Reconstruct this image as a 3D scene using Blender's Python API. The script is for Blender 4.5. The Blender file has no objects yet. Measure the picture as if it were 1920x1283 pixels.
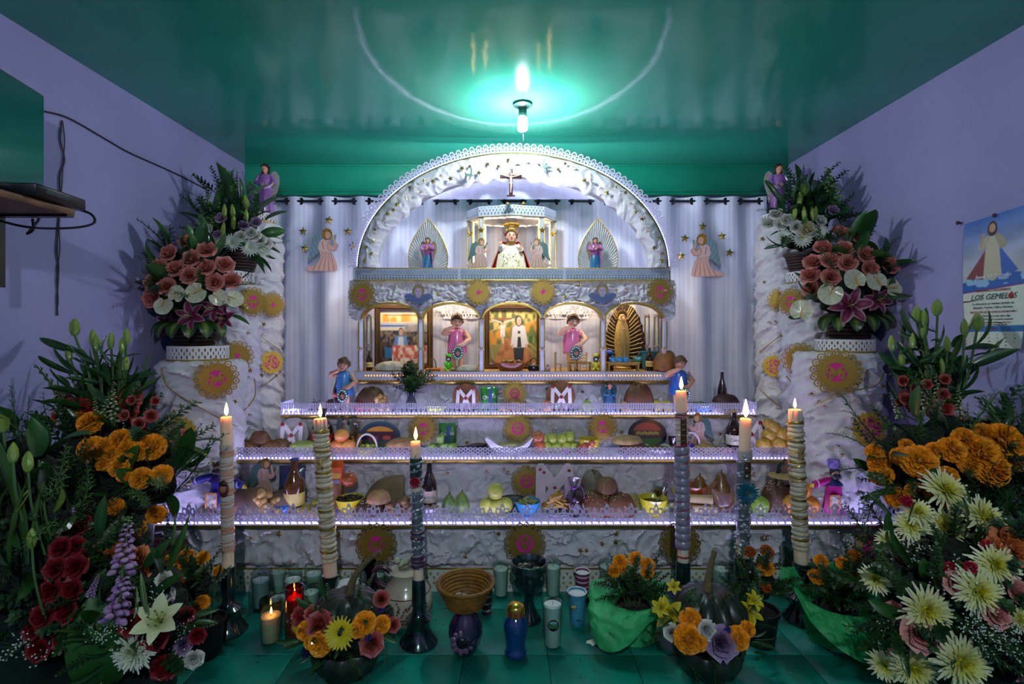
import bpy, math, random
import numpy as np
from mathutils import Vector, Matrix, Quaternion
R = math.radians
PI = math.pi
sc = bpy.context.scene
COL = sc.collection
# ---------------------------------------------------------------- camera, world, exposure
EYE = 1.25; FPX = 960.0; VX = 958.0; VY = 617.0
cam = bpy.data.cameras.new('camera'); camo = bpy.data.objects.new('camera', cam); COL.objects.link(camo)
camo.location = (0, 0, EYE); camo.rotation_euler = (PI/2, 0, 0)
cam.sensor_width = 36; cam.lens = 18.0; cam.clip_start = .05
cam.shift_x = (960-VX)/1920; cam.shift_y = -(641.5-VY)/1920
sc.camera = camo
w = bpy.data.worlds.new('world'); sc.world = w; w.use_nodes = True
w.node_tree.nodes['Background'].inputs[0].default_value = (.5, .55, .8, 1)
w.node_tree.nodes['Background'].inputs[1].default_value = .035
sc.view_settings.view_transform = 'Standard'; sc.view_settings.look = 'None'
sc.view_settings.exposure = 0.22; sc.view_settings.gamma = 1; sc.view_settings.use_curve_mapping = False
cy = sc.cycles
cy.max_bounces = 7; cy.diffuse_bounces = 4; cy.glossy_bounces = 3; cy.transmission_bounces = 5; cy.transparent_max_bounces = 6
cy.sample_clamp_indirect = 3.0; cy.adaptive_threshold = .02; cy.caustics_reflective = False; cy.caustics_refractive = False
# strengths of the place's own lamps and one added fill bulb (built further down, in their own builders)
BULB_E = 900.0       # fluorescent bulb under the ceiling
LED_E = 44.0         # cool LED rope behind the lace of the steps
LEDARCH_E = 20.0     # LED rope round the big arch
WARM_E = 150.0        # warm LED strips in the little house
GAZ_E = 13.0         # warm strips in the glass shrine
FLAME_E = 55.0
FILL_E = 2700.0       # added fill bulb behind the camera, out of view

# ---------------------------------------------------------------- helpers
def px2x(px, Y): return (px-VX)/FPX*Y
def py2z(py, Y): return EYE-(py-VY)/FPX*Y
def P(px, py, Y): return Vector((px2x(px, Y), Y, py2z(py, Y)))
def s2l(c): return c/12.92 if c <= .04045 else ((c+.055)/1.055)**2.4
def H(h):
    if not isinstance(h, str): return tuple(h)
    return tuple(s2l(int(h[i:i+2], 16)/255) for i in (0, 2, 4))
def mixc(a, b, t): return tuple(a[i]+(b[i]-a[i])*t for i in range(3))

_h = np.random.RandomState(5).rand(4096)
_pm = np.random.RandomState(9).permutation(4096)
def vn(x, y, z=0.0, seed=0):
    x = np.asarray(x, float); y = np.asarray(y, float); z = np.asarray(z, float)+np.zeros_like(x)
    xi = np.floor(x).astype(int); yi = np.floor(y).astype(int); zi = np.floor(z).astype(int)
    fx = x-xi; fy = y-yi; fz = z-zi
    fx = fx*fx*(3-2*fx); fy = fy*fy*(3-2*fy); fz = fz*fz*(3-2*fz)
    def h(a, b, c): return _h[_pm[(_pm[(_pm[(a+seed*37) & 4095]+b) & 4095]+c) & 4095]]
    o = 0
    for dx in (0, 1):
        for dy in (0, 1):
            for dz in (0, 1):
                o = o+h(xi+dx, yi+dy, zi+dz)*(fx if dx else 1-fx)*(fy if dy else 1-fy)*(fz if dz else 1-fz)
    return o
def ridge(x, y, z=0.0, seed=0):
    wx = x+1.3*vn(x*.7, y*.7, z, seed+3); wy = y+1.3*vn(x*.7+9, y*.7, z, seed+4)
    a = 1-np.abs(2*vn(wx, wy, z, seed)-1)
    b = 1-np.abs(2*vn(wx*2.1, wy*2.1, z, seed+1)-1)
    c = 1-np.abs(2*vn(wx*4.3, wy*4.3, z, seed+2)-1)
    return .55*a**2+.3*b**2+.15*c

_mats = {}
def pm(col, rough=.6, metal=0., var=.15, scale=25., bump=0., bscale=None, trans=0., transm=0., sss=0., emit=0., coat=0., spec=.5, alpha=1., col2=None, lo=.35, hi=.65, key=None, ior=1.45, vc=False):
    """procedural principled material: noise-mottled colour (or vertex colour), optional bump / translucency / emission"""
    k = (str(col), rough, metal, var, scale, bump, bscale, trans, transm, sss, emit, coat, spec, alpha, str(col2), lo, hi, ior, vc)
    if k in _mats: return _mats[k]
    m = bpy.data.materials.new('surface_%03d' % len(_mats)); m.use_nodes = True; _mats[k] = m
    nt = m.node_tree; n = nt.nodes; L = nt.links; b = n['Principled BSDF']; out = n['Material Output']
    c = H(col) if not vc else (1, 1, 1)
    b.inputs['Roughness'].default_value = rough; b.inputs['Metallic'].default_value = metal
    b.inputs['Specular IOR Level'].default_value = spec; b.inputs['IOR'].default_value = ior
    if coat: b.inputs['Coat Weight'].default_value = coat; b.inputs['Coat Roughness'].default_value = .12
    if transm: b.inputs['Transmission Weight'].default_value = transm
    if sss:
        b.inputs['Subsurface Weight'].default_value = sss; b.inputs['Subsurface Radius'].default_value = (1, .45, .25)
        b.inputs['Subsurface Scale'].default_value = .07
    if alpha < 1: b.inputs['Alpha'].default_value = alpha
    src = None
    if vc:
        a = n.new('ShaderNodeAttribute'); a.attribute_name = 'Col'; src = a.outputs['Color']
    if var > 0 or col2 or bump:
        tc = n.new('ShaderNodeTexCoord')
    if var > 0 or col2:
        t = n.new('ShaderNodeTexNoise'); t.inputs['Scale'].default_value = scale; t.inputs['Detail'].default_value = 4
        L.new(tc.outputs['Object'], t.inputs['Vector'])
        mr = n.new('ShaderNodeMapRange'); mr.inputs[1].default_value = lo; mr.inputs[2].default_value = hi
        L.new(t.outputs['Fac'], mr.inputs[0])
        mx = n.new('ShaderNodeMix'); mx.data_type = 'RGBA'
        if vc:
            mr.inputs[3].default_value = 1-var; mr.inputs[4].default_value = 1+var*.3
            mx.blend_type = 'MULTIPLY'; mx.inputs[0].default_value = 1
            L.new(src, mx.inputs[6]); L.new(mr.outputs[0], mx.inputs[7])
        else:
            L.new(mr.outputs[0], mx.inputs[0])
            d = H(col2) if col2 else tuple(v*(1-var) for v in c)
            mx.inputs[6].default_value = (*c, 1); mx.inputs[7].default_value = (*d, 1)
        src = mx.outputs[2]
    if src: L.new(src, b.inputs['Base Color'])
    else: b.inputs['Base Color'].default_value = (*c, 1)
    if emit:
        b.inputs['Emission Color'].default_value = (*c, 1); b.inputs['Emission Strength'].default_value = emit
    if bump:
        t2 = n.new('ShaderNodeTexNoise'); t2.inputs['Scale'].default_value = bscale or scale; t2.inputs['Detail'].default_value = 3
        L.new(tc.outputs['Object'], t2.inputs['Vector'])
        bp = n.new('ShaderNodeBump'); bp.inputs['Strength'].default_value = min(1, bump); bp.inputs['Distance'].default_value = .01
        L.new(t2.outputs['Fac'], bp.inputs['Height']); L.new(bp.outputs[0], b.inputs['Normal'])
    if trans:
        tr = n.new('ShaderNodeBsdfTranslucent'); ms = n.new('ShaderNodeMixShader'); ms.inputs[0].default_value = trans
        if src: L.new(src, tr.inputs[0])
        else: tr.inputs[0].default_value = (*c, 1)
        L.new(b.outputs[0], ms.inputs[1]); L.new(tr.outputs[0], ms.inputs[2]); L.new(ms.outputs[0], out.inputs[0])
    return m
def emat(col, e):
    k = ('E', str(col), e)
    if k in _mats: return _mats[k]
    m = bpy.data.materials.new('light_%03d' % len(_mats)); m.use_nodes = True; _mats[k] = m
    nt = m.node_tree; nt.nodes.remove(nt.nodes['Principled BSDF'])
    em = nt.nodes.new('ShaderNodeEmission'); em.inputs[0].default_value = (*H(col), 1); em.inputs[1].default_value = e
    nt.links.new(em.outputs[0], nt.nodes['Material Output'].inputs[0]); return m
def glass(col='e8f4f0', rough=.03, tint=1.):
    """thin clear glass: transparent body with a fresnel reflection"""
    k = ('G', str(col), rough, tint)
    if k in _mats: return _mats[k]
    m = bpy.data.materials.new('glass_%03d' % len(_mats)); m.use_nodes = True; _mats[k] = m
    nt = m.node_tree; n = nt.nodes; n.remove(n['Principled BSDF'])
    t = n.new('ShaderNodeBsdfTransparent'); t.inputs[0].default_value = (*H(col), 1)
    g = n.new('ShaderNodeBsdfGlossy'); g.inputs['Roughness'].default_value = rough
    f = n.new('ShaderNodeLayerWeight'); f.inputs[0].default_value = .25
    mp = n.new('ShaderNodeMath'); mp.operation = 'MULTIPLY'; mp.inputs[1].default_value = .6*tint
    ms = n.new('ShaderNodeMixShader'); L = nt.links
    L.new(f.outputs['Facing'], mp.inputs[0]); L.new(mp.outputs[0], ms.inputs[0]); L.new(t.outputs[0], ms.inputs[1]); L.new(g.outputs[0], ms.inputs[2])
    L.new(ms.outputs[0], n['Material Output'].inputs[0]); return m
GOLD = lambda: pm('c8a84a', .32, .85, .25, 60)
def VCM(rough=.55, trans=0., var=.12, coat=0., metal=0.): return pm('v', rough, metal, var, 60, trans=trans, coat=coat, vc=True)

class B:
    def __init__(s): s.v = []; s.f = []; s.m = []; s.c = []
    def add(s, V, F, m=0, c=None, X=None):
        o = len(s.v)
        if X is not None: V = [X @ Vector(p) for p in V]
        s.v += [tuple(p) for p in V]
        s.f += [tuple(i+o for i in f) for f in F]; s.m += [m]*len(F)
        if c is None: c = (1, 1, 1)
        if len(V) and not isinstance(c[0], (float, int, np.floating)): s.c += [tuple(q) for q in c]
        else: s.c += [tuple(c)]*len(V)
        return s
    def box(s, c, d, m=0, col=None, rz=0., X=None, bev=0.):
        x, y, z = d[0]/2, d[1]/2, d[2]/2
        if bev:
            V = []; b = bev
            for sx in (-1, 1):
                for sy in (-1, 1):
                    for sz in (-1, 1):
                        V += [(sx*(x-b), sy*(y-b), sz*z), (sx*x, sy*(y-b), sz*(z-b)), (sx*(x-b), sy*y, sz*(z-b))]
            g = lambda sx, sy, sz, k: ((sx > 0)*4+(sy > 0)*2+(sz > 0))*3+k
            F = []
            for q in (-1, 1):
                F += [[g(-1, -1, q, 0), g(1, -1, q, 0), g(1, 1, q, 0), g(-1, 1, q, 0)], [g(q, -1, -1, 1), g(q, 1, -1, 1), g(q, 1, 1, 1), g(q, -1, 1, 1)], [g(-1, q, -1, 2), g(1, q, -1, 2), g(1, q, 1, 2), g(-1, q, 1, 2)]]
            for a in (-1, 1):
                for e in (-1, 1):
                    F += [[g(a, e, -1, 1), g(a, e, 1, 1), g(a, e, 1, 2), g(a, e, -1, 2)], [g(-1, a, e, 0), g(1, a, e, 0), g(1, a, e, 2), g(-1, a, e, 2)], [g(a, -1, e, 0), g(a, 1, e, 0), g(a, 1, e, 1), g(a, -1, e, 1)]]
                    for h in (-1, 1): F.append([g(a, e, h, 0), g(a, e, h, 1), g(a, e, h, 2)])
        else:
            V = [(-x, -y, -z), (x, -y, -z), (x, y, -z), (-x, y, -z), (-x, -y, z), (x, -y, z), (x, y, z), (-x, y, z)]
            F = [(0, 3, 2, 1), (4, 5, 6, 7), (0, 1, 5, 4), (1, 2, 6, 5), (2, 3, 7, 6), (3, 0, 4, 7)]
        M = Matrix.Translation(c) @ Matrix.Rotation(rz, 4, 'Z')
        if X is not None: M = X @ M
        return s.add(V, F, m, col, M)
    def tube(s, pts, r, n=6, m=0, col=None, cap=True, X=None, closed=False, flat=1.):
        pts = [Vector(p) for p in pts]; k = len(pts)
        if not hasattr(r, '__len__'): r = [r]*k
        V = []; F = []; up = None; cols = []
        for i, p in enumerate(pts):
            if closed: t = pts[(i+1) % k]-pts[i-1]
            else: t = pts[min(i+1, k-1)]-pts[max(i-1, 0)]
            if t.length < 1e-9: t = Vector((0, 0, 1))
            t.normalize()
            if up is None:
                up = Vector((0, 0, 1)) if abs(t.z) < .9 else Vector((1, 0, 0))
            a = (up-t*up.dot(t))
            if a.length < 1e-6: a = t.orthogonal()
            a.normalize(); b = t.cross(a); up = a
            for j in range(n):
                q = 2*PI*j/n
                V.append(p+a*(math.cos(q)*r[i]*flat)+b*(math.sin(q)*r[i]))
                if col is not None and not isinstance(col[0], (float, int)): cols.append(col[i])
        for i in range(k if closed else k-1):
            for j in range(n):
                a0 = i*n+j; a1 = i*n+(j+1) % n; i2 = (i+1) % k
                F.append((a0, a1, i2*n+(j+1) % n, i2*n+j))
        if cap and not closed:
            F.append(tuple(range(n))[::-1]); F.append(tuple((k-1)*n+j for j in range(n)))
        return s.add(V, F, m, cols or col, X)
    def lathe(s, prof, n=20, m=0, c=(0, 0, 0), sx=1., sy=1., fold=None, col=None, X=None, cap=True, rib=None, arc=None):
        V = []; F = []; k = len(prof); cols = []
        for i, (r, z) in enumerate(prof):
            for j in range(n):
                q = 2*PI*j/n; rr = r
                if fold: rr = r*(1+fold[1]*math.sin(fold[0]*q+fold[2] if len(fold) > 2 else fold[0]*q)*min(1, max(0, (prof[-1][1]-z)/(prof[-1][1]-prof[0][1]+1e-9)*1.6)))
                if rib: rr = r*(1-rib[1]*abs(math.cos(rib[0]*q/2))**rib[2])
                V.append((c[0]+rr*math.cos(q)*sx, c[1]+rr*math.sin(q)*sy, c[2]+z))
                if col is not None and not isinstance(col[0], (float, int)): cols.append(col[i])
        for i in range(k-1):
            for j in range(n):
                F.append((i*n+j, i*n+(j+1) % n, (i+1)*n+(j+1) % n, (i+1)*n+j))
        if cap:
            F.append(tuple(range(n))[::-1]); F.append(tuple((k-1)*n+j for j in range(n)))
        return s.add(V, F, m, cols or col, X)
    def ell(s, c, r, n=12, k=7, m=0, col=None, X=None, rot=None):
        if not hasattr(r, '__len__'): r = (r, r, r)
        V = [(0, 0, -r[2])]; F = []
        for i in range(1, k):
            a = -PI/2+PI*i/k
            for j in range(n): V.append((r[0]*math.cos(a)*math.cos(2*PI*j/n), r[1]*math.cos(a)*math.sin(2*PI*j/n), r[2]*math.sin(a)))
        V.append((0, 0, r[2])); e = len(V)-1
        for j in range(n):
            F.append((0, 1+(j+1) % n, 1+j)); F.append((e, e-n+j, e-n+(j+1) % n))
            for i in range(k-2): F.append((1+i*n+j, 1+i*n+(j+1) % n, 1+(i+1)*n+(j+1) % n, 1+(i+1)*n+j))
        M = Matrix.Translation(c)
        if rot: M = M @ Matrix.Rotation(rot[0], 4, 'X') @ Matrix.Rotation(rot[1], 4, 'Y') @ Matrix.Rotation(rot[2], 4, 'Z')
        if X is not None: M = X @ M
        return s.add(V, F, m, col, M)
    def torus(s, c, R_, r, n=16, k=6, m=0, col=None, ax='Z', X=None):
        pts = []
        for i in range(n):
            q = 2*PI*i/n; a, b = R_*math.cos(q), R_*math.sin(q)
            pts.append((c[0]+(a if ax != 'X' else 0), c[1]+(b if ax == 'Z' else (a if ax == 'X' else 0)), c[2]+(b if ax != 'Z' else 0)))
        return s.tube(pts, r, k, m, col, False, X, True)
    def sheet(s, f, x0, x1, z0, z1, n, thick=.002, m=0, col=None, X=None, warp=None, back=True):
        """flat cut-out in the XZ plane facing -Y, its outline and holes cut where f(x,z) < 0"""
        d = (x1-x0)/n; nz = max(1, int(math.ceil((z1-z0)/d)))
        gx = np.linspace(x0, x1, n+1); gz = np.linspace(z0, z0+nz*d, nz+1)
        A, Zg = np.meshgrid(gx, gz); V = f(A, Zg)+1e-9
        pts = []; idx = {}; F = []; bd = []
        def gp(i, j):
            k = (i, j)
            if k not in idx: idx[k] = len(pts); pts.append((gx[j], gz[i]))
            return idx[k]
        def ep(i, j, a, b):
            k = ((i, j), (a, b)) if (i, j) < (a, b) else ((a, b), (i, j))
            if k not in idx:
                u = V[i, j]; w_ = V[a, b]; t = u/(u-w_)
                idx[k] = len(pts); pts.append((gx[j]+(gx[b]-gx[j])*t, gz[i]+(gz[a]-gz[i])*t))
            return idx[k]
        S = V > 0
        cnt = S[:-1, :-1].astype(int)+S[1:, :-1]+S[:-1, 1:]+S[1:, 1:]
        for i, j in zip(*np.nonzero(cnt)):
            cs = [(i, j), (i, j+1), (i+1, j+1), (i+1, j)]
            if cnt[i, j] == 4: F.append(tuple(gp(*c) for c in cs)); continue
            poly = []; fl = []
            for k in range(4):
                a = cs[k]; b = cs[(k+1) % 4]
                if S[a]: poly.append(gp(*a)); fl.append(0)
                if S[a] != S[b]: poly.append(ep(*a, *b)); fl.append(1)
            F.append(tuple(poly))
            L = len(poly)
            for k in range(L):
                if fl[k] and fl[(k+1) % L]: bd.append((poly[k], poly[(k+1) % L]))
        if not pts: return s
        N = len(pts); px = np.array([p[0] for p in pts]); pz = np.array([p[1] for p in pts])
        cc = None
        if col is not None:
            cc = col(px, pz) if callable(col) else np.tile(np.array(col, float), (N, 1))
            cc = [tuple(q) for q in cc]
        y = thick/2
        fr = [(a, -y, b) for a, b in zip(px, pz)]
        if thick and back:
            bk = [(a, y, b) for a, b in zip(px, pz)]
            FF = F+[tuple(i+N for i in q[::-1]) for q in F]+[(b, a, a+N, b+N) for a, b in bd]
            VV = fr+bk; cc = cc+cc if cc else None
        else: VV = fr; FF = F
        if warp: VV = [warp(*p) for p in VV]
        return s.add(VV, FF, m, cc, X)
    def mesh(s, name, mats, smooth=True):
        me = bpy.data.meshes.new(name); me.from_pydata(s.v, [], s.f)
        if not isinstance(mats, (list, tuple)): mats = [mats]
        for q in mats: me.materials.append(q)
        me.polygons.foreach_set('material_index', s.m)
        if smooth: me.polygons.foreach_set('use_smooth', [True]*len(s.f))
        a = me.color_attributes.new('Col', 'FLOAT_COLOR', 'POINT')
        arr = np.ones((len(s.v), 4)); arr[:, :3] = np.array(s.c, float).reshape(-1, 3) if s.v else 1
        a.data.foreach_set('color', arr.ravel()); me.update()
        if smooth: me.set_sharp_from_angle(angle=R(50))
        return me
    def obj(s, name, mats, parent=None, loc=(0, 0, 0), rot=(0, 0, 0), smooth=True, scale=1.):
        return put(s.mesh(name, mats, smooth), name, parent, loc, rot, scale)
def put(me, name, parent=None, loc=(0, 0, 0), rot=(0, 0, 0), scale=1.):
    o = bpy.data.objects.new(name, me); COL.objects.link(o); o.parent = parent; o.location = loc
    if isinstance(rot, Quaternion): o.rotation_mode = 'QUATERNION'; o.rotation_quaternion = rot
    else: o.rotation_euler = rot
    o.scale = scale if hasattr(scale, '__len__') else (scale,)*3
    return o
def tag(o, label, cat, group=None, kind=None):
    o['label'] = label
    if cat: o['category'] = cat
    if group: o['group'] = group
    if kind: o['kind'] = kind
    return o
def thing(name, label, cat, loc=(0, 0, 0), rz=0., group=None):
    o = put(None, name, None, loc, (0, 0, rz)); o.empty_display_size = .05
    return tag(o, label, cat, group)
def struct(o): o['kind'] = 'structure'; return o
def copytree(root, loc, rz=None, label=None):
    r = root.copy(); COL.objects.link(r); r.location = loc
    if rz is not None: r.rotation_euler = (0, 0, rz)
    if label: r['label'] = label
    for ch in root.children:
        c = ch.copy(); COL.objects.link(c); c.parent = r
        for g in ch.children:
            d = g.copy(); COL.objects.link(d); d.parent = c
    return r
def face(d, roll=0.):
    q = Vector((0, 0, 1)).rotation_difference(Vector(d).normalized())
    return q @ Quaternion((0, 0, 1), roll)
# 2-D signed shapes (positive inside)
def dC(X, Z, cx, cz, r, rz=None):
    rz = r if rz is None else rz
    return (1-np.hypot((X-cx)/r, (Z-cz)/rz))*np.minimum(r, rz)
def dS(X, Z, ax, az, bx, bz, r, r2=None):
    r2 = r if r2 is None else r2
    dx, dz = bx-ax, bz-az; t = np.clip(((X-ax)*dx+(Z-az)*dz)/(dx*dx+dz*dz+1e-12), 0, 1)
    return r+(r2-r)*t-np.hypot(X-ax-t*dx, Z-az-t*dz)
def dP(X, Z, pts):
    d = np.full(np.shape(X), 1e9); ins = np.zeros(np.shape(X), bool); n = len(pts)
    for i in range(n):
        ax, az = pts[i]; bx, bz = pts[(i+1) % n]
        d = np.minimum(d, -dS(X, Z, ax, az, bx, bz, 0))
        with np.errstate(all='ignore'):
            ins ^= ((az > Z) != (bz > Z)) & (X < (bx-ax)*(Z-az)/((bz-az) or 1e-12)+ax)
    return np.where(ins, d, -d)
def dB(X, Z, x0, x1, z0, z1): return np.minimum(np.minimum(X-x0, x1-X), np.minimum(Z-z0, z1-Z))
def U(*a):
    o = a[0]
    for q in a[1:]: o = np.maximum(o, q)
    return o
def curvepts(pts, sub=6):
    """smooth closed outline through the given points"""
    n = len(pts); o = []
    for i in range(n):
        p0, p1, p2, p3 = (np.array(pts[(i+k-1) % n], float) for k in range(4))
        for t in np.arange(sub)/sub:
            o.append(tuple(.5*(2*p1+(p2-p0)*t+(2*p0-5*p1+4*p2-p3)*t*t+(3*p1-p0-3*p2+p3)*t**3)))
    return o
def paint(X, Z, base, layers, soft=.002):
    c = np.tile(np.array(H(base), float), (len(X), 1))
    for sd, colr in layers:
        w_ = np.clip(sd(X, Z)/soft+.5, 0, 1)[:, None]; cc = np.array(H(colr), float) if not callable(colr) else colr(X, Z)
        c = c*(1-w_)+cc*w_
    return c
def spl(pts, sub=5):
    """smooth open path"""
    pts = [Vector(p) for p in pts]; o = []
    for i in range(len(pts)-1):
        p0 = pts[max(0, i-1)]; p1 = pts[i]; p2 = pts[i+1]; p3 = pts[min(len(pts)-1, i+2)]
        for k in range(sub):
            t = k/sub
            o.append(.5*(2*p1+(p2-p0)*t+(2*p0-5*p1+4*p2-p3)*t*t+(3*p1-p0-3*p2+p3)*t**3))
    o.append(pts[-1]); return o
def text(s, size, parent, loc, rot, mat, name='lettering', align='CENTER', sx=1., ext=.0004, shear=0.):
    cu = bpy.data.curves.new('lettering', 'FONT'); cu.body = s; cu.size = size; cu.align_x = align; cu.align_y = 'CENTER'
    cu.extrude = ext; cu.resolution_u = 2; cu.shear = shear
    o = bpy.data.objects.new('tmp', cu); COL.objects.link(o)
    dg = bpy.context.evaluated_depsgraph_get(); me = bpy.data.meshes.new_from_object(o.evaluated_get(dg))
    bpy.data.objects.remove(o); me.materials.clear(); me.materials.append(mat)
    return put(me, name, parent, loc, rot, (sx, 1, 1))
rnd = random.Random(11)
# ================================================================ ROOM
XL, XR, ZC, YB, YF = -1.91, 1.99, 2.43, 3.72, -2.2
m_wall = pm('918ebc', .75, 0, .16, 2.2, bump=.25, bscale=60, lo=.3, hi=.75)
m_ceil = pm('37a688', .10, 0, .2, 1.6, bump=.10, bscale=11, spec=.45, lo=.3, hi=.7)
m_beam = pm('189472', .28, 0, .15, 3, bump=.05, bscale=20)
T = .32475
# floor: mortar bed with single tiles
fl = B().box((.04, (YB+YF)/2, -.03), (XR-XL+.3, YB-YF+.3, .05)).obj('floor', pm('06302c', .8)); struct(fl)
bt = B().box((0, 0, -.004), (T-.0035, T-.0035, .008), bev=.0012)
m_tile = [pm(c, .34, 0, .5, 4.5, col2=d, bump=.08, bscale=40, lo=.38, hi=.72) for c, d in (('118f79', '0c4a46'), ('0f8570', '0d4646'), ('129a84', '0b524a'))]
tm = [bt.mesh('tile', m, True) for m in m_tile]
y0 = 1.964-T*11; nx0 = -6
for j in range(17):
    for i in range(-6, 6):
        x = .142+T*(i+.5); y = y0+T*(j+.5)
        if XL-.05 < x < XR+.1 and YF < y < YB: put(rnd.choice(tm), 'tile', fl, (x, y, 0))
struct(B().box((.04, (YB+YF)/2, ZC+.05), (XR-XL+.3, YB-YF+.3, .1)).obj('ceiling', m_ceil))
struct(B().box((XL-.05, (YB+YF)/2, ZC/2), (.1, YB-YF, ZC)).obj('wall_left', m_wall))
struct(B().box((XR+.05, (YB+YF)/2, ZC/2), (.1, YB-YF, ZC)).obj('wall_right', m_wall))
struct(B().box((.04, YB+.05, ZC/2), (XR-XL+.2, .1, ZC)).obj('wall_back', m_wall))
struct(B().box((.04, YF-.05, ZC/2), (XR-XL+.2, .1, ZC)).obj('wall_front', m_wall))
bz0 = py2z(366, 3.66)
b = B(); b.box((.04, 3.70, (ZC+bz0)/2+.012), (XR-XL, .05, ZC-bz0-.024), bev=.003); b.box((.04, 3.695, bz0+.012), (XR-XL, .07, .024), bev=.006)
b.box((.04, 3.70, ZC-.006), (XR-XL, .07, .012), bev=.003)
struct(b.obj('trim_1', m_beam))

# ---------------------------------------------------------------- ceiling bulb
bx, by = px2x(980, 2.68), 2.68
def bulb(loc, label, e):
  lamp = thing('ceiling_lamp', label, 'lamp', loc)
  B().lathe([(.052, 0), (.05, -.012), (.03, -.022), (.022, -.03), (.022, -.055)], 20).obj('socket', pm('2d4f4a', .45), lamp)
  B().lathe([(.021, -.055), (.023, -.06), (.024, -.075), (.018, -.082)], 16).obj('bulb_base', pm('9fd8cc', .4), lamp)
  sp = [(.017*math.cos(a), .017*math.sin(a), -.082-.0016*a) for a in np.linspace(0, 12*PI, 90)]
  sp = [(q[0]*(1 if i < 85 else (90-i)/5), q[1]*(1 if i < 85 else (90-i)/5), q[2]) for i, q in enumerate(sp)]
  B().tube(sp, .0075, 5).obj('glass_tube', emat('eef6ff', e), lamp)
  B().tube(spl([(.002, 0, -.16), (.004, 0, -.19), (.0, 0, -.22), (.003, .0, -.235)]), .002, 5).obj('pull_cord', pm('22302e', .6), lamp)
bulb((bx, by, ZC), 'bare spiral fluorescent bulb in a round green socket on the ceiling', BULB_E)
bulb((.05, -.9, ZC), 'added unseen fill bulb on the ceiling behind the camera', FILL_E)  # added out of view to brighten the altar front and foreground flowers

# ---------------------------------------------------------------- curtain
cp = .2377; cx0 = px2x(836, 3.60); Yc = 3.605; zr = py2z(377, 3.60)
m_cur = pm('d6dcef', .7, 0, .04, 8, trans=.18)
cur = thing('curtain', 'white striped satin curtain hanging from grommets behind the altar', 'curtain', (0, Yc, 0))
xs = np.arange(-1.73, 1.80, .0092); zs = np.concatenate([np.arange(.25, 1.9, .055), np.arange(1.9, zr-.03, .02), [zr-.02, zr, zr+.02, zr+.032]])
A, Zg = np.meshgrid(xs, zs)
tt = np.clip((zr-Zg)/1.2, 0, 1)
ph = 2*PI*(A-cx0)/cp
D = (.026*np.cos(ph)+.012)*(1-.8*tt)+tt*(.02*np.sin(A*17+1)+.012*np.sin(A*41+2*vn(A*3, Zg*2)))+.012*(vn(A*14, Zg*5)-.5)*(.3+tt)
for c0, k in ((-1.05, 1), (.2, 1), (1.2, -1)): D = D+.006*np.exp(-((Zg-1.31-.03*np.sin(A*2))**2)/.00006)*k
V = np.stack([A.ravel(), D.ravel(), Zg.ravel()], 1); nx = len(xs)
F = [(i*nx+j, i*nx+j+1, (i+1)*nx+j+1, (i+1)*nx+j) for i in range(len(zs)-1) for j in range(nx-1)]
st = np.where((np.mod(A*32, 1) < .34) & (np.mod(A*32*.23, 1) < .8), .86, 1.)*np.ones_like(A)
colr = np.stack([st.ravel()*.74, st.ravel()*.77, st.ravel()*.95], 1)
b = B(); b.add(V.tolist(), F, 0, colr.tolist()); b.obj('fabric', pm('v', .5, 0, .04, 8, trans=.2, vc=True), cur)
me = None
k = -6
gb = B(); gb.torus((0, 0, 0), .021, .006, 18, 6, 0, None, 'Y'); gb.lathe([(.02, -.004), (.017, .004)], 18, X=Matrix.Rotation(PI/2, 4, 'X')); gm = gb.mesh('grommet', pm('1a1c26', .35, .6))
while True:
    for s_ in (-1, 1):
        x = cx0+k*cp+s_*cp*.305
        if -1.72 < x < 1.79: put(gm, 'grommet', cur, (x, .004, zr), (0, 0, s_*R(28)))
    k += 1
    if k > 14: break
rod = thing('curtain_rod', 'dark metal curtain rod threaded through the white curtain', 'curtain rod', (0, Yc, zr))
B().tube([(-1.78, 0, 0), (1.86, 0, 0)], .0085, 10).obj('pole', pm('20222c', .4, .5), rod)
for s_ in (-1.75, 1.83):
    B().box((s_, .045, 0), (.015, .09, .015), bev=.003).obj('bracket', pm('20222c', .4, .5), rod)

# ---------------------------------------------------------------- left wall: shelf, tv, decoder, cables
m_blk = pm('0b0d10', .3, 0, .1, 40); m_cab = pm('1e1d26', .5)
sh = thing('wall_shelf', 'wooden wall shelf on a black bracket under the television', 'shelf', (XL, 0, 0))
B().box((.19, 1.2, 1.659), (.38, 1.2, .023), bev=.003).obj('board', pm('7a5636', .55, 0, .55, 12, col2='54371f', bump=.1), sh)
br = B(); br.box((.19, 1.785, 1.6435), (.37, .028, .007)); br.box((.128, 1.785, 1.52), (.012, .028, .25)); br.tube([(.004, 1.785, 1.60), (.13, 1.785, 1.42)], .006, 6); br.obj('bracket', m_blk, sh)
tv = thing('television', 'large flat black television standing on the wall shelf', 'television', (-1.775, 1.905, 1.672), math.atan2(-.195, .036))
B().box((.43, .02, .235), (.86, .03, .43), bev=.006).obj('screen_housing', m_blk, tv)
B().box((.43, .0358, .235), (.845, .002, .415)).obj('screen', pm('12524b', .08, 0, .1, 3, coat=1), tv)  # green reflection of the room put into the screen colour
B().box((.43, .03, .01), (.3, .12, .02), bev=.004).obj('stand', m_blk, tv)
tv.rotation_euler = (0, 0, math.atan2(-.195, .036)+0)
dx = thing('decoder_box', 'flat black decoder box at the end of the wall shelf', 'decoder', (-1.595, 1.72, 1.6716), R(6))
B().box((0.005, 0, .021), (.155, .22, .04), bev=.004).obj('casing', m_blk, dx)
B().box((.083, -.02, .024), (.001, .1, .012)).obj('display', pm('1c2c2a', .1), dx)
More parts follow.
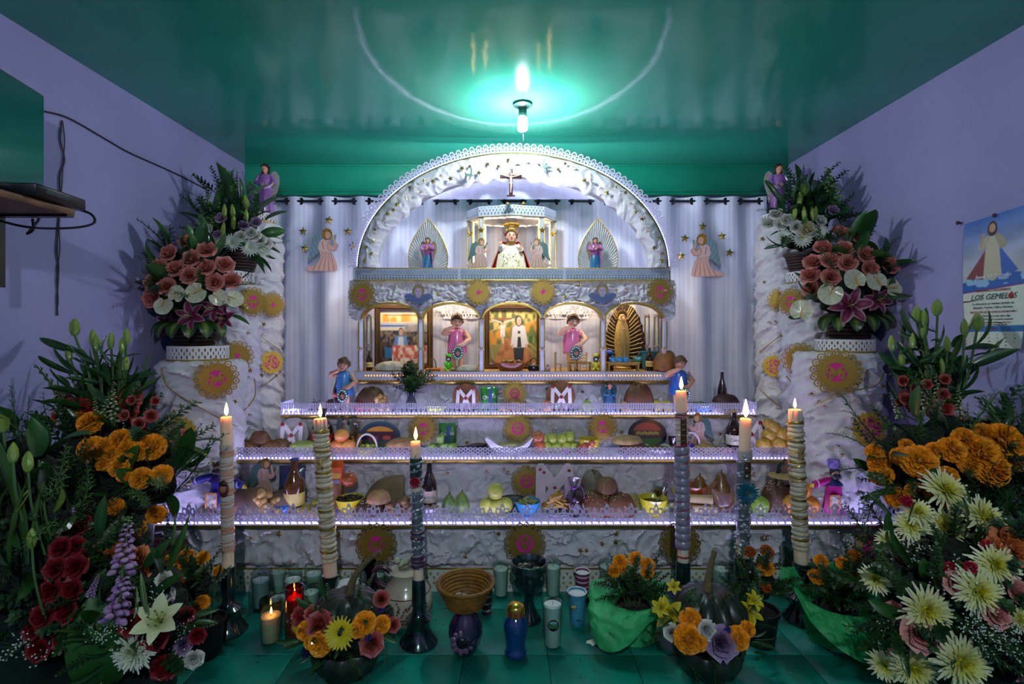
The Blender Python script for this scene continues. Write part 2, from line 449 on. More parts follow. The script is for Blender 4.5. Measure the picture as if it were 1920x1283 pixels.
def cable(name, pts, r, label, sub=6): return tag(B().tube(spl(pts, sub), r, 6).obj(name, m_cab), label, 'cable')
W = lambda px, py, off=.006: (XL+off, (XL+off)*FPX/(px-VX), py2z(py, (XL+off)*FPX/(px-VX)))
cable('cable', [W(84, 209), W(130, 222), W(200, 262), W(240, 285), W(300, 312), W(345, 333), W(390, 357)], .0036, 'thin grey cable tacked along the left wall up to the flowers')
cable('cable', [W(116, 226), W(113, 262), W(121, 300), W(112, 330), W(113, 372), W(110, 420), W(106, 470), W(110, 500), W(107, 560), W(108, 592)], .0028, 'cable hanging straight down the left wall behind the shelf')
cable('cable', [W(117, 226), W(121, 262), W(118, 305), W(116, 345), W(111, 420), W(112, 470), W(106, 520), W(109, 560), W(106, 590)], .0022, 'thinner cable twisted beside the hanging wall cable')
cable('cable', [(-1.60, 1.84, 1.69), (-1.53, 1.86, 1.67), (-1.50, 1.84, 1.63), (-1.55, 1.80, 1.605), (-1.66, 1.76, 1.60), (-1.76, 1.72, 1.625)], .0045, 'black cable looping under the end of the wall shelf')
cable('cable', [(-1.70, 1.835, 1.69), (-1.715, 1.86, 1.65), (-1.72, 1.83, 1.60), (-1.70, 1.80, 1.585), (-1.68, 1.80, 1.60), (-1.70, 1.82, 1.64)], .0045, 'short black cable loop hanging below the shelf')
nail = B().lathe([(.004, 0), (.004, .012), (.009, .013), (.009, .016)], 8, X=Matrix.Rotation(-PI/2, 4, 'Y'))

# ---------------------------------------------------------------- right wall: calendar
cw, ch = .262, .545; zp = .247     # the printed picture fills the part above zp
def calcol(X, Z):
    def sky(x, z):
        t = np.clip((z-zp)/.30, 0, 1)[:, None]; n_ = vn(x*16, z*30, 0, 3)[:, None]
        c = np.array(H('c6c2b8'))*(1-t)+np.array(H('2f66b8'))*t; return c*(.75+.5*n_)
    L = [(lambda x, z: z-zp, sky),
         (lambda x, z: dB(x, z, -1, 1, zp, zp+.045+.02*np.cos(x*14)), '2a5fa8'),
         (lambda x, z: np.minimum(vn(x*40, z*60, 0, 8)-.55, dB(x, z, -1, 1, zp+.008, zp+.05)), '8db4d8'),
         (lambda x, z: dP(x, z, [(-.012, .425), (-.115, zp+.055), (-.035, zp+.04)]), '7d3f47'),
         (lambda x, z: dP(x, z, [(.02, .425), (.105, zp+.055), (.03, zp+.04)]), '3c5fae'),
         (lambda x, z: dP(x, z, [(-.022, .46), (-.034, zp+.05), (0, zp+.03), (.034, zp+.05), (.024, .46)]), 'b9b29a'),
         (lambda x, z: dS(x, z, -.02, .455, -.045, .425, .012, .016), 'aaa58e'),
         (lambda x, z: dS(x, z, .022, .455, .042, .42, .012, .018), '9b917c'),
         (lambda x, z: dS(x, z, -.045, .43, -.038, .475, .006), 'b98f72'),
         (lambda x, z: dC(x, z, 0, .492, .021, .03), '3a261c'),
         (lambda x, z: dC(x, z, 0, .494, .0125, .018), 'b98f72'),
         (lambda x, z: dB(x, z, -1, 1, zp-.006, zp), '7a2f74'),
         (lambda x, z: dB(x, z, -1, 1, .066, .092), '2f6fae')]
    return paint(X, Z, 'cfd6cc', L)
cal = thing('wall_calendar', 'printed paper calendar with a robed figure hanging on the right wall', 'calendar', (XR-.01, 2.105, 1.172), -PI/2+R(0))
cwarp = lambda x, y, z: (x+.012*(1-z/.545)-(.012 if x < 0 else 0)*math.sin(z*6), y-.012*max(0, (x/.131))**2*(1-z/ch)**2-.014*max(0, .12-z)/.12*(.5+x/cw), z+.022*x/cw*(1 if z > .2 else .2))
B().sheet(lambda x, z: dB(x, z, -cw/2, cw/2, 0, ch), -cw/2, cw/2, 0, ch, 96, .0015, 0, calcol, None, cwarp).obj('sheet', VCM(.45, var=.05), cal)
m_red = pm('8c2430', .6); m_ink = pm('1d2a33', .6); m_grn = pm('14463c', .6); m_wht = pm('e8e8f0', .6)
for s_, sz, z, mt, sx_, shr in (('VERDURAS Y LEGUMBRES', .0135, .237, m_red, 1, 0), ('LOS GEMEL  S', .033, .210, m_grn, 1, .3), ('Le ofrecemos un Extenso Surtido en:', .0125, .183, m_ink, .98, 0), ('Jitomate, Tomate, Chile y Verdura', .0125, .167, m_ink, .98, 0),
                     ('PRECIO ESPECIAL EN VENTAS DE MAYOREO', .0115, .148, m_red, .9, .2), ('Guarda Memoria en tu paz, ama y elige', .010, .132, m_ink, .95, .2), ('que el Don Pedro, nos recuerda comienza', .010, .118, m_ink, 1, .2),
                     ('Gregorio, Felix Dueñas y Marquez Don Tomas', .010, .105, m_ink, .9, .2), ('Central de Abasto, Alvaro Obregon Tel. 442-13-95', .0085, .0965, m_red, .95, 0)):
    text(s_, sz, cal, (.004, -.0045, z), (PI/2, 0, 0), mt, sx=sx_, shear=shr)
text('Jesus, en ti confio', .022, cal, (.006, -.0065, .296), (PI/2, 0, 0), m_wht, shear=.4)
text('2019', .016, cal, (.01, -.008, .079), (PI/2, 0, 0), m_red)
for r_ in range(4):
    for c_ in range(7):
        text(str(r_*7+c_+1), .009, cal, (-.105+c_*.0355, -.016, .055-r_*.014), (PI/2, 0, 0), m_red if c_ == 0 else m_ink, 'numeral')
ap = B(); ap.ell((.083, -.005, .2105), (.0105, .004, .012)); ap.box((.085, -.005, .2235), (.002, .002, .006)); ap.obj('tomato_mark', pm('a01c22', .5), cal)
for (px, py, l) in ((1802, 418, 'small rusty nail in the right wall left of the calendar'), (1871, 404, 'small rusty nail holding the calendar on the right wall')):
    Yn = (XR)*FPX/(px-VX); o = nail.obj('nail', pm('3a2c28', .6, .6), None, (XR, Yn, py2z(py, Yn)), (0, 0, 0)); tag(o, l, 'nail', 'nails in the right wall')
# ================================================================ ALTAR
m_tis = pm('dad8de', .75, 0, .10, 30, trans=.22)
m_board = pm('d8d4dc', .7)
m_trim = GOLD()
m_lace = pm('e0dcf0', .6, 0, .03, 20, trans=.5)
m_lace2 = pm('a8b0c4', .6, 0, .05, 20)
m_led = emat('c3bcff', LED_E); m_ledw = emat('ff8a3a', WARM_E*.025); m_leda = emat('d5d4ff', LEDARCH_E)
def tissue_plane(w_, h_, amp=.03, fr=15., seed=0, clip=None, res=.0085, taper=0):
    nx = int(w_/res)+1; nz = max(4, int(h_/res)+1)
    A, Z = np.meshgrid(np.linspace(-w_/2, w_/2, nx), np.linspace(0, h_, nz))
    d = ridge(A*fr, Z*fr*1.15, 0, seed)
    e = np.clip(np.minimum(Z, h_-Z)/.02, .25, 1)
    Y = -amp*d*e; X2 = A+.010*(vn(A*40, Z*40, 1, seed)-.5); Z2 = Z+.014*(vn(A*35, Z*35, 2, seed)-.5)
    V = np.stack([X2.ravel(), Y.ravel(), Z2.ravel()], 1)
    F = [(i*nx+j, i*nx+j+1, (i+1)*nx+j+1, (i+1)*nx+j) for i in range(nz-1) for j in range(nx-1)]
    if clip is not None:
        ok = clip(A, Z).ravel(); F = [f for f in F if all(ok[k] for k in f)]
    b = B(); b.add(V.tolist(), F); return b
def tissue_col(r, h_, amp=.035, fr=7., seed=0):
    n = int(2*PI*r/.010); nz = int(h_/.010)
    q, Z = np.meshgrid(np.linspace(0, 2*PI, n, endpoint=False), np.linspace(0, h_, nz+1))
    cx, cz = np.cos(q), np.sin(q)
    d = ridge(cx*r*11+20, cz*r*11+Z*19, Z*9, seed)
    rr = r-.03+amp*1.5*d*np.clip(np.minimum(Z+.03, (h_-Z)*1.2+.008)/.03, .1, 1)
    b = B(); V = np.stack([(rr*cx).ravel(), (rr*cz).ravel(), (Z+.012*(vn(q*9, Z*30, 0, seed)-.5)).ravel()], 1)
    F = [(i*n+j, i*n+(j+1) % n, (i+1)*n+(j+1) % n, (i+1)*n+j) for i in range(nz) for j in range(n)]
    F.append(tuple(nz*n+j for j in range(n))); b.add(V.tolist(), F); return b
def tri(x, p): return np.abs(np.mod(x/p, 1)-.5)*2
def pc(x, p): return (np.mod(x/p+.5, 1)-.5)*p
# --- lace patterns: f(x, z), height
def lace3(x, z):
    p = .028; a = pc(x, p); b_ = pc(x+p/2, p)
    s = np.minimum(np.minimum(z, .064+.008*(1-tri(x, p/2))-z), 1)
    for zz, o in ((.056, a), (.046, b_), (.056, pc(x+p/2, p)), (.046, a)): s = np.minimum(s, (np.abs(o)+np.abs(z-zz))-.0043)
    s = np.minimum(s, -dC(a, z, 0, .026, .0058, .0125)); s = np.minimum(s, -dC(pc(x+p/2, p), z, 0, .030, .003, .006))
    return np.minimum(s, -dC(pc(x, .0185), z, 0, .0085, .0036))
def lace2(x, z):
    p = .026; a = pc(x, p); h_ = pc(x+p/2, p)
    s = np.minimum(z, .060+.007*np.sqrt(np.abs(np.cos(PI*x/p)))-z)
    for zz, o, r1, r2 in ((.057, a, .0045, .0045), (.047, h_, .0052, .004), (.040, a, .0042, .006), (.029, h_, .004, .005), (.022, a, .0034, .007)): s = np.minimum(s, -dC(o, z, 0, zz, r1, r2))
    return np.minimum(s, -dC(pc(x, .0195), z, 0, .0085, .0036))
def lace1(x, z):
    p = .1172; a = pc(x, p); h_ = pc(x+p/2, p); w_ = .0029
    s = dB(x, z, -9, 9, 0, .033)
    s = np.minimum(s, -dB(pc(x+.5*z, .034), z, -.0115, .0115, .006, .0175))
    s = np.minimum(s, -dC(pc(x, .0293), z, 0, .028, .0055, .004))
    ring = lambda cx, cz, r, rz=None: w_-np.abs(dC(cx, cz, 0, 0, r, rz))
    g = [ring(a, z-.074, .0085, .020), dC(a, z, 0, .099, .004, .005), dC(a, z, 0, .066, .0035, .009)]
    for s_ in (-1, 1):
        g += [w_-np.abs(dC(a, z, s_*.020, .064, .0105, .014)), w_-np.abs(dC(a, z, s_*.031, .044, .0125, .012)), w_-np.abs(dC(h_, z, s_*.012, .045, .0115, .012)), dC(a, z, s_*.028, .079, .004)]
    g += [ring(h_, z-.066, .0065, .010), dC(h_, z, 0, .080, .004, .005)]
    return U(s, *g)
def lace4(x, z):
    p = .036; a = pc(x, p); w_ = .0034
    s = U(dB(x, z, -9, 9, .011, .018), dB(x, z, -9, 9, .051, .058), w_-np.abs(dC(a, z, 0, .035, .0165)), w_-np.abs(dC(pc(x+p/2, p), z, 0, .035, .0165)), dC(a, z, 0, .035, .006))
    s = U(s, .0032-np.abs(z-.003-.011*tri(x, p/1.5)))
    return s
def lacep(x, z):   # platform band: dots and arrowheads
    p = .0185; a = pc(x, p)
    s = dB(x, z, -9, 9, 0, .074)
    for zz, o, r1, r2 in ((.056, a, .0036, .0036), (.044, pc(x+p/2, p), .003, .003), (.012, a, .0035, .006), (.068, pc(x+p/2, p), .003, .004)): s = np.minimum(s, -dC(o, z, 0, zz, r1, r2))
    return np.minimum(s, -dP(a, z, [(-.006, .022), (0, .037), (.006, .022), (0, .027)]))
def lacec(x, z):   # collar lattice
    p = .026; a = pc(x, p); s = dB(x, z, -9, 9, 0, .075)
    for zz in (.02, .055): s = np.minimum(s, -dC(a, z, 0, zz, .0045, .0095))
    return np.minimum(s, -dC(pc(x+p/2, p), z, 0, .0375, .0032, .010))
def laceb(x, z):   # base skirting
    p = .034; a = pc(x, p); h_ = pc(x+p/2, p); s = dB(x, z, -9, 9, 0, .105)
    for zz in (.022, .084): s = np.minimum(s, -dC(a, z, 0, zz, .006, .008))
    for zz in (.040, .066): s = np.minimum(s, (np.abs(h_)*1.1+np.abs(z-zz))-.0105)
    return s
def lace_mesh(f, w_, h_, cell, name, mat):
    return B().sheet(lambda x, z: np.minimum(f(x, z), dB(x, z, 0, w_, -1, 1)), 0, w_, -.001, h_+.001, int(w_/cell), .0012, back=True).mesh(name, mat, False)
# --- doilies
def doily_f(x, z, hole=.40, n=17):
    r = np.hypot(x, z); a = np.arctan2(z, x); st = 2*PI/n
    al = (np.mod(a/st+.5, 1)-.5)*st*r
    s = np.minimum(.70-r, r-hole)
    s = U(s, .026-np.abs(dC(al, r, 0, .84, .135, .145)), .017-np.abs(dC(al, r, 0, .79, .055, .075)))
    return s
def em_butterfly(x, z):
    ax = np.abs(x)
    s = U(dP(ax, z, curvepts([(.02, .02), (.17, .24), (.36, .20), (.36, -.02), (.16, -.06)])), dP(ax, z, curvepts([(.02, 0), (.16, -.04), (.30, -.12), (.24, -.30), (.10, -.24)])), dC(x, z, 0, -.02, .025, .18))
    s = np.minimum(s, -dC(ax, z, .26, .10, .05, .07)); s = np.minimum(s, -dC(ax, z, .17, -.15, .04, .06))
    return U(s, .012-np.abs(dC(ax, z, .02, .30, .10, .13)) if False else s)
def em_skull(x, z):
    ax = np.abs(x)
    s = U(dC(x, z, 0, .08, .26, .26), dB(x, z, -.15, .15, -.27, 0))
    for q in (dC(ax, z, .10, .05, .072, .075), dP(x, z, [(-.04, -.10), (0, -.03), (.04, -.10)]), dB(ax, z, .03, .045, -.26, -.17), dB(ax, z, .09, .105, -.26, -.17), dB(x, z, -.17, .17, -.165, -.15), dC(ax, z, .09, .2, .05, .018)): s = np.minimum(s, -q)
    return s
def em_bird(x, z):
    return U(dP(x, z, curvepts([(-.25, -.05), (-.05, .05), (.0, .25), (.1, .07), (.27, .05), (.1, -.07), (-.05, -.2), (-.08, -.05)])))
m_doily = pm('9a7c34', .42, .6, .3, 30); m_pink = pm('d0128a', .7, 0, .1)
_dm = {}
def doily(kind, r, parent, loc, rot=(0, 0, 0)):
    if not _dm:
        _dm['d'] = B().sheet(doily_f, -1, 1, -1, 1, 110, .02).mesh('doily', m_doily, False)
        _dm['full'] = B().sheet(lambda x, z: doily_f(x, z, -1), -1, 1, -1, 1, 110, .02).mesh('doily', m_doily, False)
        _dm['p'] = B().lathe([(.42, 0), (.42, .012)], 24, X=Matrix.Rotation(PI/2, 4, 'X')).mesh('backing', m_pink)
        for k, f in (('butterfly', em_butterfly), ('skull', em_skull), ('bird', em_bird)): _dm[k] = B().sheet(f, -.45, .45, -.45, .45, 70, .03).mesh('emblem', m_doily if k != 'bird' else m_pink, False)
        hf = lambda x, z: .9+.06*np.cos(np.arctan2(z, x)*18)-np.hypot(x, z)
        _dm['heart'] = B().sheet(hf, -1, 1, -1, 1, 60, .02).mesh('doily', pm('c9a63a', .5, .3, .2), False)
        hb = B(); rr = random.Random(4)
        for i in range(60):
            a = rr.random()*2*PI; q = math.sqrt(rr.random())*.6
            hb.sheet(lambda x, z: U(dC(x, z, -.025, .015, .034), dC(x, z, .025, .015, .034), dP(x, z, [(-.055, .01), (0, -.07), (.055, .01)])), -.08, .08, -.08, .08, 8, .02, X=Matrix.Translation((q*math.cos(a), -.012, q*math.sin(a))) @ Matrix.Rotation(rr.random()*6, 4, 'Y'))
        _dm['hearts'] = hb.mesh('heart_print', m_pink, False)
    if kind == 'heart':
        d = put(_dm['heart'], 'doily', parent, loc, rot, r); put(_dm['hearts'], 'heart_print', d); return d
    if kind == 'bird':
        d = put(_dm['full'], 'doily', parent, loc, rot, r); put(_dm['bird'], 'emblem', d, (0, -.02, 0)); return d
    d = put(_dm['d'], 'doily', parent, loc, rot, r); put(_dm['p'], 'backing', d, (0, .012, 0)); put(_dm[kind], 'emblem', d, (0, -.01, 0)); return d
sf = lambda x, z: dP(x, z, [(math.sin(i*PI/5)*(1 if i % 2 == 0 else .42), math.cos(i*PI/5)*(1 if i % 2 == 0 else .42)) for i in range(10)])
starm = B().add([(0, -.25, 0)]+[(math.sin(i*PI/5)*(1 if i % 2 == 0 else .42), 0, math.cos(i*PI/5)*(1 if i % 2 == 0 else .42)) for i in range(10)], [(0, 1+(i+1) % 10, 1+i) for i in range(10)]+[tuple(range(1, 11))]).mesh('star', pm('a98b3a', .25, .9), False)
cb = B(); cb.ell((0, -.35, 0), (.42, .3, .5), 10, 6, 0, H('d9a184')); cb.ell((0, -.2, .16), (.52, .36, .46), 10, 6, 0, H('1d130f'))
for s_ in (-1, 1): cb.ell((s_*.8, 0, -.1), (.5, .12, .3), 8, 5, 0, H('cfc8cc'), rot=(0, s_*.5, 0)); cb.ell((s_*.16, -.63, .02), (.06, .04, .04), 6, 4, 0, (.02, .02, .03))
charm = cb.mesh('cherub_charm', VCM(.4))
def decor(parent, pts, rr):
    for (x, y, z) in pts:
        if rr.random() < .5: put(starm, 'star', parent, (x, y, z), (0, rr.random()*1.2, 0), .0165*rr.uniform(.8, 1.2))
        else: put(charm, 'cherub_charm', parent, (x, y-.004, z), (0, rr.uniform(-.3, .3), 0), .0145)

STEPS = [  # y front, z top, x left, x right, lace f, lace height, panel width, cell
    (2.44, .315, -1.86, 1.94, lace1, .105, .6153, .0020), (2.74, .550, -1.47, 1.57, lace2, .070, .585, .0024), (3.00, .747, -1.35, 1.44, lace3, .074, .556, .0024), (3.19, .927, -.985, 1.0, None, 0, 0, 0)]
LBL = ['lowest and widest white tissue step of the altar with scrolled lace edge', 'second white tissue step of the altar with finely pierced lace edge', 'third white tissue step of the altar with lattice lace edge', 'top step of the altar carrying the little arcaded house']
rs = random.Random(3); steps = []
for i, (yf, zt, xl, xr, lf, lh, pw, cell) in enumerate(STEPS):
    zb = 0. if i == 0 else STEPS[i-1][1]; W_ = xr-xl; xc = (xl+xr)/2
    s = thing('altar_step', LBL[i], 'altar step', (xc, yf, zb)); steps.append(s)
    yb_ = 3.50 if i else 3.53
    hh = zt-zb
    B().box((0, .058+(yb_-yf-.058)/2, (hh-.014)/2), (W_-.04, yb_-yf-.058, hh-.014)).obj('frame', m_board, s)
    B().box((0, .01+(yb_-yf-.01)/2, hh-.007), (W_, yb_-yf-.01, .014), bev=.002).obj('shelf', m_board, s)
    B().box((0, .004, hh-.009), (W_, .008, .018), bev=.002).obj('gold_trim', m_trim, s)
    z0 = .10 if i == 0 else 0.
    tissue_plane(W_-.02, hh-.016-z0, .060 if i == 0 else .042, 15. if i == 0 else 18., 10+i).obj('tissue_front', m_tis, s, (0, .055, z0))
    rr = random.Random(50+i); n = int(W_*hh*26)
    decor(s, [(rr.uniform(-W_/2+.05, W_/2-.05), .014 if i else .008, z0+rr.uniform(.03, hh-z0-.04)) for k in range(n)], rr)
    if lf:
        lm = lace_mesh(lf, pw-.004, lh, cell, 'lace_panel', m_lace)
        dv = B().box((0, 0, lh*.36), (.008, .003, lh*.72)).mesh('lace_joint', m_lace)
        off = {0: 849, 1: 763, 2: 744}[i]; x = px2x(off, yf)
        while x > xl: x -= pw
        while x < xr-.01:
            a0 = max(x, xl)
            if a0 == x and x+pw <= xr+.001: put(lm, 'lace_panel', s, (x+.002-xc, .0, hh))
            else:
                a1 = min(x+pw, xr)
                if a1-a0 > .03: put(lace_mesh(lambda q, z, o=a0-x, f=lf: f(q+o, z), a1-a0-.004, lh, cell, 'lace_panel', m_lace), 'lace_panel', s, (a0+.002-xc, 0, hh))
            if a0 == x: put(dv, 'lace_joint', s, (x-xc, -.001, hh))
            x += pw
        if i == 2:   # lace returns at both ends
            for sx_ in (-1, 1): put(lace_mesh(lf, .18, lh, cell, 'lace_panel', m_lace), 'lace_panel', s, (sx_*W_/2, 0, hh), (0, 0, PI/2))
        B().tube([(-W_/2+.01, .012, hh+.0055), (W_/2-.01, .012, hh+.0055)], .0034, 5).obj('led_rope', m_led, s)
        if i == 2:
            for sx_ in (-1, 1): B().tube([(sx_*(W_/2-.012), .02, hh+.0065), (sx_*(W_/2-.012), .2, hh+.0065)], .0045, 5).obj('led_rope', m_led, s)
# floor skirting lace of the lowest step
s = steps[0]; bm = lace_mesh(laceb, .612, .105, .003, 'skirting_lace', pm('c8ccc4', .7))
x = px2x(849, 2.44)-.6153*4
while x < 1.94:
    if x >= -1.9 and x+.6 < 2.0: put(bm, 'skirting_lace', s, (x-s.location.x, -.003, 0))
    x += .6153
B().box((0, .012, .05), (3.78, .012, .098)).obj('skirting_board', pm('9a9468', .7), s)
B().box((0, -.002, .108), (3.78, .006, .006)).obj('gold_trim', m_trim, s)
def dpos(px, py, i, off=-.012): yf = STEPS[i][0]; p = P(px, py, yf+off); q = steps[i].location; return (p.x-q.x, p.y-q.y, p.z-q.z)
for kd, px, py, i, r in (('butterfly', 705, 1022, 0, .100), ('skull', 984, 1020, 0, .100), ('butterfly', 1275, 1020, 0, .100), ('skull', 988, 903, 1, .085), ('butterfly', 793, 805, 2, .088), ('skull', 971, 804, 2, .088), ('butterfly', 1130, 801, 2, .088), ('skull', 965, 738, 3, .078)):
    doily(kd, r, steps[i], dpos(px, py, i, -.012 if i < 1 else -.008), (R(-6), rs.uniform(-.15, .15), 0))
# papel picado squares at both ends of the lowest step
def pap(x, z):
    s_ = dB(x, z, -1, 1, -.55, .55); r = np.hypot(x*1.05, z*1.6); a = np.arctan2(z*1.6, x*1.05)
    ins = np.minimum(.82-r, .06+.05*np.cos(a*14)-np.abs(r-.66)*.5)
    ins = U(ins, np.minimum(.1-np.abs(r-.42), np.cos(a*9)*.1)); ins = U(ins, dC(np.abs(x), z, .12, .06, .07), dC(x, z, 0, -.1, .05, .03))
    return np.minimum(s_, -ins)
pmesh = B().sheet(pap, -1, 1, -.56, .56, 90, .02).mesh('cut_paper', pm('bda465', .6, .2), False)
for px, py, rz in ((300, 1037, R(3)), (1655, 1026, R(-3))):
    d = put(pmesh, 'cut_paper', s, dpos(px, py, 0, -.012), (R(-4), rz, 0), .125)
    B().box((0, .03, 0), (1.9, .02, 1.05)).obj('pink_backing', m_pink, d)

# ---------------------------------------------------------------- tissue columns
def column(x, y, r, zt, ct, cr, label, seed, doilies, ribbons=(), cdx=0.):
    c = thing('tissue_pedestal', label, 'pedestal', (x, y, .317))
    h_ = zt-.317
    tissue_col(r, h_, .034, 7, seed).obj('tissue', m_tis, c)
    B().lathe([(cr, 0), (cr, ct-zt)], 28).obj('collar', pm('8d7838', .5, .4), c, (cdx, 0, h_))
    n = int(2*PI*cr/.026); wv = n*.026
    wrap = lambda X_, y_, Z_: ((cr+.004-y_)*math.sin(X_/wv*2*PI), -(cr+.004-y_)*math.cos(X_/wv*2*PI), Z_)
    B().sheet(lambda a, z: np.minimum(lacec(a, z*.075/(ct-zt)), dB(a, z, -1, 1, 0, ct-zt)), -wv/2, wv/2, 0, ct-zt, n*9, .0012, warp=wrap).obj('collar_lace', pm('d0cfd4', .7), c, (cdx, 0, h_))
    B().torus((cdx, 0, h_+.004), cr+.006, .005, 28, 5).obj('gold_trim', m_trim, c)
    rr = random.Random(seed)
    pts = []
    for k in range(16):
        a = rr.uniform(-1.3, 1.3); rr_ = r+.012; pts.append((rr_*math.sin(a), -rr_*math.cos(a), rr.uniform(.1, h_-.06)))
    decor(c, pts, rr)
    for kd, px, py, rad in doilies:
        dxx = px2x(px, y-r)-x; a = math.asin(max(-.95, min(.95, dxx/(r+.02)))); q = r+.022
        yy = y-q*math.cos(a); zz = py2z(py, yy)
        doily(kd, rad, c, (q*math.sin(a), -q*math.cos(a), zz-.317), (0, rr.uniform(-.3, .3), a*.75))
    for pts in ribbons:
        path = []
        for px, py in pts:
            dxx = px2x(px, y-r)-x; a = math.asin(max(-.97, min(.97, dxx/(r+.02)))); q = r+.018
            path.append((q*math.sin(a), -q*math.cos(a), py2z(py, y-q*math.cos(a))-.317))
        B().tube(spl(path, 8), .0055, 5, flat=.4).obj('gold_ribbon', m_trim, c)
    return c
colAL = column(-1.675, 2.78, .205, py2z(675, 2.78), py2z(648, 2.78), .142, 'short front tissue column at the left holding the pink rose basket', 21, [('butterfly', 395, 710, .105), ('heart', 340, 815, .098)], [[(303, 690), (318, 725), (370, 762), (425, 800)]], -.02)
colBL = column(-1.70, 3.05, .185, 1.52, 1.587, .15, 'middle tissue column at the left behind the pink rose basket', 22, [('bird', 437, 668, .088), ('butterfly', 455, 566, .088)], [[(440, 780), (460, 745), (474, 710)]])
colCL = column(-1.69, 3.38, .168, 1.94, 2.00, .135, 'tallest tissue column in the left corner beside the curtain', 23, [('bird', 501, 572, .082), ('heart', 500, 680, .078)], [[(478, 735), (500, 712), (520, 700)], [(470, 615), (495, 640), (520, 655)]])
colAR = column(1.765, 2.78, .215, py2z(660, 2.78), py2z(636, 2.78), .135, 'short front tissue column at the right holding the pink rose basket', 24, [('butterfly', 1572, 698, .118), ('heart', 1625, 805, .095)], [[(1545, 760), (1590, 735), (1640, 722), (1660, 700)]], .045)
colBR = column(1.80, 3.05, .175, 1.52, 1.587, .14, 'middle tissue column at the right behind the pink rose basket', 25, [('bird', 1510, 675, .098), ('butterfly', 1500, 566, .08)], [[(1485, 705), (1510, 735), (1535, 755)]])
colCR = column(1.80, 3.38, .168, 1.94, 2.00, .135, 'tallest tissue column in the right corner beside the curtain', 26, [('bird', 1466, 563, .082), ('heart', 1457, 687, .075)], [[(1434, 660), (1455, 640), (1475, 622)], [(1434, 730), (1455, 752), (1475, 770)]])
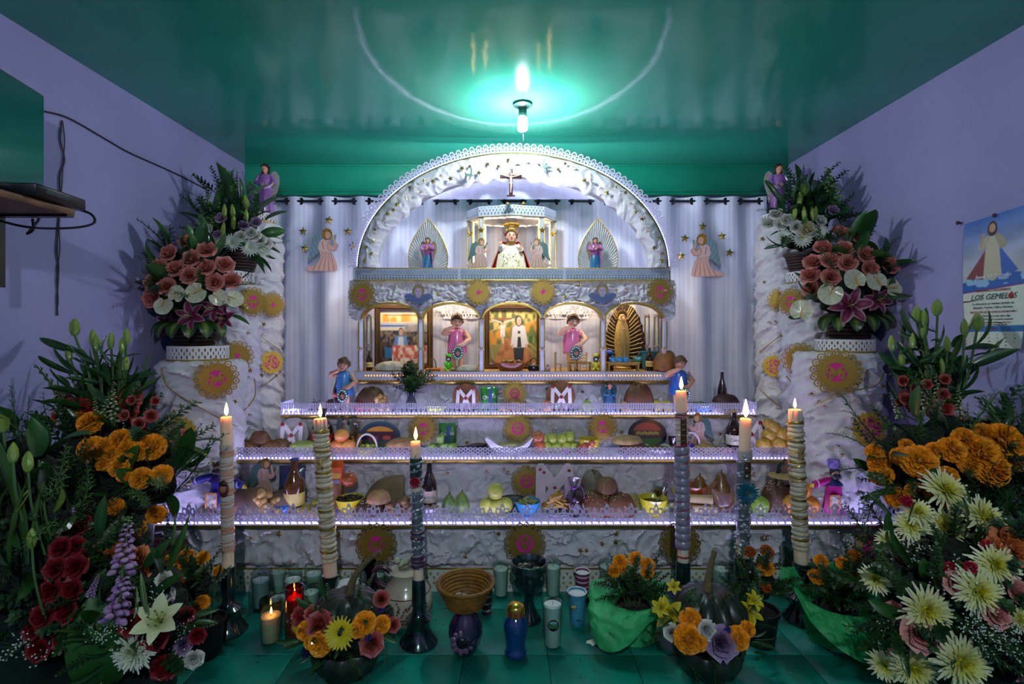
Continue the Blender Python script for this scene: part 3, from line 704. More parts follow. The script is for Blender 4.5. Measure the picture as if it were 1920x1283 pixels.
# ================================================================ figures helpers
SKIN = H('d79a76'); SKINL = H('e2ab8c')
def hand(b, p, d, s, col, m=0, curl=.5):
    d = Vector(d).normalized(); side = d.cross(Vector((0, 1, 0)))
    if side.length < .1: side = Vector((1, 0, 0))
    side.normalize(); nr = side.cross(d); p = Vector(p)
    b.ell(p+d*s*.35, (s*.26, s*.16, s*.40), 8, 6, m, col, X=None, rot=None)
    for k, ln in enumerate((.42, .5, .46, .36)):
        o = p+d*s*.62+side*s*(k-1.5)*.13
        b.tube([o, o+d*s*ln*.55-nr*s*.05*curl, o+d*s*ln*(1-.3*curl)-nr*s*.25*curl], [s*.075, s*.07, s*.045], 5, m, col)
    o = p+d*s*.2+side*s*.22
    b.tube([o, o+side*s*.18+d*s*.2, o+side*s*.16+d*s*.42], [s*.085, s*.075, s*.05], 5, m, col)
def head(parent, c, r, skin, hairc, turn=0., tilt=0., long_=0., curly=.0, nod=0., fringe=True):
    """head with eyes, brows, nose, mouth and ears; the hair is a part of its own"""
    X = Matrix.Translation(c) @ Matrix.Rotation(turn, 4, 'Z') @ Matrix.Rotation(nod, 4, 'X') @ Matrix.Rotation(tilt, 4, 'Y')
    b = B(); b.ell((0, 0, 0), (r*.80, r*.88, r), 16, 10, 0, skin, X)
    b.ell((0, -r*.3, -r*.55), (r*.48, r*.5, r*.42), 12, 7, 0, skin, X)
    b.tube([(0, -r*.80, r*.12), (0, -r*.98, -r*.16), (0, -r*.86, -r*.24)], [r*.07, r*.13, r*.09], 6, 0, skin, X=X)
    for s in (-1, 1):
        b.ell((s*r*.82, r*.05, -r*.05), (r*.1, r*.16, r*.22), 8, 5, 0, skin, X)
        b.ell((s*r*.30, -r*.78, r*.06), (r*.15, r*.08, r*.085), 8, 5, 0, (.8, .8, .8), X)
        b.ell((s*r*.30, -r*.85, r*.06), (r*.075, r*.03, r*.075), 8, 5, 0, (.02, .012, .01), X)
        b.tube([(s*r*.14, -r*.86, r*.22), (s*r*.32, -r*.84, r*.28), (s*r*.48, -r*.74, r*.22)], r*.035, 4, 0, mixc(hairc, (.05, .03, .02), .5), X=X)
        b.ell((s*r*.45, -r*.6, -r*.28), (r*.2, r*.14, r*.16), 8, 5, 0, mixc(skin, H('d06a60'), .35), X)
    b.tube([(-r*.2, -r*.78, -r*.45), (0, -r*.86, -r*.47), (r*.2, -r*.78, -r*.45)], [r*.03, r*.075, r*.03], 5, 0, H('a8483f'), X=X)
    b.tube([(0, r*.05, -r*.5), (0, r*.1, -r*1.35)], [r*.42, r*.46], 8, 0, skin, X=X)
    b.obj('head', VCM(.35, coat=.2), parent)
    h = B(); rr = random.Random(int(abs(c[0]*1000))+3)
    n, k = 20, 12; V = []; F = []
    for i in range(k+1):
        t = i/k
        for j in range(n):
            a = 2*PI*j/n; fr = max(0., -math.sin(a))            # front = -y
            lim = (1.15 if fringe else .85)+.95*(1-fr**.7)+.05*math.sin(7*a)
            th = t*lim; q = r*(1.08+.05*math.sin(6*a+5*th)+curly*.10*math.sin(9*a)*math.sin(8*th))
            V.append((q*.84*math.sin(th)*math.cos(a), q*.92*math.sin(th)*math.sin(a)+r*.05, q*math.cos(th)+r*.04-long_*r*max(0, th-1.4)*(1-fr)))
    for i in range(k):
        for j in range(n): F.append((i*n+j, (i+1)*n+j, (i+1)*n+(j+1) % n, i*n+(j+1) % n))
    h.add(V, F, 0, hairc, X)
    for j in range(int(7+curly*14)):
        a = rr.uniform(0, PI)+(PI*0 if True else 0); th = rr.uniform(.3, 1.9)
        h.ell((r*.9*math.sin(th)*math.cos(a), r*.95*math.sin(th)*math.sin(a), r*math.cos(th)), r*rr.uniform(.16, .28), 7, 5, 0, hairc, X)
    for j in range(7 if fringe else 0): h.ell((r*(j-3)*.22, -r*(.62-.05*abs(j-3)), r*(.62-.05*abs(j-3))), (r*.2, r*.16, r*.2), 7, 5, 0, hairc, X)
    h.obj('hair', VCM(.55), parent)
def wing(parent, side, w_, h_, c, loc, rz=0., name='wing', c2=None):
    f = lambda x, z: dP(x, z, curvepts([(0, .1), (.15, .75), (.5, 1.0), (.85, .8), (.92, .35), (.62, -.3), (.5, -.75), (.36, -.4), (.1, -.1)]))
    cc = lambda X, Z: paint(X, Z, c, [(lambda x, z, k=k: .018-np.abs(dC(x, z, .2, .9, .25+.17*k, .3+.26*k)), c2 or mixc(H(c), (0, 0, 0), .55)) for k in range(6)], .03)
    wp = lambda x, y, z: (side*x*w_, y*1.+.14*x*x*w_, z*h_)
    return B().sheet(f, -.02, .96, -.8, 1.04, 34, .008, 0, cc, None, wp).obj(name, VCM(.5), parent, loc, (0, 0, rz))
def robe(b, h_, r0, r1, col, m=0, n=28, fold=(9, .07), sy=.8, c=(0, 0, 0), mid=None):
    mid = mid or (r0*.72+r1*.28)
    b.lathe([(r0*.98, 0), (r0, .02*h_), (r0*.93, .25*h_), (mid, .6*h_), (r1*1.05, .9*h_), (r1*.8, h_)], n, m, c, 1, sy, fold, col)

# ================================================================ LITTLE HOUSE
HY = 3.19; HZ = .927; HX = .0075
FZ = py2z(697, HY)           # house floor
PZ0 = py2z(525, HY-.03); PZ1 = py2z(503, HY-.03)
ho = thing('arcaded_house', 'little white arcaded house with five gold arches on the altar', 'altar house', (HX, HY, HZ))
L = lambda px, py, Y: (px2x(px, Y)-HX, Y-HY, py2z(py, Y)-HZ)
fh = FZ-HZ
B().box((0, .20, fh/2-.004), (1.90, .30, fh-.010)).obj('plinth', m_board, ho)
B().box((0, .175, fh-.005), (1.985, .35, .010), bev=.002).obj('floor_board', pm('b98a50', .6), ho)
B().box((0, .004, .003), (1.985, .012, .006)).obj('gold_trim', m_trim, ho)
l4 = lace_mesh(lace4, .523, .058, .0022, 'lace_panel', m_lace2)
for k in range(4):
    x = -.9925+k*.527
    if k < 3: put(l4, 'lace_panel', ho, (x, -.004, -.002)); B().box((x+.525, -.005, .028), (.02, .003, .056)).obj('lace_joint', m_lace2, ho)
    else: put(lace_mesh(lace4, .9925-x, .058, .0022, 'lace_panel', m_lace2), 'lace_panel', ho, (x, -.004, -.002))
B().tube([(-.93, .012, fh-.026), (.93, .012, fh-.026)], .0045, 5).obj('led_strip', m_ledw, ho)
# frieze with arch openings
colx = [px2x(p, HY)-HX for p in (676.6, 788.5, 902.5, 1016.5, 1131, 1246)]
zs_ = py2z(597, HY)-HZ; za = py2z(567, HY)-HZ; zt_ = PZ0-HZ
fz0 = zs_-.03; fw = 2.03
def fclip(A, Z):
    Zl = Z+fz0; ok = np.ones(A.shape, bool)
    for k in range(5):
        c = (colx[k]+colx[k+1])/2; hw = (colx[k+1]-colx[k])/2-.012
        u = (A-c)/hw
        ok &= ~((np.abs(u) < 1) & (Zl < zs_-.005+(za-zs_+.005)*np.sqrt(np.clip(1-u*u, 0, 1))**1.0))
    for x in colx: ok &= ~((np.abs(A-x) < .05) & (Zl < zs_-.035+np.abs(A-x)*.3))
    ok &= ~((np.abs(A) > .965) & (Zl < zs_-.02+(np.abs(A)-.965)*.5))
    return ok
tissue_plane(fw, zt_-fz0, .032, 33, 31, fclip, .0055).obj('tissue_frieze', m_tis, ho, (0, .006, fz0))
def fclip2(x, z):
    s = dB(x, z, -fw/2, fw/2, fz0+.05, zt_)
    for k in range(5):
        c = (colx[k]+colx[k+1])/2; hw = (colx[k+1]-colx[k])/2-.005
        s = np.minimum(s, -U(dC(x, z, c, zs_, hw, za-zs_+.008), dB(x, z, c-hw, c+hw, -1, zs_)))
    return s
B().sheet(fclip2, -fw/2, fw/2, fz0, zt_, 240, .012).obj('frieze_board', pm('c9c4b8', .7), ho, (0, .016, 0), smooth=False)
for k in range(5):
    c = (colx[k]+colx[k+1])/2; hw = (colx[k+1]-colx[k])/2-.006
    V = []; F = []
    for i in range(25):
        a = PI*i/24; x = c+hw*math.cos(a); z = zs_+(za-zs_)*math.sin(a)
        x2 = c+(hw-.010)*math.cos(a); z2 = zs_+(za-zs_-.012)*math.sin(a)
        V += [(x, -.022, z), (x2, -.022, z2), (x2, .05, z2), (x, .05, z)]
    for i in range(24):
        for j in range(4): F.append((i*4+j, i*4+(j+1) % 4, (i+1)*4+(j+1) % 4, (i+1)*4+j))
    B().add(V, F).obj('arch_trim', m_trim, ho)
def post(x, y, z1, w_=.024):
    b = B(); b.box((0, 0, (z1-fh)/2), (w_, w_*.9, z1-fh), 0, bev=.002)
    p = b.obj('column', pm('d5d8e6', .45), ho, (x, y, fh))
    for s in (-1, 1): B().box((s*(w_/2+.004), -.002, (z1-fh)/2), (.006, w_*.7, z1-fh)).obj('gold_edge', m_trim, p)
    for zc_ in (.42, .98): put(charm, 'cherub_charm', p, (0, -w_/2-.004, (z1-fh)*zc_), (0, 0, 0), .0165)
for x in colx: post(x, .012, zs_)
for px in (692, 1213, 1231): post(px2x(px, 3.47)-HX, 3.47-HY, py2z(590, 3.47)-HZ, .02)
B().sheet(lambda x, z: U(np.minimum(lace1(x, z+.02), z), dB(x, z, -9, 9, .0, .006), dB(x, z, -9, 9, .09, .12)), -.56, .62, 0, .12, 330, .0012).obj('back_lace', pm('e4e4ea', .6, trans=.2), ho, (0, .27, py2z(598, 3.46)-HZ), smooth=False)
# platform above the arcade
B().box((0, .16, PZ1-HZ-.008), (1.95, .38, .014), bev=.002).obj('ceiling_board', m_board, ho)
B().box((0, -.024, (PZ0+PZ1)/2-HZ), (1.956, .006, PZ1-PZ0)).obj('platform_edge', pm('58601f', .45, .4), ho)
lpm = lace_mesh(lacep, .644, PZ1-PZ0, .0024, 'platform_lace', pm('8f9bab', .6))
for k in range(3):
    put(lpm, 'platform_lace', ho, (-.974+k*.65, -.0295, PZ0-HZ)); B().box((-.974+k*.65-.003, -.030, (PZ0+PZ1)/2-HZ), (.012, .003, PZ1-PZ0)).obj('lace_joint', m_lace2, ho)
for zz in (PZ0, PZ1): B().box((0, -.026, zz-HZ), (1.96, .012, .005)).obj('gold_trim', m_trim, ho)
for k in range(5):
    c = (colx[k]+colx[k+1])/2
    B().tube([(c-.15, .06, zt_-.012), (c+.15, .06, zt_-.012)], .005, 5).obj('led_strip', emat('ffe8c6', WARM_E), ho)
for kd, px, py, r in (('butterfly', 679, 553, .086), ('bird', 897, 548, .083), ('bird', 1018, 547, .083), ('butterfly', 1238, 548, .086)):
    doily(kd, r, ho, L(px, py, HY-.05), (R(-4), 0, 0))
def cherub_col(X, Z):
    L_ = [(lambda x, z: dP(np.abs(x), z, curvepts([(.02, .18), (.35, .30), (.5, .22), (.36, .08), (.12, -.02), (0, -.06)])), '44527a')]
    L_ += [(lambda x, z, k=k: .006-np.abs(dC(np.abs(x), z, .1, .0, .12+.09*k, .1+.05*k)), '39486b') for k in range(4)]
    L_ += [(lambda x, z: dC(x, z, 0, .42, .22, .22), '7a6840')]
    L_ += [(lambda x, z, k=k: .012-np.abs(dC(x, z, .2*math.cos(k*.7+.4), .45+.17*math.sin(k*.7+.4), .05)), '6b5733') for k in range(9)]
    L_ += [(lambda x, z: dC(x, z, 0, .38, .13, .155), '9a86a0'), (lambda x, z: dC(np.abs(x), z, .055, .41, .025, .014), '2d2436'), (lambda x, z: dC(x, z, 0, .31, .03, .012), '7c3a48'), (lambda x, z: dC(x, z, 0, .21, .09, .05), '8c7c98')]
    return paint(X, Z, '5a6a92', L_, .01)
def cherub_f(x, z): return U(dP(np.abs(x), z, curvepts([(.02, .22), (.35, .32), (.52, .22), (.38, .08), (.14, -.03), (0, -.08)])), dC(x, z, 0, .44, .225, .235)+.01*np.cos(np.arctan2(z-.44, x)*12))
cm_ = B().sheet(cherub_f, -.55, .55, -.12, .72, 90, .012, 0, cherub_col).mesh('cherub_cutout', VCM(.5), False)
for px, py in ((784, 567), (1130, 565)): put(cm_, 'cherub_cutout', ho, L(px, py, HY-.05), (R(-8), 0, 0), .168)
decor(ho, [(rs.uniform(-.95, .95), -.045, rs.uniform(za+.03, zt_-.02)) for k in range(12)], rs)

# ================================================================ BIG ARCH
AY = 3.17; ax_, bz_, ai, bi = .955, .707, .825, .548; AZ = PZ1+.003
arch = thing('altar_arch', 'large white tissue arch with a lace edge and glowing rim', 'arch', (.013, AY, AZ))
n, k = 300, 22
th, t = np.meshgrid(np.linspace(0, PI, n), np.linspace(0, 1, k))
wob = .022*(vn(th*14, t*0, 0, 5)-.5)*2*(1-t)
a_ = ai+(ax_-ai)*t+wob; b_ = bi+(bz_-bi)*t+wob
X_ = a_*np.cos(th); Z_ = b_*np.sin(th)
Y_ = -.045*np.sin(PI*np.clip(t*.9+.06, 0, 1))**.6-.022*ridge(X_*20, Z_*20, 0, 41)+.02
V = np.stack([X_.ravel(), Y_.ravel(), Z_.ravel()], 1); F = [(i*n+j, (i+1)*n+j, (i+1)*n+j+1, i*n+j+1) for i in range(k-1) for j in range(n-1)]
b = B(); b.add(V.tolist(), F); b.obj('tissue_band', m_tis, arch)
def ring_strip(a0, b0, a1, b1, y0, y1, n=80):
    b = B(); V = []; F = []
    for i in range(n+1):
        q = PI*i/n; c, s = math.cos(q), math.sin(q)
        V += [(a0*c, y0, b0*s), (a1*c, y0, b1*s), (a1*c, y1, b1*s), (a0*c, y1, b0*s)]
    for i in range(n):
        for j in range(4): F.append((i*4+j, i*4+(j+1) % 4, (i+1)*4+(j+1) % 4, (i+1)*4+j))
    return b.add(V, F)
ring_strip(ax_-.002, bz_-.002, ax_+.005, bz_+.005, -.012, .10).obj('gold_rim', pm('5d6a2c', .4, .6), arch)
ring_strip(ai+.03, bi+.03, ax_-.003, bz_-.003, .03, .10).obj('arch_board', pm('cfcdd4', .7), arch)
arc = np.cumsum([0]+[math.hypot(ax_*(math.cos(PI*(i+1)/400)-math.cos(PI*i/400)), bz_*(math.sin(PI*(i+1)/400)-math.sin(PI*i/400))) for i in range(400)])
AL = arc[-1]
def archwarp(x, y, z):
    q = float(np.interp(x, arc, np.linspace(0, PI, 401))); c, s = math.cos(q), math.sin(q)
    nx_, nz_ = c/ax_, s/bz_; l = math.hypot(nx_, nz_); nx_ /= l; nz_ /= l
    return ((ax_+.006)*c+nx_*z, y-.004, (bz_+.006)*s+nz_*z)
ap_ = AL/64
def larch(x, z):
    a = pc(x, ap_); h_ = pc(x+ap_/2, ap_)
    s = dB(x, z, -1, 9, 0, .026)
    s = np.minimum(s, -dC(pc(x, ap_/2), z, 0, .017, .0055, .0065)); s = np.minimum(s, -dC(pc(x, ap_/3), z, 0, .0055, .0035))
    g = [.0034-np.abs(dC(a, z, 0, .040, .0125, .0155)), .0028-np.abs(dC(h_, z, 0, .030, .008, .009)), dC(a, z, 0, .036, .004, .006)]
    return U(s, *g)
for i in range(8):
    w_ = AL/8
    B().sheet(lambda x, z, i=i: np.minimum(larch(x, z), dB(x, z, i*w_, (i+1)*w_, -1, 1)), i*w_, (i+1)*w_, -.001, .060, 130, .0012, warp=archwarp).obj('arch_lace', m_lace, arch, smooth=False)
B().tube([((ax_+.010)*math.cos(q), .004, (bz_+.010)*math.sin(q)) for q in np.linspace(.02, PI-.02, 90)], .0042, 5).obj('led_rope', m_leda, arch)
B().tube([((ax_-.05)*math.cos(q), .108, (bz_-.05)*math.sin(q)) for q in np.linspace(.03, PI-.03, 80)], .005, 5).obj('led_rope', emat('e6e8ff', LEDARCH_E*2.2), arch)
decor(arch, [((.895+rs.uniform(-.04, .03))*math.cos(q), -.062, (.635+rs.uniform(-.05, .04))*math.sin(q)) for q in np.linspace(.06, PI-.06, 46)], rs)
dove = lambda x, z: U(dP(x, z, curvepts([(-.1, -.6), (-.02, -.2), (-.32, -.12), (-.5, -.02), (-.2, .1), (.0, .12), (-.02, .5), (-.12, .8), (.12, .6), (.2, .3), (.22, .06), (.42, .0), (.2, -.14), (.08, -.4)])))
dm = B().sheet(dove, -.6, .6, -.75, .95, 50, .02).mesh('dove_cutout', pm('4a6660', .5), False)
for px, py, sx in ((881, 328, 1), (1022, 312, -1)):
    q = P(px, py, AY-.088)-arch.location; put(dm, 'dove_cutout', arch, q, (0, R(8)*sx, 0), (.062*sx, .062, .062))
bk = B().sheet(lambda x, z: np.minimum(dC(x, z, 0, 0, ai+.02, bi+.12), z-.468), -.72, .72, .45, .70, 70, .004); bk.obj('backing', pm('aeb2cf', .7, trans=.15), arch, (0, .17, 0))

# ================================================================ GLASS SHRINE (gazebo)
GX, GY = .004, 3.385; GZ = PZ1+.001
gz = thing('octagonal_shrine', 'octagonal white shrine with lace roof and gold posts under the arch', 'shrine', (GX, GY, GZ))
oc = [(.295*math.sin(PI/4*i), -.185*math.cos(PI/4*i)) for i in range(8)]
rz0 = 1.962-GZ; rz1 = 2.026-GZ
b = B(); b.add([(x, y, rz0+.012) for x, y in oc]+[(x, y, rz1) for x, y in oc], [tuple(range(8)), tuple(range(15, 7, -1))]); b.obj('roof_panel', pm('e6e4ea', .7, bump=.4, bscale=40), gz)
def lroof(x, z):
    p = .0225; a = pc(x, p); s = dB(x, z, -1, 1, 0, .068)
    s = np.minimum(s, -dP(a, z, [(-.006, .016), (0, .034), (.006, .016)])); s = np.minimum(s, -dB(a, z, -.0013, .0013, .006, .018))
    s = np.minimum(s, -dC(pc(x+p/2, p), z, 0, .040, .0035, .008)); return np.minimum(s, -dC(pc(x, p), z, 0, .057, .005, .0035))
for i in range(8):
    p, q = Vector((*oc[i], 0)), Vector((*oc[(i+1) % 8], 0)); d = q-p; l = d.length; an = math.atan2(d.y, d.x)
    if i in (0, 1, 6, 7):
        o = B().sheet(lambda x, z: np.minimum(lroof(x-l/2, z), dB(x, z, 0, l, -1, 1)), 0, l, -.001, .069, int(l/.0024), .0012).obj('roof_lace', pm('a6b0c0', .6), gz, (p.x, p.y, rz0-.002), (0, 0, an), smooth=False)
    pb = B(); pb.box((l/2, .006, .033), (l, .006, .066)); pb.obj('roof_edge', pm('5a6330', .5, .3), gz, (p.x, p.y, rz0), (0, 0, an))
    B().tube([(0, -.003, 0), (l, -.003, 0)], .0035, 5).obj('gold_trim', m_trim, gz, (p.x, p.y, rz0-.002), (0, 0, an))
    p2 = Vector((oc[i][0]*.93, oc[i][1]*.93, 0))
    if i != 0:
        c = B().box((0, 0, rz0/2), (.022, .022, rz0+.01), bev=.003).obj('post', pm('aab0bc', .4), gz, p2)
        for s in (-1, 1): B().box((s*.014, -.004, rz0/2), (.006, .01, rz0)).obj('gold_edge', m_trim, c)
        if i in (1, 2, 6, 7): put(starm, 'star', c, (0, -.016, rz0*.75), (0, 0, 0), .022)
    if i in (1, 2, 5, 6): B().box((oc[i][0]*.85, oc[i][1]*.80, rz0/2), (.006, .006, rz0*.96)).obj('light_strip', emat('ffd98c', GAZ_E), gz)
lr = B(); lr.tube([(x*.8, y*.8, rz0-.004) for x, y in oc], .004, 5, closed=True); lr.obj('light_string', emat('fff0d0', GAZ_E), gz)
tb = B(); rr = random.Random(8)
q, rr2 = np.meshgrid(np.linspace(0, 2*PI, 60), np.linspace(.05, 1, 14)); xx = rr2*np.sin(q)*.28; yy = -rr2*np.cos(q)*.175
tb.add(np.stack([xx.ravel(), yy.ravel(), (rz0+.008-.025*ridge(xx*22, yy*22, 0, 7)).ravel()], 1).tolist(), [(i*60+j, i*60+j+1, (i+1)*60+j+1, (i+1)*60+j) for i in range(13) for j in range(59)]); tb.obj('tissue_ceiling', m_tis, gz)
mb = B(); xx = rr2*np.cos(q)*.11; yy = rr2*np.sin(q)*.07
mb.add(np.stack([xx.ravel(), yy.ravel(), (rz1+.05*(1-rr2**2).ravel().reshape(rr2.shape)+.015*ridge(xx*30, yy*30, 0, 8)-.006).ravel()], 1).tolist(), [(i*60+j, (i+1)*60+j, (i+1)*60+j+1, i*60+j+1) for i in range(13) for j in range(59)]); mb.obj('roof_tissue', m_tis, gz)
decor(gz, [(rs.uniform(-.1, .1), -.07, rz1+rs.uniform(.005, .04)) for k in range(7)], rs)
gc = B(); gc.torus((0, 0, 0), .05, .009, 24, 6); gc.obj('ceiling_halo', m_trim, gz, (0, -.03, rz0-.03))
# crucifix
cx = thing('crucifix', 'small dark wooden crucifix standing above the shrine roof', 'crucifix', (px2x(958, 3.095), 3.095, py2z(368, 3.095)))
b = B(); b.box((0, 0, .082), (.022, .012, .165), bev=.002); b.box((0, 0, .118), (.132, .012, .022), bev=.002); b.obj('cross', pm('2e110b', .45), cx)
b = B(); sk = H('b9826a')
b.tube([(0, -.012, .118), (0, -.014, .09), (.002, -.013, .075), (0, -.014, .05), (-.002, -.012, .018)], [.008, .0085, .007, .006, .003], 8, 0, sk)
for s in (-1, 1): b.tube([(0, -.012, .112), (s*.03, -.012, .118), (s*.054, -.012, .126)], [.004, .0035, .0025], 6, 0, sk)
b.ell((.003, -.015, .127), (.007, .007, .009), 8, 6, 0, sk); b.ell((.003, -.012, .131), (.0075, .007, .007), 8, 6, 0, H('2a1812')); b.tube([(-.008, -.014, .077), (.008, -.014, .075)], .007, 6, 0, H('b0a090')); b.obj('body', VCM(.45), cx)
b = B(); b.box((0, 0, .0025), (.05, .03, .005), bev=.001); b.obj('base', pm('4a1f16', .4), cx)

# --- infant figure in the shrine
inf = thing('infant_figure', 'holy infant figure in white gown and red cape inside the shrine', 'statue', (px2x(958, 3.29), 3.29, GZ))
b = B(); robe(b, .172, .103, .04, H('efeae2'), fold=(11, .05), sy=.5)
b.obj('gown', pm('ece6da', .5, 0, .12, 60, col2='d9cfa0'), inf)
b = B()
for i in range(50): b.ell((rnd.uniform(-.055, .055), -.050+rnd.uniform(0, .006), rnd.uniform(.015, .10)), (.0032, .002, .0032), 6, 4)
b.obj('gown_embroidery', pm('cdb65a', .4, .5), inf)
n = 26; V = []; F = []
for i in range(9):
    z = .185*(1-i/8)
    for j in range(n):
        a = PI*j/(n-1)*1.24-.12*PI; r = .052+.080*(i/8)**.8+.004*math.sin(j*1.9)*(i/8)
        V.append((r*math.cos(a), .052*math.sin(a)*(.6+.9*i/8)-.012, z))
F = [(i*n+j, (i+1)*n+j, (i+1)*n+j+1, i*n+j+1) for i in range(8) for j in range(n-1)]
b = B(); b.add(V, F); b.obj('cape', pm('a01420', .35, 0, .3, 50, col2='c8502a', lo=.55, hi=.75), inf)
for s in (-1, 1):
    b = B(); b.add([(s*.018, .01, .17), (s*.058, -.002, .262), (s*.032, .012, .225), (s*.02, .018, .165)], [(0, 1, 2), (0, 2, 3)]); b.add([(s*.018, .014, .17), (s*.058, .002, .262), (s*.032, .016, .225)], [(2, 1, 0)]); b.obj('collar', pm('a01420', .4), inf)
    b = B(); b.tube([(s*.044, -.01, .155), (s*.068, -.028, .13), (s*.062, -.055, .155 if s < 0 else .125)], [.017, .016, .012], 8, 0, H('efeae2')); b.obj('sleeve', VCM(.5), inf)
    b = B(); hand(b, (s*.062, -.056, .155 if s < 0 else .125), (s*.1, -.3, 1), .034, SKINL, curl=.3); b.obj('hand', VCM(.4), inf)
head(inf, (0, -.012, .214), .041, SKINL, H('2f1c12'), R(8), 0, .1, .7, 0., False)
b = B(); b.torus((0, 0, 0), .038, .007, 24, 6); [b.ell((.038*math.cos(a), .038*math.sin(a), .009), .006, 6, 4) for a in np.linspace(0, 2*PI, 12, endpoint=False)]
b.obj('crown', pm('d8b23a', .25, .9), inf, (0, -.002, .256), (R(16), 0, 0), True, .72)
b = B(); b.torus((0, 0, 0), .045, .006, 20, 5); b.obj('collar_trim', pm('d8b23a', .3, .9), inf, (0, -.010, .170), (0, 0, 0), True, (.62, .5, .8))

# --- kneeling angel prints (two on the curtain, two in front of the shrine)
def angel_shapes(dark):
    k = .62 if dark else 1.  # darker copy: backlit shade multiplied into the print colours
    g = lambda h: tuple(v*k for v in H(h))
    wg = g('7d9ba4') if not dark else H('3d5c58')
    w1 = curvepts([(-.02, .98), (-.16, 1.02), (-.32, .90), (-.38, .60), (-.46, .22), (-.30, .36), (-.12, .52), (-.02, .72)])
    w2 = curvepts([(.16, .78), (.26, .92), (.34, 1.02), (.33, .86), (.24, .70)])
    sk = curvepts([(-.10, .58), (.18, .56), (.32, .30), (.38, .08), (.33, -.02), (-.10, -.02), (-.46, -.01), (-.50, .08), (-.24, .15), (-.10, .34)], 5)
    to = curvepts([(-.08, .85), (.12, .87), (.20, .76), (.20, .54), (-.12, .56), (-.14, .72)])
    ar = curvepts([(.14, .80), (.24, .70), (.36, .76), (.40, .68), (.30, .56), (.12, .60)])
    F_ = [lambda x, z: dP(x, z, w1), lambda x, z: dP(x, z, w2), lambda x, z: dP(x, z, sk), lambda x, z: dP(x, z, to), lambda x, z: dP(x, z, ar), lambda x, z: dC(x, z, .09, 1.02, .145, .17), lambda x, z: dS(x, z, .32, .74, .27, .97, .035, .02)]
    f = lambda x, z: U(*[q(x, z) for q in F_])
    lay = [(F_[0], wg), (F_[1], wg)]
    lay += [(lambda x, z, i=i: np.minimum(.007-np.abs(dC(x, z, .12, .95, .25+.09*i, .2+.16*i)), dP(x, z, w1)), mixc(wg, (.02, .04, .05), .6)) for i in range(6)]
    rb = g('d9b2a4'); rd = g('a8705c')
    lay += [(F_[2], rb)]+[(lambda x, z, i=i: np.minimum(dS(x, z, -.02+.05*i, .54, -.30+.15*i, .0, .003, .014), dP(x, z, sk)), rd) for i in range(5)]
    lay += [(lambda x, z: dS(x, z, -.1, .56, .18, .55, .016), g('b8643c')), (F_[3], g('e0bfb6')), (lambda x, z: dS(x, z, -.04, .80, .0, .60, .012), rd), (F_[4], g('dcae9f')), (lambda x, z: .008-np.abs(dP(x, z, ar)), rd)]
    lay += [(F_[6], g('e0b094')), (F_[5], g('b58a3c'))]
    lay += [(lambda x, z, i=i: .012-np.abs(dC(x, z, .09+.11*math.cos(i*.8+.5), 1.03+.13*math.sin(i*.8+.5), .038)), g('6d4a1c')) for i in range(8)]
    lay += [(lambda x, z: dC(x, z, .125, .985, .075, .095), g('e2b296')), (lambda x, z: dC(x, z, .10, 1.0, .016, .009), (.03, .02, .02)), (lambda x, z: dC(x, z, .16, 1.0, .014, .009), (.03, .02, .02)), (lambda x, z: dC(x, z, .14, .93, .02, .008), g('a04a40'))]
    return f, (lambda X, Z: paint(X, Z, '8a8a88', lay, .012))
fa, ca = angel_shapes(False); am = B().sheet(fa, -.56, .46, -.05, 1.22, 110, .02, 0, ca).mesh('angel_cutout', VCM(.45), False)
fa, ca = angel_shapes(True); am_shaded = B().sheet(fa, -.56, .46, -.05, 1.22, 110, .03, 0, ca).mesh('angel_cutout', VCM(.45), False)
for px, py, sx, lab in ((607, 507, 1, 'kneeling angel cutout facing right on the curtain left of the arch'), (1322, 517, -1, 'kneeling angel cutout facing left on the curtain right of the arch')):
    Y = 3.572; t_ = thing('angel_cutout', lab, 'cutout', P(px, py, Y), 0, 'kneeling angel cutouts on the curtain')
    put(am, 'printed_card', t_, (0, 0, 0), (0, 0, 0), (.247*sx, .247, .247))
sts = {0: [(568, 434), (617, 413), (652, 434), (571, 466), (662, 461)], 1: [(1284, 447), (1318, 425), (1354, 443), (1277, 480), (1368, 474)]}
for kk, side in ((0, 'left'), (1, 'right')):
    nm = ['upper outer', 'topmost', 'upper inner', 'lower outer', 'lower inner'] if kk == 0 else ['upper inner', 'topmost', 'upper outer', 'lower inner', 'lower outer']
    for (px, py), w_ in zip(sts[kk], nm):
        o = put(starm, 'gold_star', None, P(px, py, 3.572), (0, rnd.uniform(-.2, .2), 0), .033); tag(o, '%s gold star round the %s curtain angel' % (w_, side), 'star', 'gold stars on the curtain')
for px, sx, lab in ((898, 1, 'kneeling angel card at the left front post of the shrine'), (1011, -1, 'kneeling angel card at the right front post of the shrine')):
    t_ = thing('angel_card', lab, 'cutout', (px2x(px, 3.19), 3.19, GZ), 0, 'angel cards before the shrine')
    put(am_shaded, 'printed_card', t_, (0, 0, .012), (R(-3), 0, 0), (.152*sx, .152, .152)); B().box((0, .012, .005), (.09, .03, .01), bev=.002).obj('foot', pm('6d5530', .6), t_)

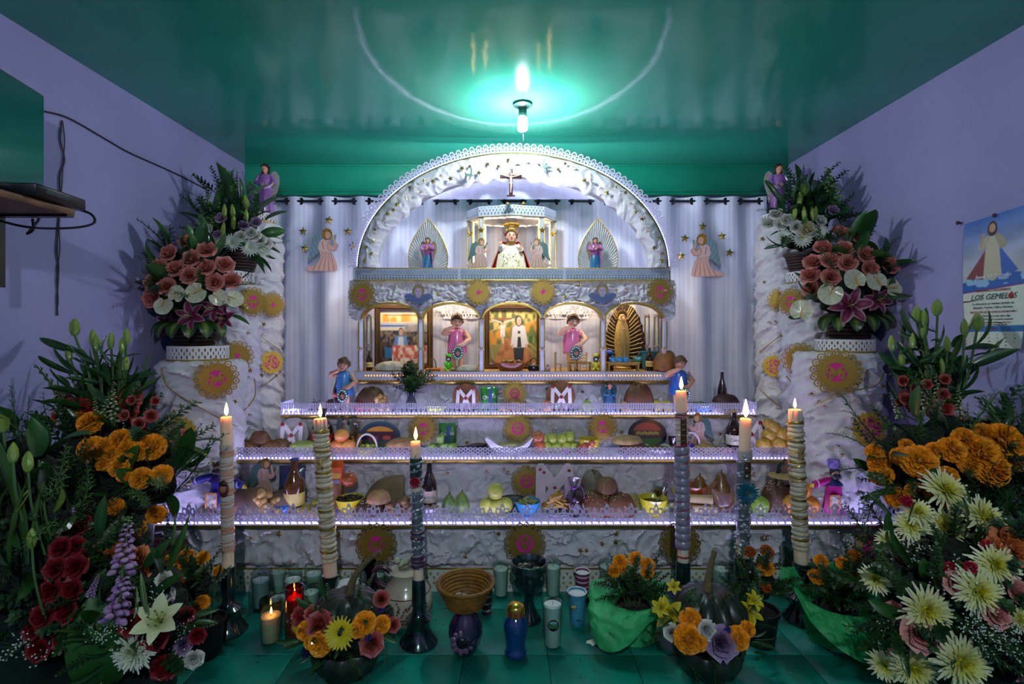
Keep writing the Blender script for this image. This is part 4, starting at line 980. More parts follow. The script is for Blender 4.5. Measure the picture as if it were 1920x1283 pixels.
# --- pleated almond shells with angel statues
ol = [(1, 0), (.98, .06), (.97, .13), (1.0, .28), (.95, .40), (.86, .52), (.72, .64), (.52, .76), (.30, .88), (.12, .96), (0, 1)]
ol = [(-x, z) for x, z in ol[:-1]]+[(x, z) for x, z in reversed(ol)]
ol = [(x*.130*(1 if z > .1 else .86+1.4*z), z*.345) for x, z in ol]
dd = [0]
for i in range(len(ol)-1): dd.append(dd[-1]+math.dist(ol[i], ol[i+1]))
for px, lab in ((805, 'left'), (1119, 'right')):
    t_ = thing('pleated_niche', 'pleated almond shell with gold edge on the %s under the arch' % lab, 'niche', (px2x(px, 3.40), 3.40, GZ))
    n = 73; V = [(0, .01, 0)]; s_ = np.linspace(0, dd[-1], n)
    ox = np.interp(s_, dd, [p[0] for p in ol]); ozz = np.interp(s_, dd, [p[1] for p in ol])
    F = []
    for i in range(n):
        for k_ in range(1, 7):
            f = k_/6; V.append((ox[i]*f, -.05*f**2+(.007 if i % 2 else -.004)*f, ozz[i]*f))
    for i in range(n-1):
        F.append((0, 1+i*6, 1+(i+1)*6))
        for k_ in range(5): F.append((1+i*6+k_, 2+i*6+k_, 2+(i+1)*6+k_, 1+(i+1)*6+k_))
    b = B(); b.add(V, F); b.obj('pleated_shell', pm('c9cccb', .6, trans=.2), t_, smooth=False)
    B().tube([(a, -.05, z) for a, z in zip(ox, ozz)], .0035, 5).obj('gold_edge', m_trim, t_)
    a_ = thing('angel_statue', 'winged angel statue in pink and blue before the %s pleated shell' % lab, 'statue', (px2x(px-3, 3.285), 3.285, GZ))
    b = B(); robe(b, .105, .034, .024, H('1d5d86'), sy=.75, fold=(10, .10)); b.obj('skirt', pm('1f6590', .4, 0, .3, 50), a_)
    b = B(); b.lathe([(.026, .095), (.030, .11), (.034, .135), (.033, .158), (.012, .172)], 16, 0, (0, 0, 0), 1, .7, None, H('8c4a82')); b.obj('bodice', VCM(.35, coat=.3), a_)
    for s in (-1, 1):
        b = B(); b.tube([(s*.028, 0, .158), (s*.038, -.012, .135), (s*.012, -.034, .142 if s > 0 else .128)], [.012, .012, .009], 8, 0, H('9a5690')); b.obj('sleeve', VCM(.4, coat=.3), a_)
        b = B(); hand(b, (s*.010, -.035, .142 if s > 0 else .128), (-s, -.1, .4), .018, SKIN); b.obj('hand', VCM(.4), a_)
        wing(a_, s, .045, .075, '6b5a46', (s*.012, .02, .115), s*.2)
    b = B(); b.tube([(.030, -.02, .12), (.034, -.015, .06), (.030, -.012, .02)], [.014, .012, .005], 6, 0, H('9a5690'), flat=.5); b.obj('shawl', VCM(.4), a_)
    head(a_, (0, -.004, .190), .0185, SKIN, H('23140f'), 0, 0, .9)
# lilac angels on the tallest columns
for px, sx, c, lab in ((498, 1, colCL, 'left'), (1459, -1, colCR, 'right')):
    Y = 3.33; a_ = thing('angel_figure', 'lilac robed angel figurine on top of the tallest %s column' % lab, 'statue', (px2x(px, Y), Y, 2.001))
    b = B(); robe(b, .17, .05, .036, H('8d5aa0'), sy=.8, fold=(8, .12)); b.obj('robe', pm('8a5a9c', .35, 0, .2, 50, coat=.3), a_)
    b = B(); b.lathe([(.035, .15), (.042, .18), (.046, .215), (.04, .245), (.015, .258)], 16, 0, (0, 0, 0), 1, .7, None, H('9a68b0')); b.obj('bodice', VCM(.35, coat=.3), a_)
    for s in (-1, 1):
        b = B(); b.tube([(s*.036, 0, .24), (s*.056, -.01, .20), (s*.03+sx*.03, -.045, .178)], [.016, .016, .011], 8, 0, H('9a68b0')); b.obj('sleeve', VCM(.4, coat=.3), a_)
        b = B(); hand(b, (s*.03+sx*.03, -.045, .178), (sx, -.2, .1), .024, SKIN); b.obj('hand', VCM(.4), a_)
        wing(a_, s, .065, .12, '8d8a86', (s*.012, .025, .165), s*.2)
    b = B(); b.tube(spl([(-.02, -.045, .16), (.03*sx, -.055, .15), (.075*sx, -.05, .185)]), .007, 6, 0, H('c8c0b8'), flat=.4); b.obj('scroll', VCM(.5), a_)
    head(a_, (0, -.006, .29), .029, SKIN, H('2b1a14'), R(-8)*sx, 0, .9)

# --- framed photographs
def frame(px, py0, py1, Y, w_, label, colf, nx):
    h_ = py2z(py0, Y)-py2z(py1, Y); t_ = thing('framed_photo', label, 'picture', (px2x(px, Y), Y, FZ+.001))
    fw_ = .036
    for nm, c, d in (('rail', (0, 0, fw_/2), (w_, .03, fw_)), ('rail', (0, 0, h_-fw_/2), (w_, .03, fw_)), ('stile', (-w_/2+fw_/2, 0, h_/2), (fw_, .032, h_)), ('stile', (w_/2-fw_/2, 0, h_/2), (fw_, .032, h_))):
        b = B(); b.box(c, d, bev=.006)
        o = b.obj(nm, pm('4a3420', .35, 0, .4, 20, coat=.2), t_)
        i_ = [c[0], -.018, c[2]]; dd_ = [d[0]-.012, .006, .006] if nm == 'rail' else [.006, .006, d[2]-.012]
        B().box(i_, dd_).obj('gilt_line', pm('6a5028', .4, .4), o)
    iw, ih = w_-2*fw_, h_-2*fw_
    B().sheet(lambda x, z: dB(x, z, -iw/2, iw/2, fw_, h_-fw_), -iw/2, iw/2, fw_, h_-fw_, nx, .002, 0, lambda X, Z: colf(X/iw*2, (Z-fw_)/ih)).obj('photograph', VCM(.3, var=.03), t_, (0, .004, 0), smooth=False)
    B().box((0, .02, h_/2), (w_-.02, .006, h_-.02)).obj('backboard', pm('54402c', .8), t_)
    return t_
def nz(X, Z, c1, c2, f, seed=0):
    t = np.clip((vn(X*f, Z*f*1.5, 0, seed)-.3)*2.5, 0, 1)[:, None]; return np.array(H(c1))*(1-t)+np.array(H(c2))*t
def ph1(X, Z):
    s_ = .012
    L_ = [(lambda x, z: .62-z, lambda x, z: nz(x, z, '2a3038', '7a6a5a', 14, 1)), (lambda x, z: .40-z, lambda x, z: nz(x, z, '23282c', '5c4a40', 9, 2)),
          (lambda x, z: dB(x, z, -1, 1, .78, .93), lambda x, z: nz(x, z, 'e8d8a0', 'e0a040', 5, 3)), (lambda x, z: dB(x, z, -.8, .9, .90, .915), '5a4030'), (lambda x, z: dB(x, z, -1, .1, .69, .725), '2a62b0'), (lambda x, z: dB(x, z, .0, 1, .60, .75), lambda x, z: nz(x, z, 'a8988c', '7d8590', 8, 4)),
          (lambda x, z: dB(x, z, -1, 1, .73, .755), 'b8bcc4'), (lambda x, z: dB(x, z, -.8, -.5, .1, .3), '2a6a98'),
          (lambda x, z: dP(x, z, [(-.45, .33), (-.36, .50), (-.12, .55), (.1, .50), (.2, .33)]), '5f86c4'), (lambda x, z: dP(x, z, [(-.26, .33), (-.22, .50), (-.03, .50), (.0, .33)]), 'c8d0e0'),
          (lambda x, z: dC(x, z, -.12, .60, .105, .075), '5a5048'), (lambda x, z: dC(x, z, -.12, .585, .08, .06), 'c49a84'),
          (lambda x, z: dB(x, z, -.5, 1, .0, .34), lambda x, z: nz(x, z, 'd8d0c4', 'c0584a', 10, 5))]
    return paint(X, Z, 'cfc8bc', L_, .02)
def ph2(X, Z):
    L_ = [(lambda x, z: z-.35, lambda x, z: nz(x, z, '5a6a3a', 'd8c070', 9, 6)), (lambda x, z: np.minimum(z-.35, .70-z+.1*x), lambda x, z: nz(x, z, '6a7434', 'e09a38', 5, 7)), (lambda x, z: dB(x, z, .5, 1, .3, .52), lambda x, z: nz(x, z, '3a5a2a', '8a9a3a', 8, 8)),
          (lambda x, z: dP(x, z, [(-.85, 0), (-.35, .48), (.25, .48), (1.0, 0)]), lambda x, z: nz(x, z, '9a6238', 'b8804e', 7, 9)),
          (lambda x, z: .02-np.abs(z-.42+.28*(x-.5)) if False else dS(x, z, .55, .42, 1, .26, .02), 'c89a5a'), (lambda x, z: dS(x, z, .55, .32, 1, .14, .02), 'b8884a'), (lambda x, z: dS(x, z, -.98, .40, -.82, .02, .02), 'c89a5a'),
          (lambda x, z: dS(x, z, -.98, .83, 0., .84, .02), '8a5a30'), (lambda x, z: dS(x, z, -.44, 1.0, -.44, .6, .02), '8a5a30'), (lambda x, z: dS(x, z, -.92, .83, -.44, .76, .012), 'e8ddd0'), (lambda x, z: dS(x, z, .02, .83, -.44, .76, .012), 'e8ddd0'), (lambda x, z: dB(x, z, -.54, -.34, .50, .72), 'eae6e2'), (lambda x, z: dS(x, z, -.45, .5, -.42, .4, .05, .03), 'd8c8b4'), (lambda x, z: dC(x, z, -.44, .79, .05, .035), '6a4a34'),
          (lambda x, z: dP(x, z, [(.02, .33), (.04, .08), (.2, .03), (.42, .05), (.48, .33)]), '2c2e34'), (lambda x, z: dP(x, z, [(-.1, .34), (-.02, .68), (.2, .74), (.5, .70), (.64, .36), (.5, .30), (.05, .30)]), 'e6e4e6'), (lambda x, z: dP(x, z, [(.17, .30), (.2, .50), (.32, .50), (.36, .30)]), '2c2e34'), (lambda x, z: dB(x, z, .2, .31, .56, .61), '2c2e34'),
          (lambda x, z: dC(x, z, .24, .80, .155, .105), '3a2a22'), (lambda x, z: dC(x, z, .25, .795, .10, .08), 'e0b6a0'), (lambda x, z: dC(np.abs(x-.25), z, .04, .81, .016, .008), '2a1a14'), (lambda x, z: dC(x, z, .25, .76, .03, .008), 'a04a44'), (lambda x, z: dC(x, z, .25, .785, .01, .014), 'c8947c'), (lambda x, z: dC(x, z, -.02, .32, .05, .04), 'd8a890'), (lambda x, z: dC(x, z, .57, .33, .05, .04), 'd8a890')]
    return paint(X, Z, '8a8a50', L_, .02)
frame(757, 577, 697, 3.40, .385, 'framed photograph of a woman at a market stall in the left bay', ph1, 90)
frame(962, 577, 697, 3.40, .385, 'framed photograph of a woman in white jacket in the middle bay', ph2, 100)

# --- boys: plaster figures (two pink in the house, two blue at its sides)
def boy(loc, hgt, shirt, label, cat='statue', wreath=True, sx=1, group=None, legc=SKINL):
    t_ = thing('boy_figure', label, cat, loc, 0, group); k = hgt/.375
    S = lambda *p: tuple(q*k for q in p)
    b = B(); b.lathe([(.060*k, .115*k), (.064*k, .13*k), (.052*k, .20*k), (.046*k, .25*k), (.040*k, .268*k), (.02*k, .276*k)], 20, 0, (0, 0, 0), 1, .75, (7, .08), shirt); b.obj('shirt', VCM(.25, coat=.5), t_)
    for s in (-1, 1):
        b = B(); b.tube([S(s*.024, .005, .14), S(s*.024, -.004, .075), S(s*.022, .004, .02)], [.021*k, .017*k, .012*k], 10, 0, legc); b.ell(S(s*.022, -.012, .010), S(.013, .024, .010), 8, 5, 0, legc); b.obj('leg', VCM(.4), t_)
        b = B(); b.ell(S(s*.022, -.012, .004), S(.015, .027, .004), 10, 4, 0, H('4a2c1a')); b.obj('sandal', VCM(.5), t_)
    b = B(); b.tube([S(-.045*sx, 0, .255), S(-.088*sx, -.018, .245), S(-.075*sx, -.035, .262), S(-.018*sx, -.050, .285)], [.021*k, .019*k, .016*k, .012*k], 10, 0, legc); hand(b, S(-.022*sx, -.050, .284), (sx, -.1, .15), .026*k, legc, curl=.8); b.obj('raised_arm', VCM(.4), t_)
    b = B(); b.tube([S(.045*sx, 0, .255), S(.080*sx, -.014, .205), S(.045*sx, -.05, .172), S(.012*sx, -.055, .162)], [.021*k, .019*k, .015*k, .012*k], 10, 0, legc); hand(b, S(.016*sx, -.055, .162), (-sx, 0, -.2), .024*k, legc, curl=.6); b.obj('folded_arm', VCM(.4), t_)
    b = B(); b.lathe([(.024*k, 0), (.018*k, .018*k)], 10, 0, S(.05*sx, -.005, .232), 1, 1, None, shirt); b.obj('sleeve', VCM(.3, coat=.4), t_)
    b = B(); b.tube([S(-.044*sx, .012, .25), S(-.052*sx, .012, .19), S(-.054*sx, .014, .11)], [.016*k, .019*k, .015*k], 8, 0, mixc(shirt, (.1, 0, .05), .35), flat=.6); b.obj('cloak', VCM(.3, coat=.4), t_)
    if wreath:
        b = B(); b.ell(S(.012*sx, -.058, .118), S(.034, .016, .044), 14, 8, 0, H('2f5a3a'))
        for i in range(13):
            a = 2*PI*i/13; p = S(.012*sx+.028*math.cos(a), -.066-.006*math.sin(i), .118+.036*math.sin(a)); b.ell(p, .0098*k, 7, 5, 0, H('2c4a6a') if i % 2 else H('4a7a66')); b.ell((p[0], p[1]-.008*k, p[2]), .0048*k, 6, 4, 0, H('e8eef0'))
        for i in range(4): b.ell(S(.012*sx+.008*math.cos(i*1.6), -.075, .115+.008*math.sin(i*1.6)), .007*k, 6, 4, 0, H('d06a70'))
        b.obj('flower_wreath', VCM(.5), t_)
    head(t_, S(0, -.012, .322), .044*k, legc, H('553a24'), R(12)*sx, R(6)*sx, .1, .2, R(14))
    return t_
boy((px2x(857, 3.27), 3.27, FZ+.001), .365, H('d0709c'), 'plaster boy in a pink tunic holding a wreath in the second bay', group='plaster boys in the house', legc=H('e4b090'))
boy((px2x(1074, 3.27), 3.27, FZ+.001), .365, H('d0709c'), 'plaster boy in a pink tunic holding a wreath in the fourth bay', group='plaster boys in the house', legc=H('e4b090'))
zz3 = STEPS[2][1]+.001
boy((px2x(645, 3.10), 3.10, zz3), .335, H('3a78b4'), 'blue shirted boy figure with raised hand on the third step at left', legc=H('b8846a'))
boy((px2x(1274, 3.10), 3.10, zz3), .345, H('2f5fae'), 'blue shirted boy figure on the third step at right behind candle', legc=H('b8846a'))

# --- gilded virgin statue with rays
vg = thing('gilded_statue', 'gilded robed woman statue ringed by golden rays in the fifth bay', 'statue', (px2x(1167, 3.36), 3.36, FZ+.001))
gm_ = pm('b89a50', .38, .3, .3, 40)
b = B(); b.lathe([(.06, 0), (.062, .012), (.045, .02), (.04, .03)], 20, 0, (0, 0, 0), 1, .6); b.obj('base', gm_, vg)
b = B(); b.lathe([(.036, .03), (.040, .06), (.047, .12), (.050, .18), (.047, .24), (.039, .285), (.027, .318), (.022, .348), (.012, .362)], 26, 0, (0, .010, 0), 1, .5, (8, .12)); b.obj('mantle', gm_, vg)
b = B(); b.lathe([(.027, .03), (.029, .08), (.026, .16), (.024, .23), (.020, .275), (.012, .30)], 20, 0, (0, -.010, 0), 1, .75, (9, .14)); b.obj('dress', pm('a08a52', .45, .2, .3, 60), vg)
b = B(); hand(b, (-.005, -.050, .255), (0.1, -.1, 1), .026, H('b98a5c')); hand(b, (.007, -.050, .255), (-.1, -.1, 1), .026, H('b98a5c')); b.obj('hands', VCM(.4), vg)
b = B(); b.ell((0, -.024, .328), (.014, .012, .019), 12, 8, 0, H('c09068')); b.ell((0, -.036, .325), (.003, .004, .005), 6, 4, 0, H('b98a60'))
for s in (-1, 1): b.ell((s*.0055, -.0345, .332), (.0022, .002, .0015), 6, 4, 0, (.03, .02, .02))
b.ell((0, -.0345, .318), (.004, .002, .0015), 6, 4, 0, H('8a3a30')); b.ell((0, -.018, .338), (.0165, .013, .014), 10, 6, 0, H('2a1a12')); b.obj('head', VCM(.45), vg)
for s in (-1, 1):
    for i in range(16):
        t = i/15; z0 = .04+.32*t; an = R(-8)+t*R(75); cxx = s*(.040 if t < .85 else .03)
        r0 = .012; r1 = .062*(.9+.35*math.sin(t*PI))+(.012 if i % 2 else 0)
        pts = [(cxx+s*math.cos(an)*r*1. if True else 0, .012, z0+math.sin(an)*r+.003*math.sin(r*200)*(i % 2)) for r in np.linspace(r0, r1+.02, 6)]
        B().tube(pts, [.0032]*5+[.0015], 5).obj('ray', pm('d8bc66', .3, .35), vg)
b = B(); b.torus((0, .0, .352), .034, .003, 22, 5, ax='Y')
for i in range(9): a = PI*i/8; b.tube([(.034*math.cos(a), 0, .352+.034*math.sin(a)), (.046*math.cos(a), 0, .352+.046*math.sin(a))], [.002, .001], 4)
b.tube([(0, 0, .386), (0, 0, .418)], .0022, 5); b.tube([(-.008, 0, .408), (.008, 0, .408)], .0022, 5); b.obj('crown', pm('d0b050', .3, .9), vg)
for s in (-1, 1): wing(vg, s, .035, .03, 'a8904e', (s*.018, -.02, .045), 0, 'angel_wing')
bb = thing('carved_backboard', 'dark scalloped wooden board behind the gilded statue', 'panel', (px2x(1172, 3.43), 3.43, FZ+.001))
B().sheet(lambda x, z: np.minimum(dC(x, z, 0, .12, .135+.004*np.cos(z*110), .31), z), -.16, .16, 0, .45, 60, .012).obj('board', pm('2a1210', .4, 0, .3, 10), bb)
# ================================================================ FLOWERS
def petal(b, L, W, az, a0, a1, r0=0., z0=0., nu=4, nv=2, cup=.25, c0=(1, 1, 1), c1=(1, 1, 1), prof=0, ruf=0., edge=None, tw=0., rr=None, mid=None):
    V = []; C = []; F = []; r, z = r0, z0; ca, sa = math.cos(az), math.sin(az)
    for i in range(nu+1):
        u = i/nu; an = a0+(a1-a0)*u
        if i: r += math.sin(an)*L/nu; z += math.cos(an)*L/nu
        if prof == 0: w_ = W*math.sin(PI*(.12+.80*u**.9))**.8
        elif prof == 1: w_ = W*(.25+.75*u**.7)                     # fan (marigold)
        elif prof == 2: w_ = W*(1-.35*abs(u-.4))*(1 if u < .9 else .5)  # strap
        elif prof == 3: w_ = W*math.sin(PI*min(1, .06+.94*u))**.7 if u < .98 else W*.02  # pointed leaf
        else: w_ = W*(math.sin(PI*u)**.5 if u < .5 else 1-.05*u)
        for j in range(nv+1):
            v = -1+2*j/nv
            lift = cup*w_*v*v
            if ruf and i == nu and rr: lift += ruf*rr.uniform(-1, 1)
            rx = r-math.cos(an)*lift; zz = z+math.sin(an)*lift; t = v*w_+tw*u*u*L
            V.append((rx*ca-t*sa, rx*sa+t*ca, zz))
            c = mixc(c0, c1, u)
            if edge and (abs(v) > .7 or u > .93): c = edge
            if mid and abs(v) < .3: c = mixc(c, mid, 1-u*.6)
            C.append(c)
    n = nv+1
    for i in range(nu):
        for j in range(nv): F.append((i*n+j, i*n+j+1, (i+1)*n+j+1, (i+1)*n+j))
    b.add(V, F, 0, C)
PET = VCM(.5, trans=.25); LEAF = VCM(.42, trans=.12, coat=.15)
FM = {}
def rose_m(c, dark=.55, seed=0):
    b = B(); rr = random.Random(seed); c = H(c); d = tuple(v*dark for v in c); l = mixc(c, (1, .9, .85), .16 if max(c) > .3 else .02)
    for k, (n, L, W, r0, a0, a1) in enumerate(((3, .95, .34, .02, -.05, .12), (4, 1.0, .44, .12, .05, .02), (5, 1.0, .54, .24, .22, .2), (5, 1.0, .60, .32, .45, .72), (6, 1.0, .62, .36, .75, 1.35))):
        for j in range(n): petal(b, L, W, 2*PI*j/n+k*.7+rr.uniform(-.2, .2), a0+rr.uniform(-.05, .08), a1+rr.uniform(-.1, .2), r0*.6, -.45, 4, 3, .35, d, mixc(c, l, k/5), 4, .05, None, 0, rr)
    b.ell((0, 0, -.5), (.28, .28, .25), 8, 5, 0, H('4a6a2c')); return b.mesh('rose', PET)
def marigold_m(c, seed=0, n=170):
    b = B(); rr = random.Random(seed); c = H(c)
    for i in range(n):
        t = (i+.5)/n; an = math.acos(1-1.35*t); az = i*2.39996
        L = .55+.1*rr.random(); r0 = .38*math.sin(an); z0 = .30*math.cos(an)-.1
        k = .65+.5*rr.random()
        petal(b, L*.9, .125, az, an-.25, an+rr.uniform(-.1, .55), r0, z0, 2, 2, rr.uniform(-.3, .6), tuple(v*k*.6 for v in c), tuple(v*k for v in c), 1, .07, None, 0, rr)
    b.ell((0, 0, 0), (.5, .5, .4), 10, 6, 0, tuple(v*.5 for v in c)); b.lathe([(.12, -.75), (.3, -.5), (.4, -.25)], 8, 0, col=H('3d5a24')); return b.mesh('marigold', PET)
def mum_m(ci, co, seed=0, spider=1.):
    b = B(); rr = random.Random(seed); ci = H(ci); co = H(co)
    for i in range(150):
        t = (i+.5)/150; az = i*2.39996; an = .15+1.5*t**.8
        L = (.32+.62*t)*rr.uniform(.85, 1.1)
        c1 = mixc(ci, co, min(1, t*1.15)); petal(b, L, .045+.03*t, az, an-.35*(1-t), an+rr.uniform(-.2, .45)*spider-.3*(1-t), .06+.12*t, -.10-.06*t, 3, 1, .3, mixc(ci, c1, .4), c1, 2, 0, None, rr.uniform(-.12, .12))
    b.ell((0, 0, -.1), (.22, .22, .16), 8, 5, 0, ci); return b.mesh('chrysanthemum', PET)
def daisy_m(c, cc, seed=0, n=19, name='daisy'):
    b = B(); rr = random.Random(seed)
    for k, (m_, L, z) in enumerate(((n, .95, 0), (n, .80, .05), (n-5, .55, .09))):
        for j in range(m_): petal(b, L*rr.uniform(.92, 1.05), .085, 2*PI*(j+.5*k)/m_, 1.15-.2*k, 1.55-.15*k, .08, z, 3, 2, .15, tuple(v*.8 for v in H(c)), H(c), 0)
    b.ell((0, 0, .08), (.22, .22, .10), 12, 6, 0, H(cc)); return b.mesh(name, PET)
def lily_m(c0, c1, edge, mid=None, open_=1., seed=0):
    b = B(); rr = random.Random(seed)
    for j in range(6):
        petal(b, 1.25, .30 if j % 2 else .24, PI/3*j, .25, .25+1.55*open_+rr.uniform(-.1, .2), .04, -.5, 7, 4, .25, H(c0), H(c1), 3, .0, H(edge) if edge else None, 0, rr, H(mid) if mid else None)
    for j in range(6):
        a = PI/3*j+.3; b.tube([(0, 0, -.35), (.10*math.cos(a), .10*math.sin(a), .1), (.26*math.cos(a), .26*math.sin(a), .36)], .012, 4, 0, H('a8b060')); b.ell((.27*math.cos(a), .27*math.sin(a), .38), (.045, .03, .03), 6, 4, 0, H('4a2010'))
    b.tube([(0, 0, -.35), (0, 0, .1), (.05, 0, .45)], [.03, .025, .035], 5, 0, H('b8c070')); return b.mesh('lily', PET)
def anth_m():
    b = B(); V = []; C = []; F = []; n, k = 28, 5
    for i in range(n):
        a = 2*PI*i/n; r = 1-.42*math.cos(a) if False else (.92+.16*math.sin(a)-.38*math.exp(-((a-PI*1.5)/.35)**2)-.0)
        for j in range(k+1):
            f = j/k; V.append((r*f*math.cos(a)*.95, r*f*math.sin(a), .12*f*f+.06*math.cos(5*a)*f*f)); C.append(mixc(H('aab48a'), H('d8d6bc'), abs(math.sin(a*5))*.7+.3*f))
    for i in range(n):
        for j in range(k): F.append((i*(k+1)+j, ((i+1) % n)*(k+1)+j, ((i+1) % n)*(k+1)+j+1, i*(k+1)+j+1))
    b.add(V, F, 0, C); b.tube([(0, -.45, .05), (.02, -.05, .25), (.05, .38, .42)], [.06, .055, .03], 6, 0, H('d8a040')); return b.mesh('anthurium', VCM(.3, trans=.2, coat=.3))
def bud_m(c='5c7a30', c1='8ea24a'):
    b = B(); b.lathe([(.04, 0), (.12, .1), (.17, .35), (.15, .65), (.07, .9), (.01, 1)], 12, 0, rib=(6, .18, 2), col=[mixc(H(c), H(c1), t) for t in (0, .2, .5, .8, 1, 1)]); return b.mesh('lily_bud', LEAF)
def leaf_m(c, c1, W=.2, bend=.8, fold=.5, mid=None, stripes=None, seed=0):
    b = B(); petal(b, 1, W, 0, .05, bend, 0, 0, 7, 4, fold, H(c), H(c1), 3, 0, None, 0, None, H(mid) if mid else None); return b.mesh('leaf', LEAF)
def sprig_m(c, c1, n=34, ll=.16, w_=.018, seed=0, curve=.3, up=.9):
    b = B(); rr = random.Random(seed); pts = [Vector((curve*t*t, 0, t)) for t in np.linspace(0, 1, 7)]
    b.tube(pts, [.014]*4+[.009]*2+[.004], 4, 0, H(c))
    for i in range(n):
        t = .08+.92*i/n; p = Vector((curve*t*t, 0, t)); az = i*2.4; l = ll*(1-.5*t)*rr.uniform(.8, 1.2); d = Vector((math.cos(az), math.sin(az), up)).normalized(); s = d.cross(Vector((0, 0, 1))).normalized()*w_
        k = mixc(H(c), H(c1), rr.random()); m_ = p+d*l*.5; e = p+d*l+Vector((0, 0, -.1*l))
        b.add([p, m_+s, e, m_-s], [(0, 1, 2, 3)], 0, k)
    return b.mesh('sprig', LEAF)
def glad_m(c, seed=0, nf=5):
    b = B(); rr = random.Random(seed); pts = [(.1*t*t, 0, t) for t in np.linspace(0, 1, 8)]; b.tube(pts, [.018]*5+[.012]*2+[.005], 5, 0, H('4a6a34'))
    for i in range(15):
        t = .3+.7*i/15; p = (.1*t*t, 0, t); az = (i % 2)*PI+rr.uniform(-.3, .3)
        if i < nf:
            for j in range(6): petal(b, .13, .045, PI/3*j, .3, 1.3, .0, 0, 3, 2, .2, tuple(v*.6 for v in H(c)), H(c), 0); n_ = 12; q = face((math.cos(az), math.sin(az)-.6, .5)).to_matrix().to_4x4(); X = Matrix.Translation(p) @ q; b.v[-n_:] = [tuple(X @ Vector(v)) for v in b.v[-n_:]]
        else:
            l = .14*(1.25-t); b.tube([p, (p[0]+.03*math.cos(az), .02*math.sin(az), t+l*.5), (p[0]+.02*math.cos(az), .01*math.sin(az), t+l)], [.012, .02*(1.4-t), .003], 5, 0, mixc(H('3f6030'), H(c), .3 if i < nf+2 else 0))
    return b.mesh('gladiolus', PET)
def spike_m(c, c1, seed=0, n=46, r=.11, name='snapdragon', bs=.055):
    b = B(); rr = random.Random(seed); b.tube([(0, 0, 0), (0, 0, 1)], [.02, .008], 5, 0, H('4a6a34'))
    for i in range(n):
        t = .1+.9*i/n; az = i*2.4; k = 1.15-.85*t; p = Vector((r*k*math.cos(az), r*k*math.sin(az), t)); cc = mixc(H(c), H(c1), rr.random()) if t < .88 else H('7a9a50')
        b.ell(p, (bs*k, bs*k, bs*k*.8), 7, 5, 0, cc); b.ell(p+Vector((.5*bs*k*math.cos(az), .5*bs*k*math.sin(az), -.4*bs*k)), (bs*k*.7, bs*k*.7, bs*k*.45), 6, 4, 0, mixc(cc, (1, 1, 1), .15))
    return b.mesh(name, PET)
def breath_m(seed):
    b = B(); rr = random.Random(seed)
    for i in range(34):
        p = Vector((rr.gauss(0, .45), rr.gauss(0, .45), rr.uniform(.3, 1))); b.tube([(0, 0, -.4), p*.6, p], .008, 3, 0, H('5a7a48')); b.ell(p, .055, 6, 4, 0, H('e8ece4'))
    return b.mesh('baby_breath', PET)
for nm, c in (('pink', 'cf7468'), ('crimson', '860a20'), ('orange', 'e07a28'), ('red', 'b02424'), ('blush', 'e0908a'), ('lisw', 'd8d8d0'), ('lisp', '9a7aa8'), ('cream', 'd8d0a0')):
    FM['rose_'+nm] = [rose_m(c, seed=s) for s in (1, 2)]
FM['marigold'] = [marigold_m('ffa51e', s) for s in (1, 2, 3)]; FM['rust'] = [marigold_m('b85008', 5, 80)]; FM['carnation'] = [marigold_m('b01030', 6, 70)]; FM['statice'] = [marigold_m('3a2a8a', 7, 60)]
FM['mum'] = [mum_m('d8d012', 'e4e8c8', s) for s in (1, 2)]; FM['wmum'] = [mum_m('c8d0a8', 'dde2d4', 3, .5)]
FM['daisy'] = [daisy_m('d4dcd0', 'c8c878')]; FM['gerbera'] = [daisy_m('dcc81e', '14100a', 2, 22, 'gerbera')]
FM['lilyS'] = [lily_m('5a1030', '6d1a40', 'b890a0', '8a2a50')]; FM['lilyW'] = [lily_m('c0c880', 'dcdcb4', None, None, .6)]; FM['lilyY'] = [lily_m('c8b818', 'd8c424', None, 'a89010', 1.)]
FM['anth'] = [anth_m()]; FM['bud'] = [bud_m()]; FM['budp'] = [bud_m('8a8a6a', 'c8c8a0')]
FM['leaf'] = [leaf_m('183b18', '254c1e', 0.093), leaf_m('1c4021', '2b5324', 0.128, .5), leaf_m('143419', '23481c', 0.070, 1.2)]
FM['broad'] = [leaf_m('184119', '306123', 0.211, .9, .3), leaf_m('163b18', '23501c', 0.186, .5, .3)]
FM['blade'] = [leaf_m('25481e', '3f6126', 0.045, .25, .6), leaf_m('21431c', '365923', 0.036, .5, .6)]
FM['light'] = [leaf_m('617b29', '8c994c', .09, .7)]; FM['stripe'] = [leaf_m('0e3314', '143e18', .26, 2.3, .1, '869339')]
FM['fern'] = [sprig_m('213b20', '3b542c', 46, .20, .012, 1), sprig_m('1c3621', '324c29', 46, .2, .012, 2, -.3)]; FM['asp'] = [sprig_m('325426', '4c6e33', 60, .22, .008, 3, .5, .5)]
FM['green'] = [sprig_m('1c3918', '2e5120', 40, .24, .045, 4, .2, .6), sprig_m('183319', '294c21', 40, .24, .05, 5, -.2, .6)]
FM['glad'] = [glad_m('a01020', 1, 5), glad_m('a01020', 2, 3)]; FM['tube'] = [spike_m('c8c0a8', '8a9a60', 1, 26, .07, 'tuberose', .045)]
FM['snap'] = [spike_m('9a6aa8', 'c09ac0', 1), spike_m('9a6aa8', 'b88abc', 2)]; FM['liatris'] = [spike_m('4a2a80', '6a48a0', 3, 70, .05, 'liatris', .03)]; FM['bells'] = [spike_m('4a8a38', '7aaa50', 4, 40, .10, 'bells_of_ireland', .055)]
FM['breath'] = [breath_m(1), breath_m(2)]
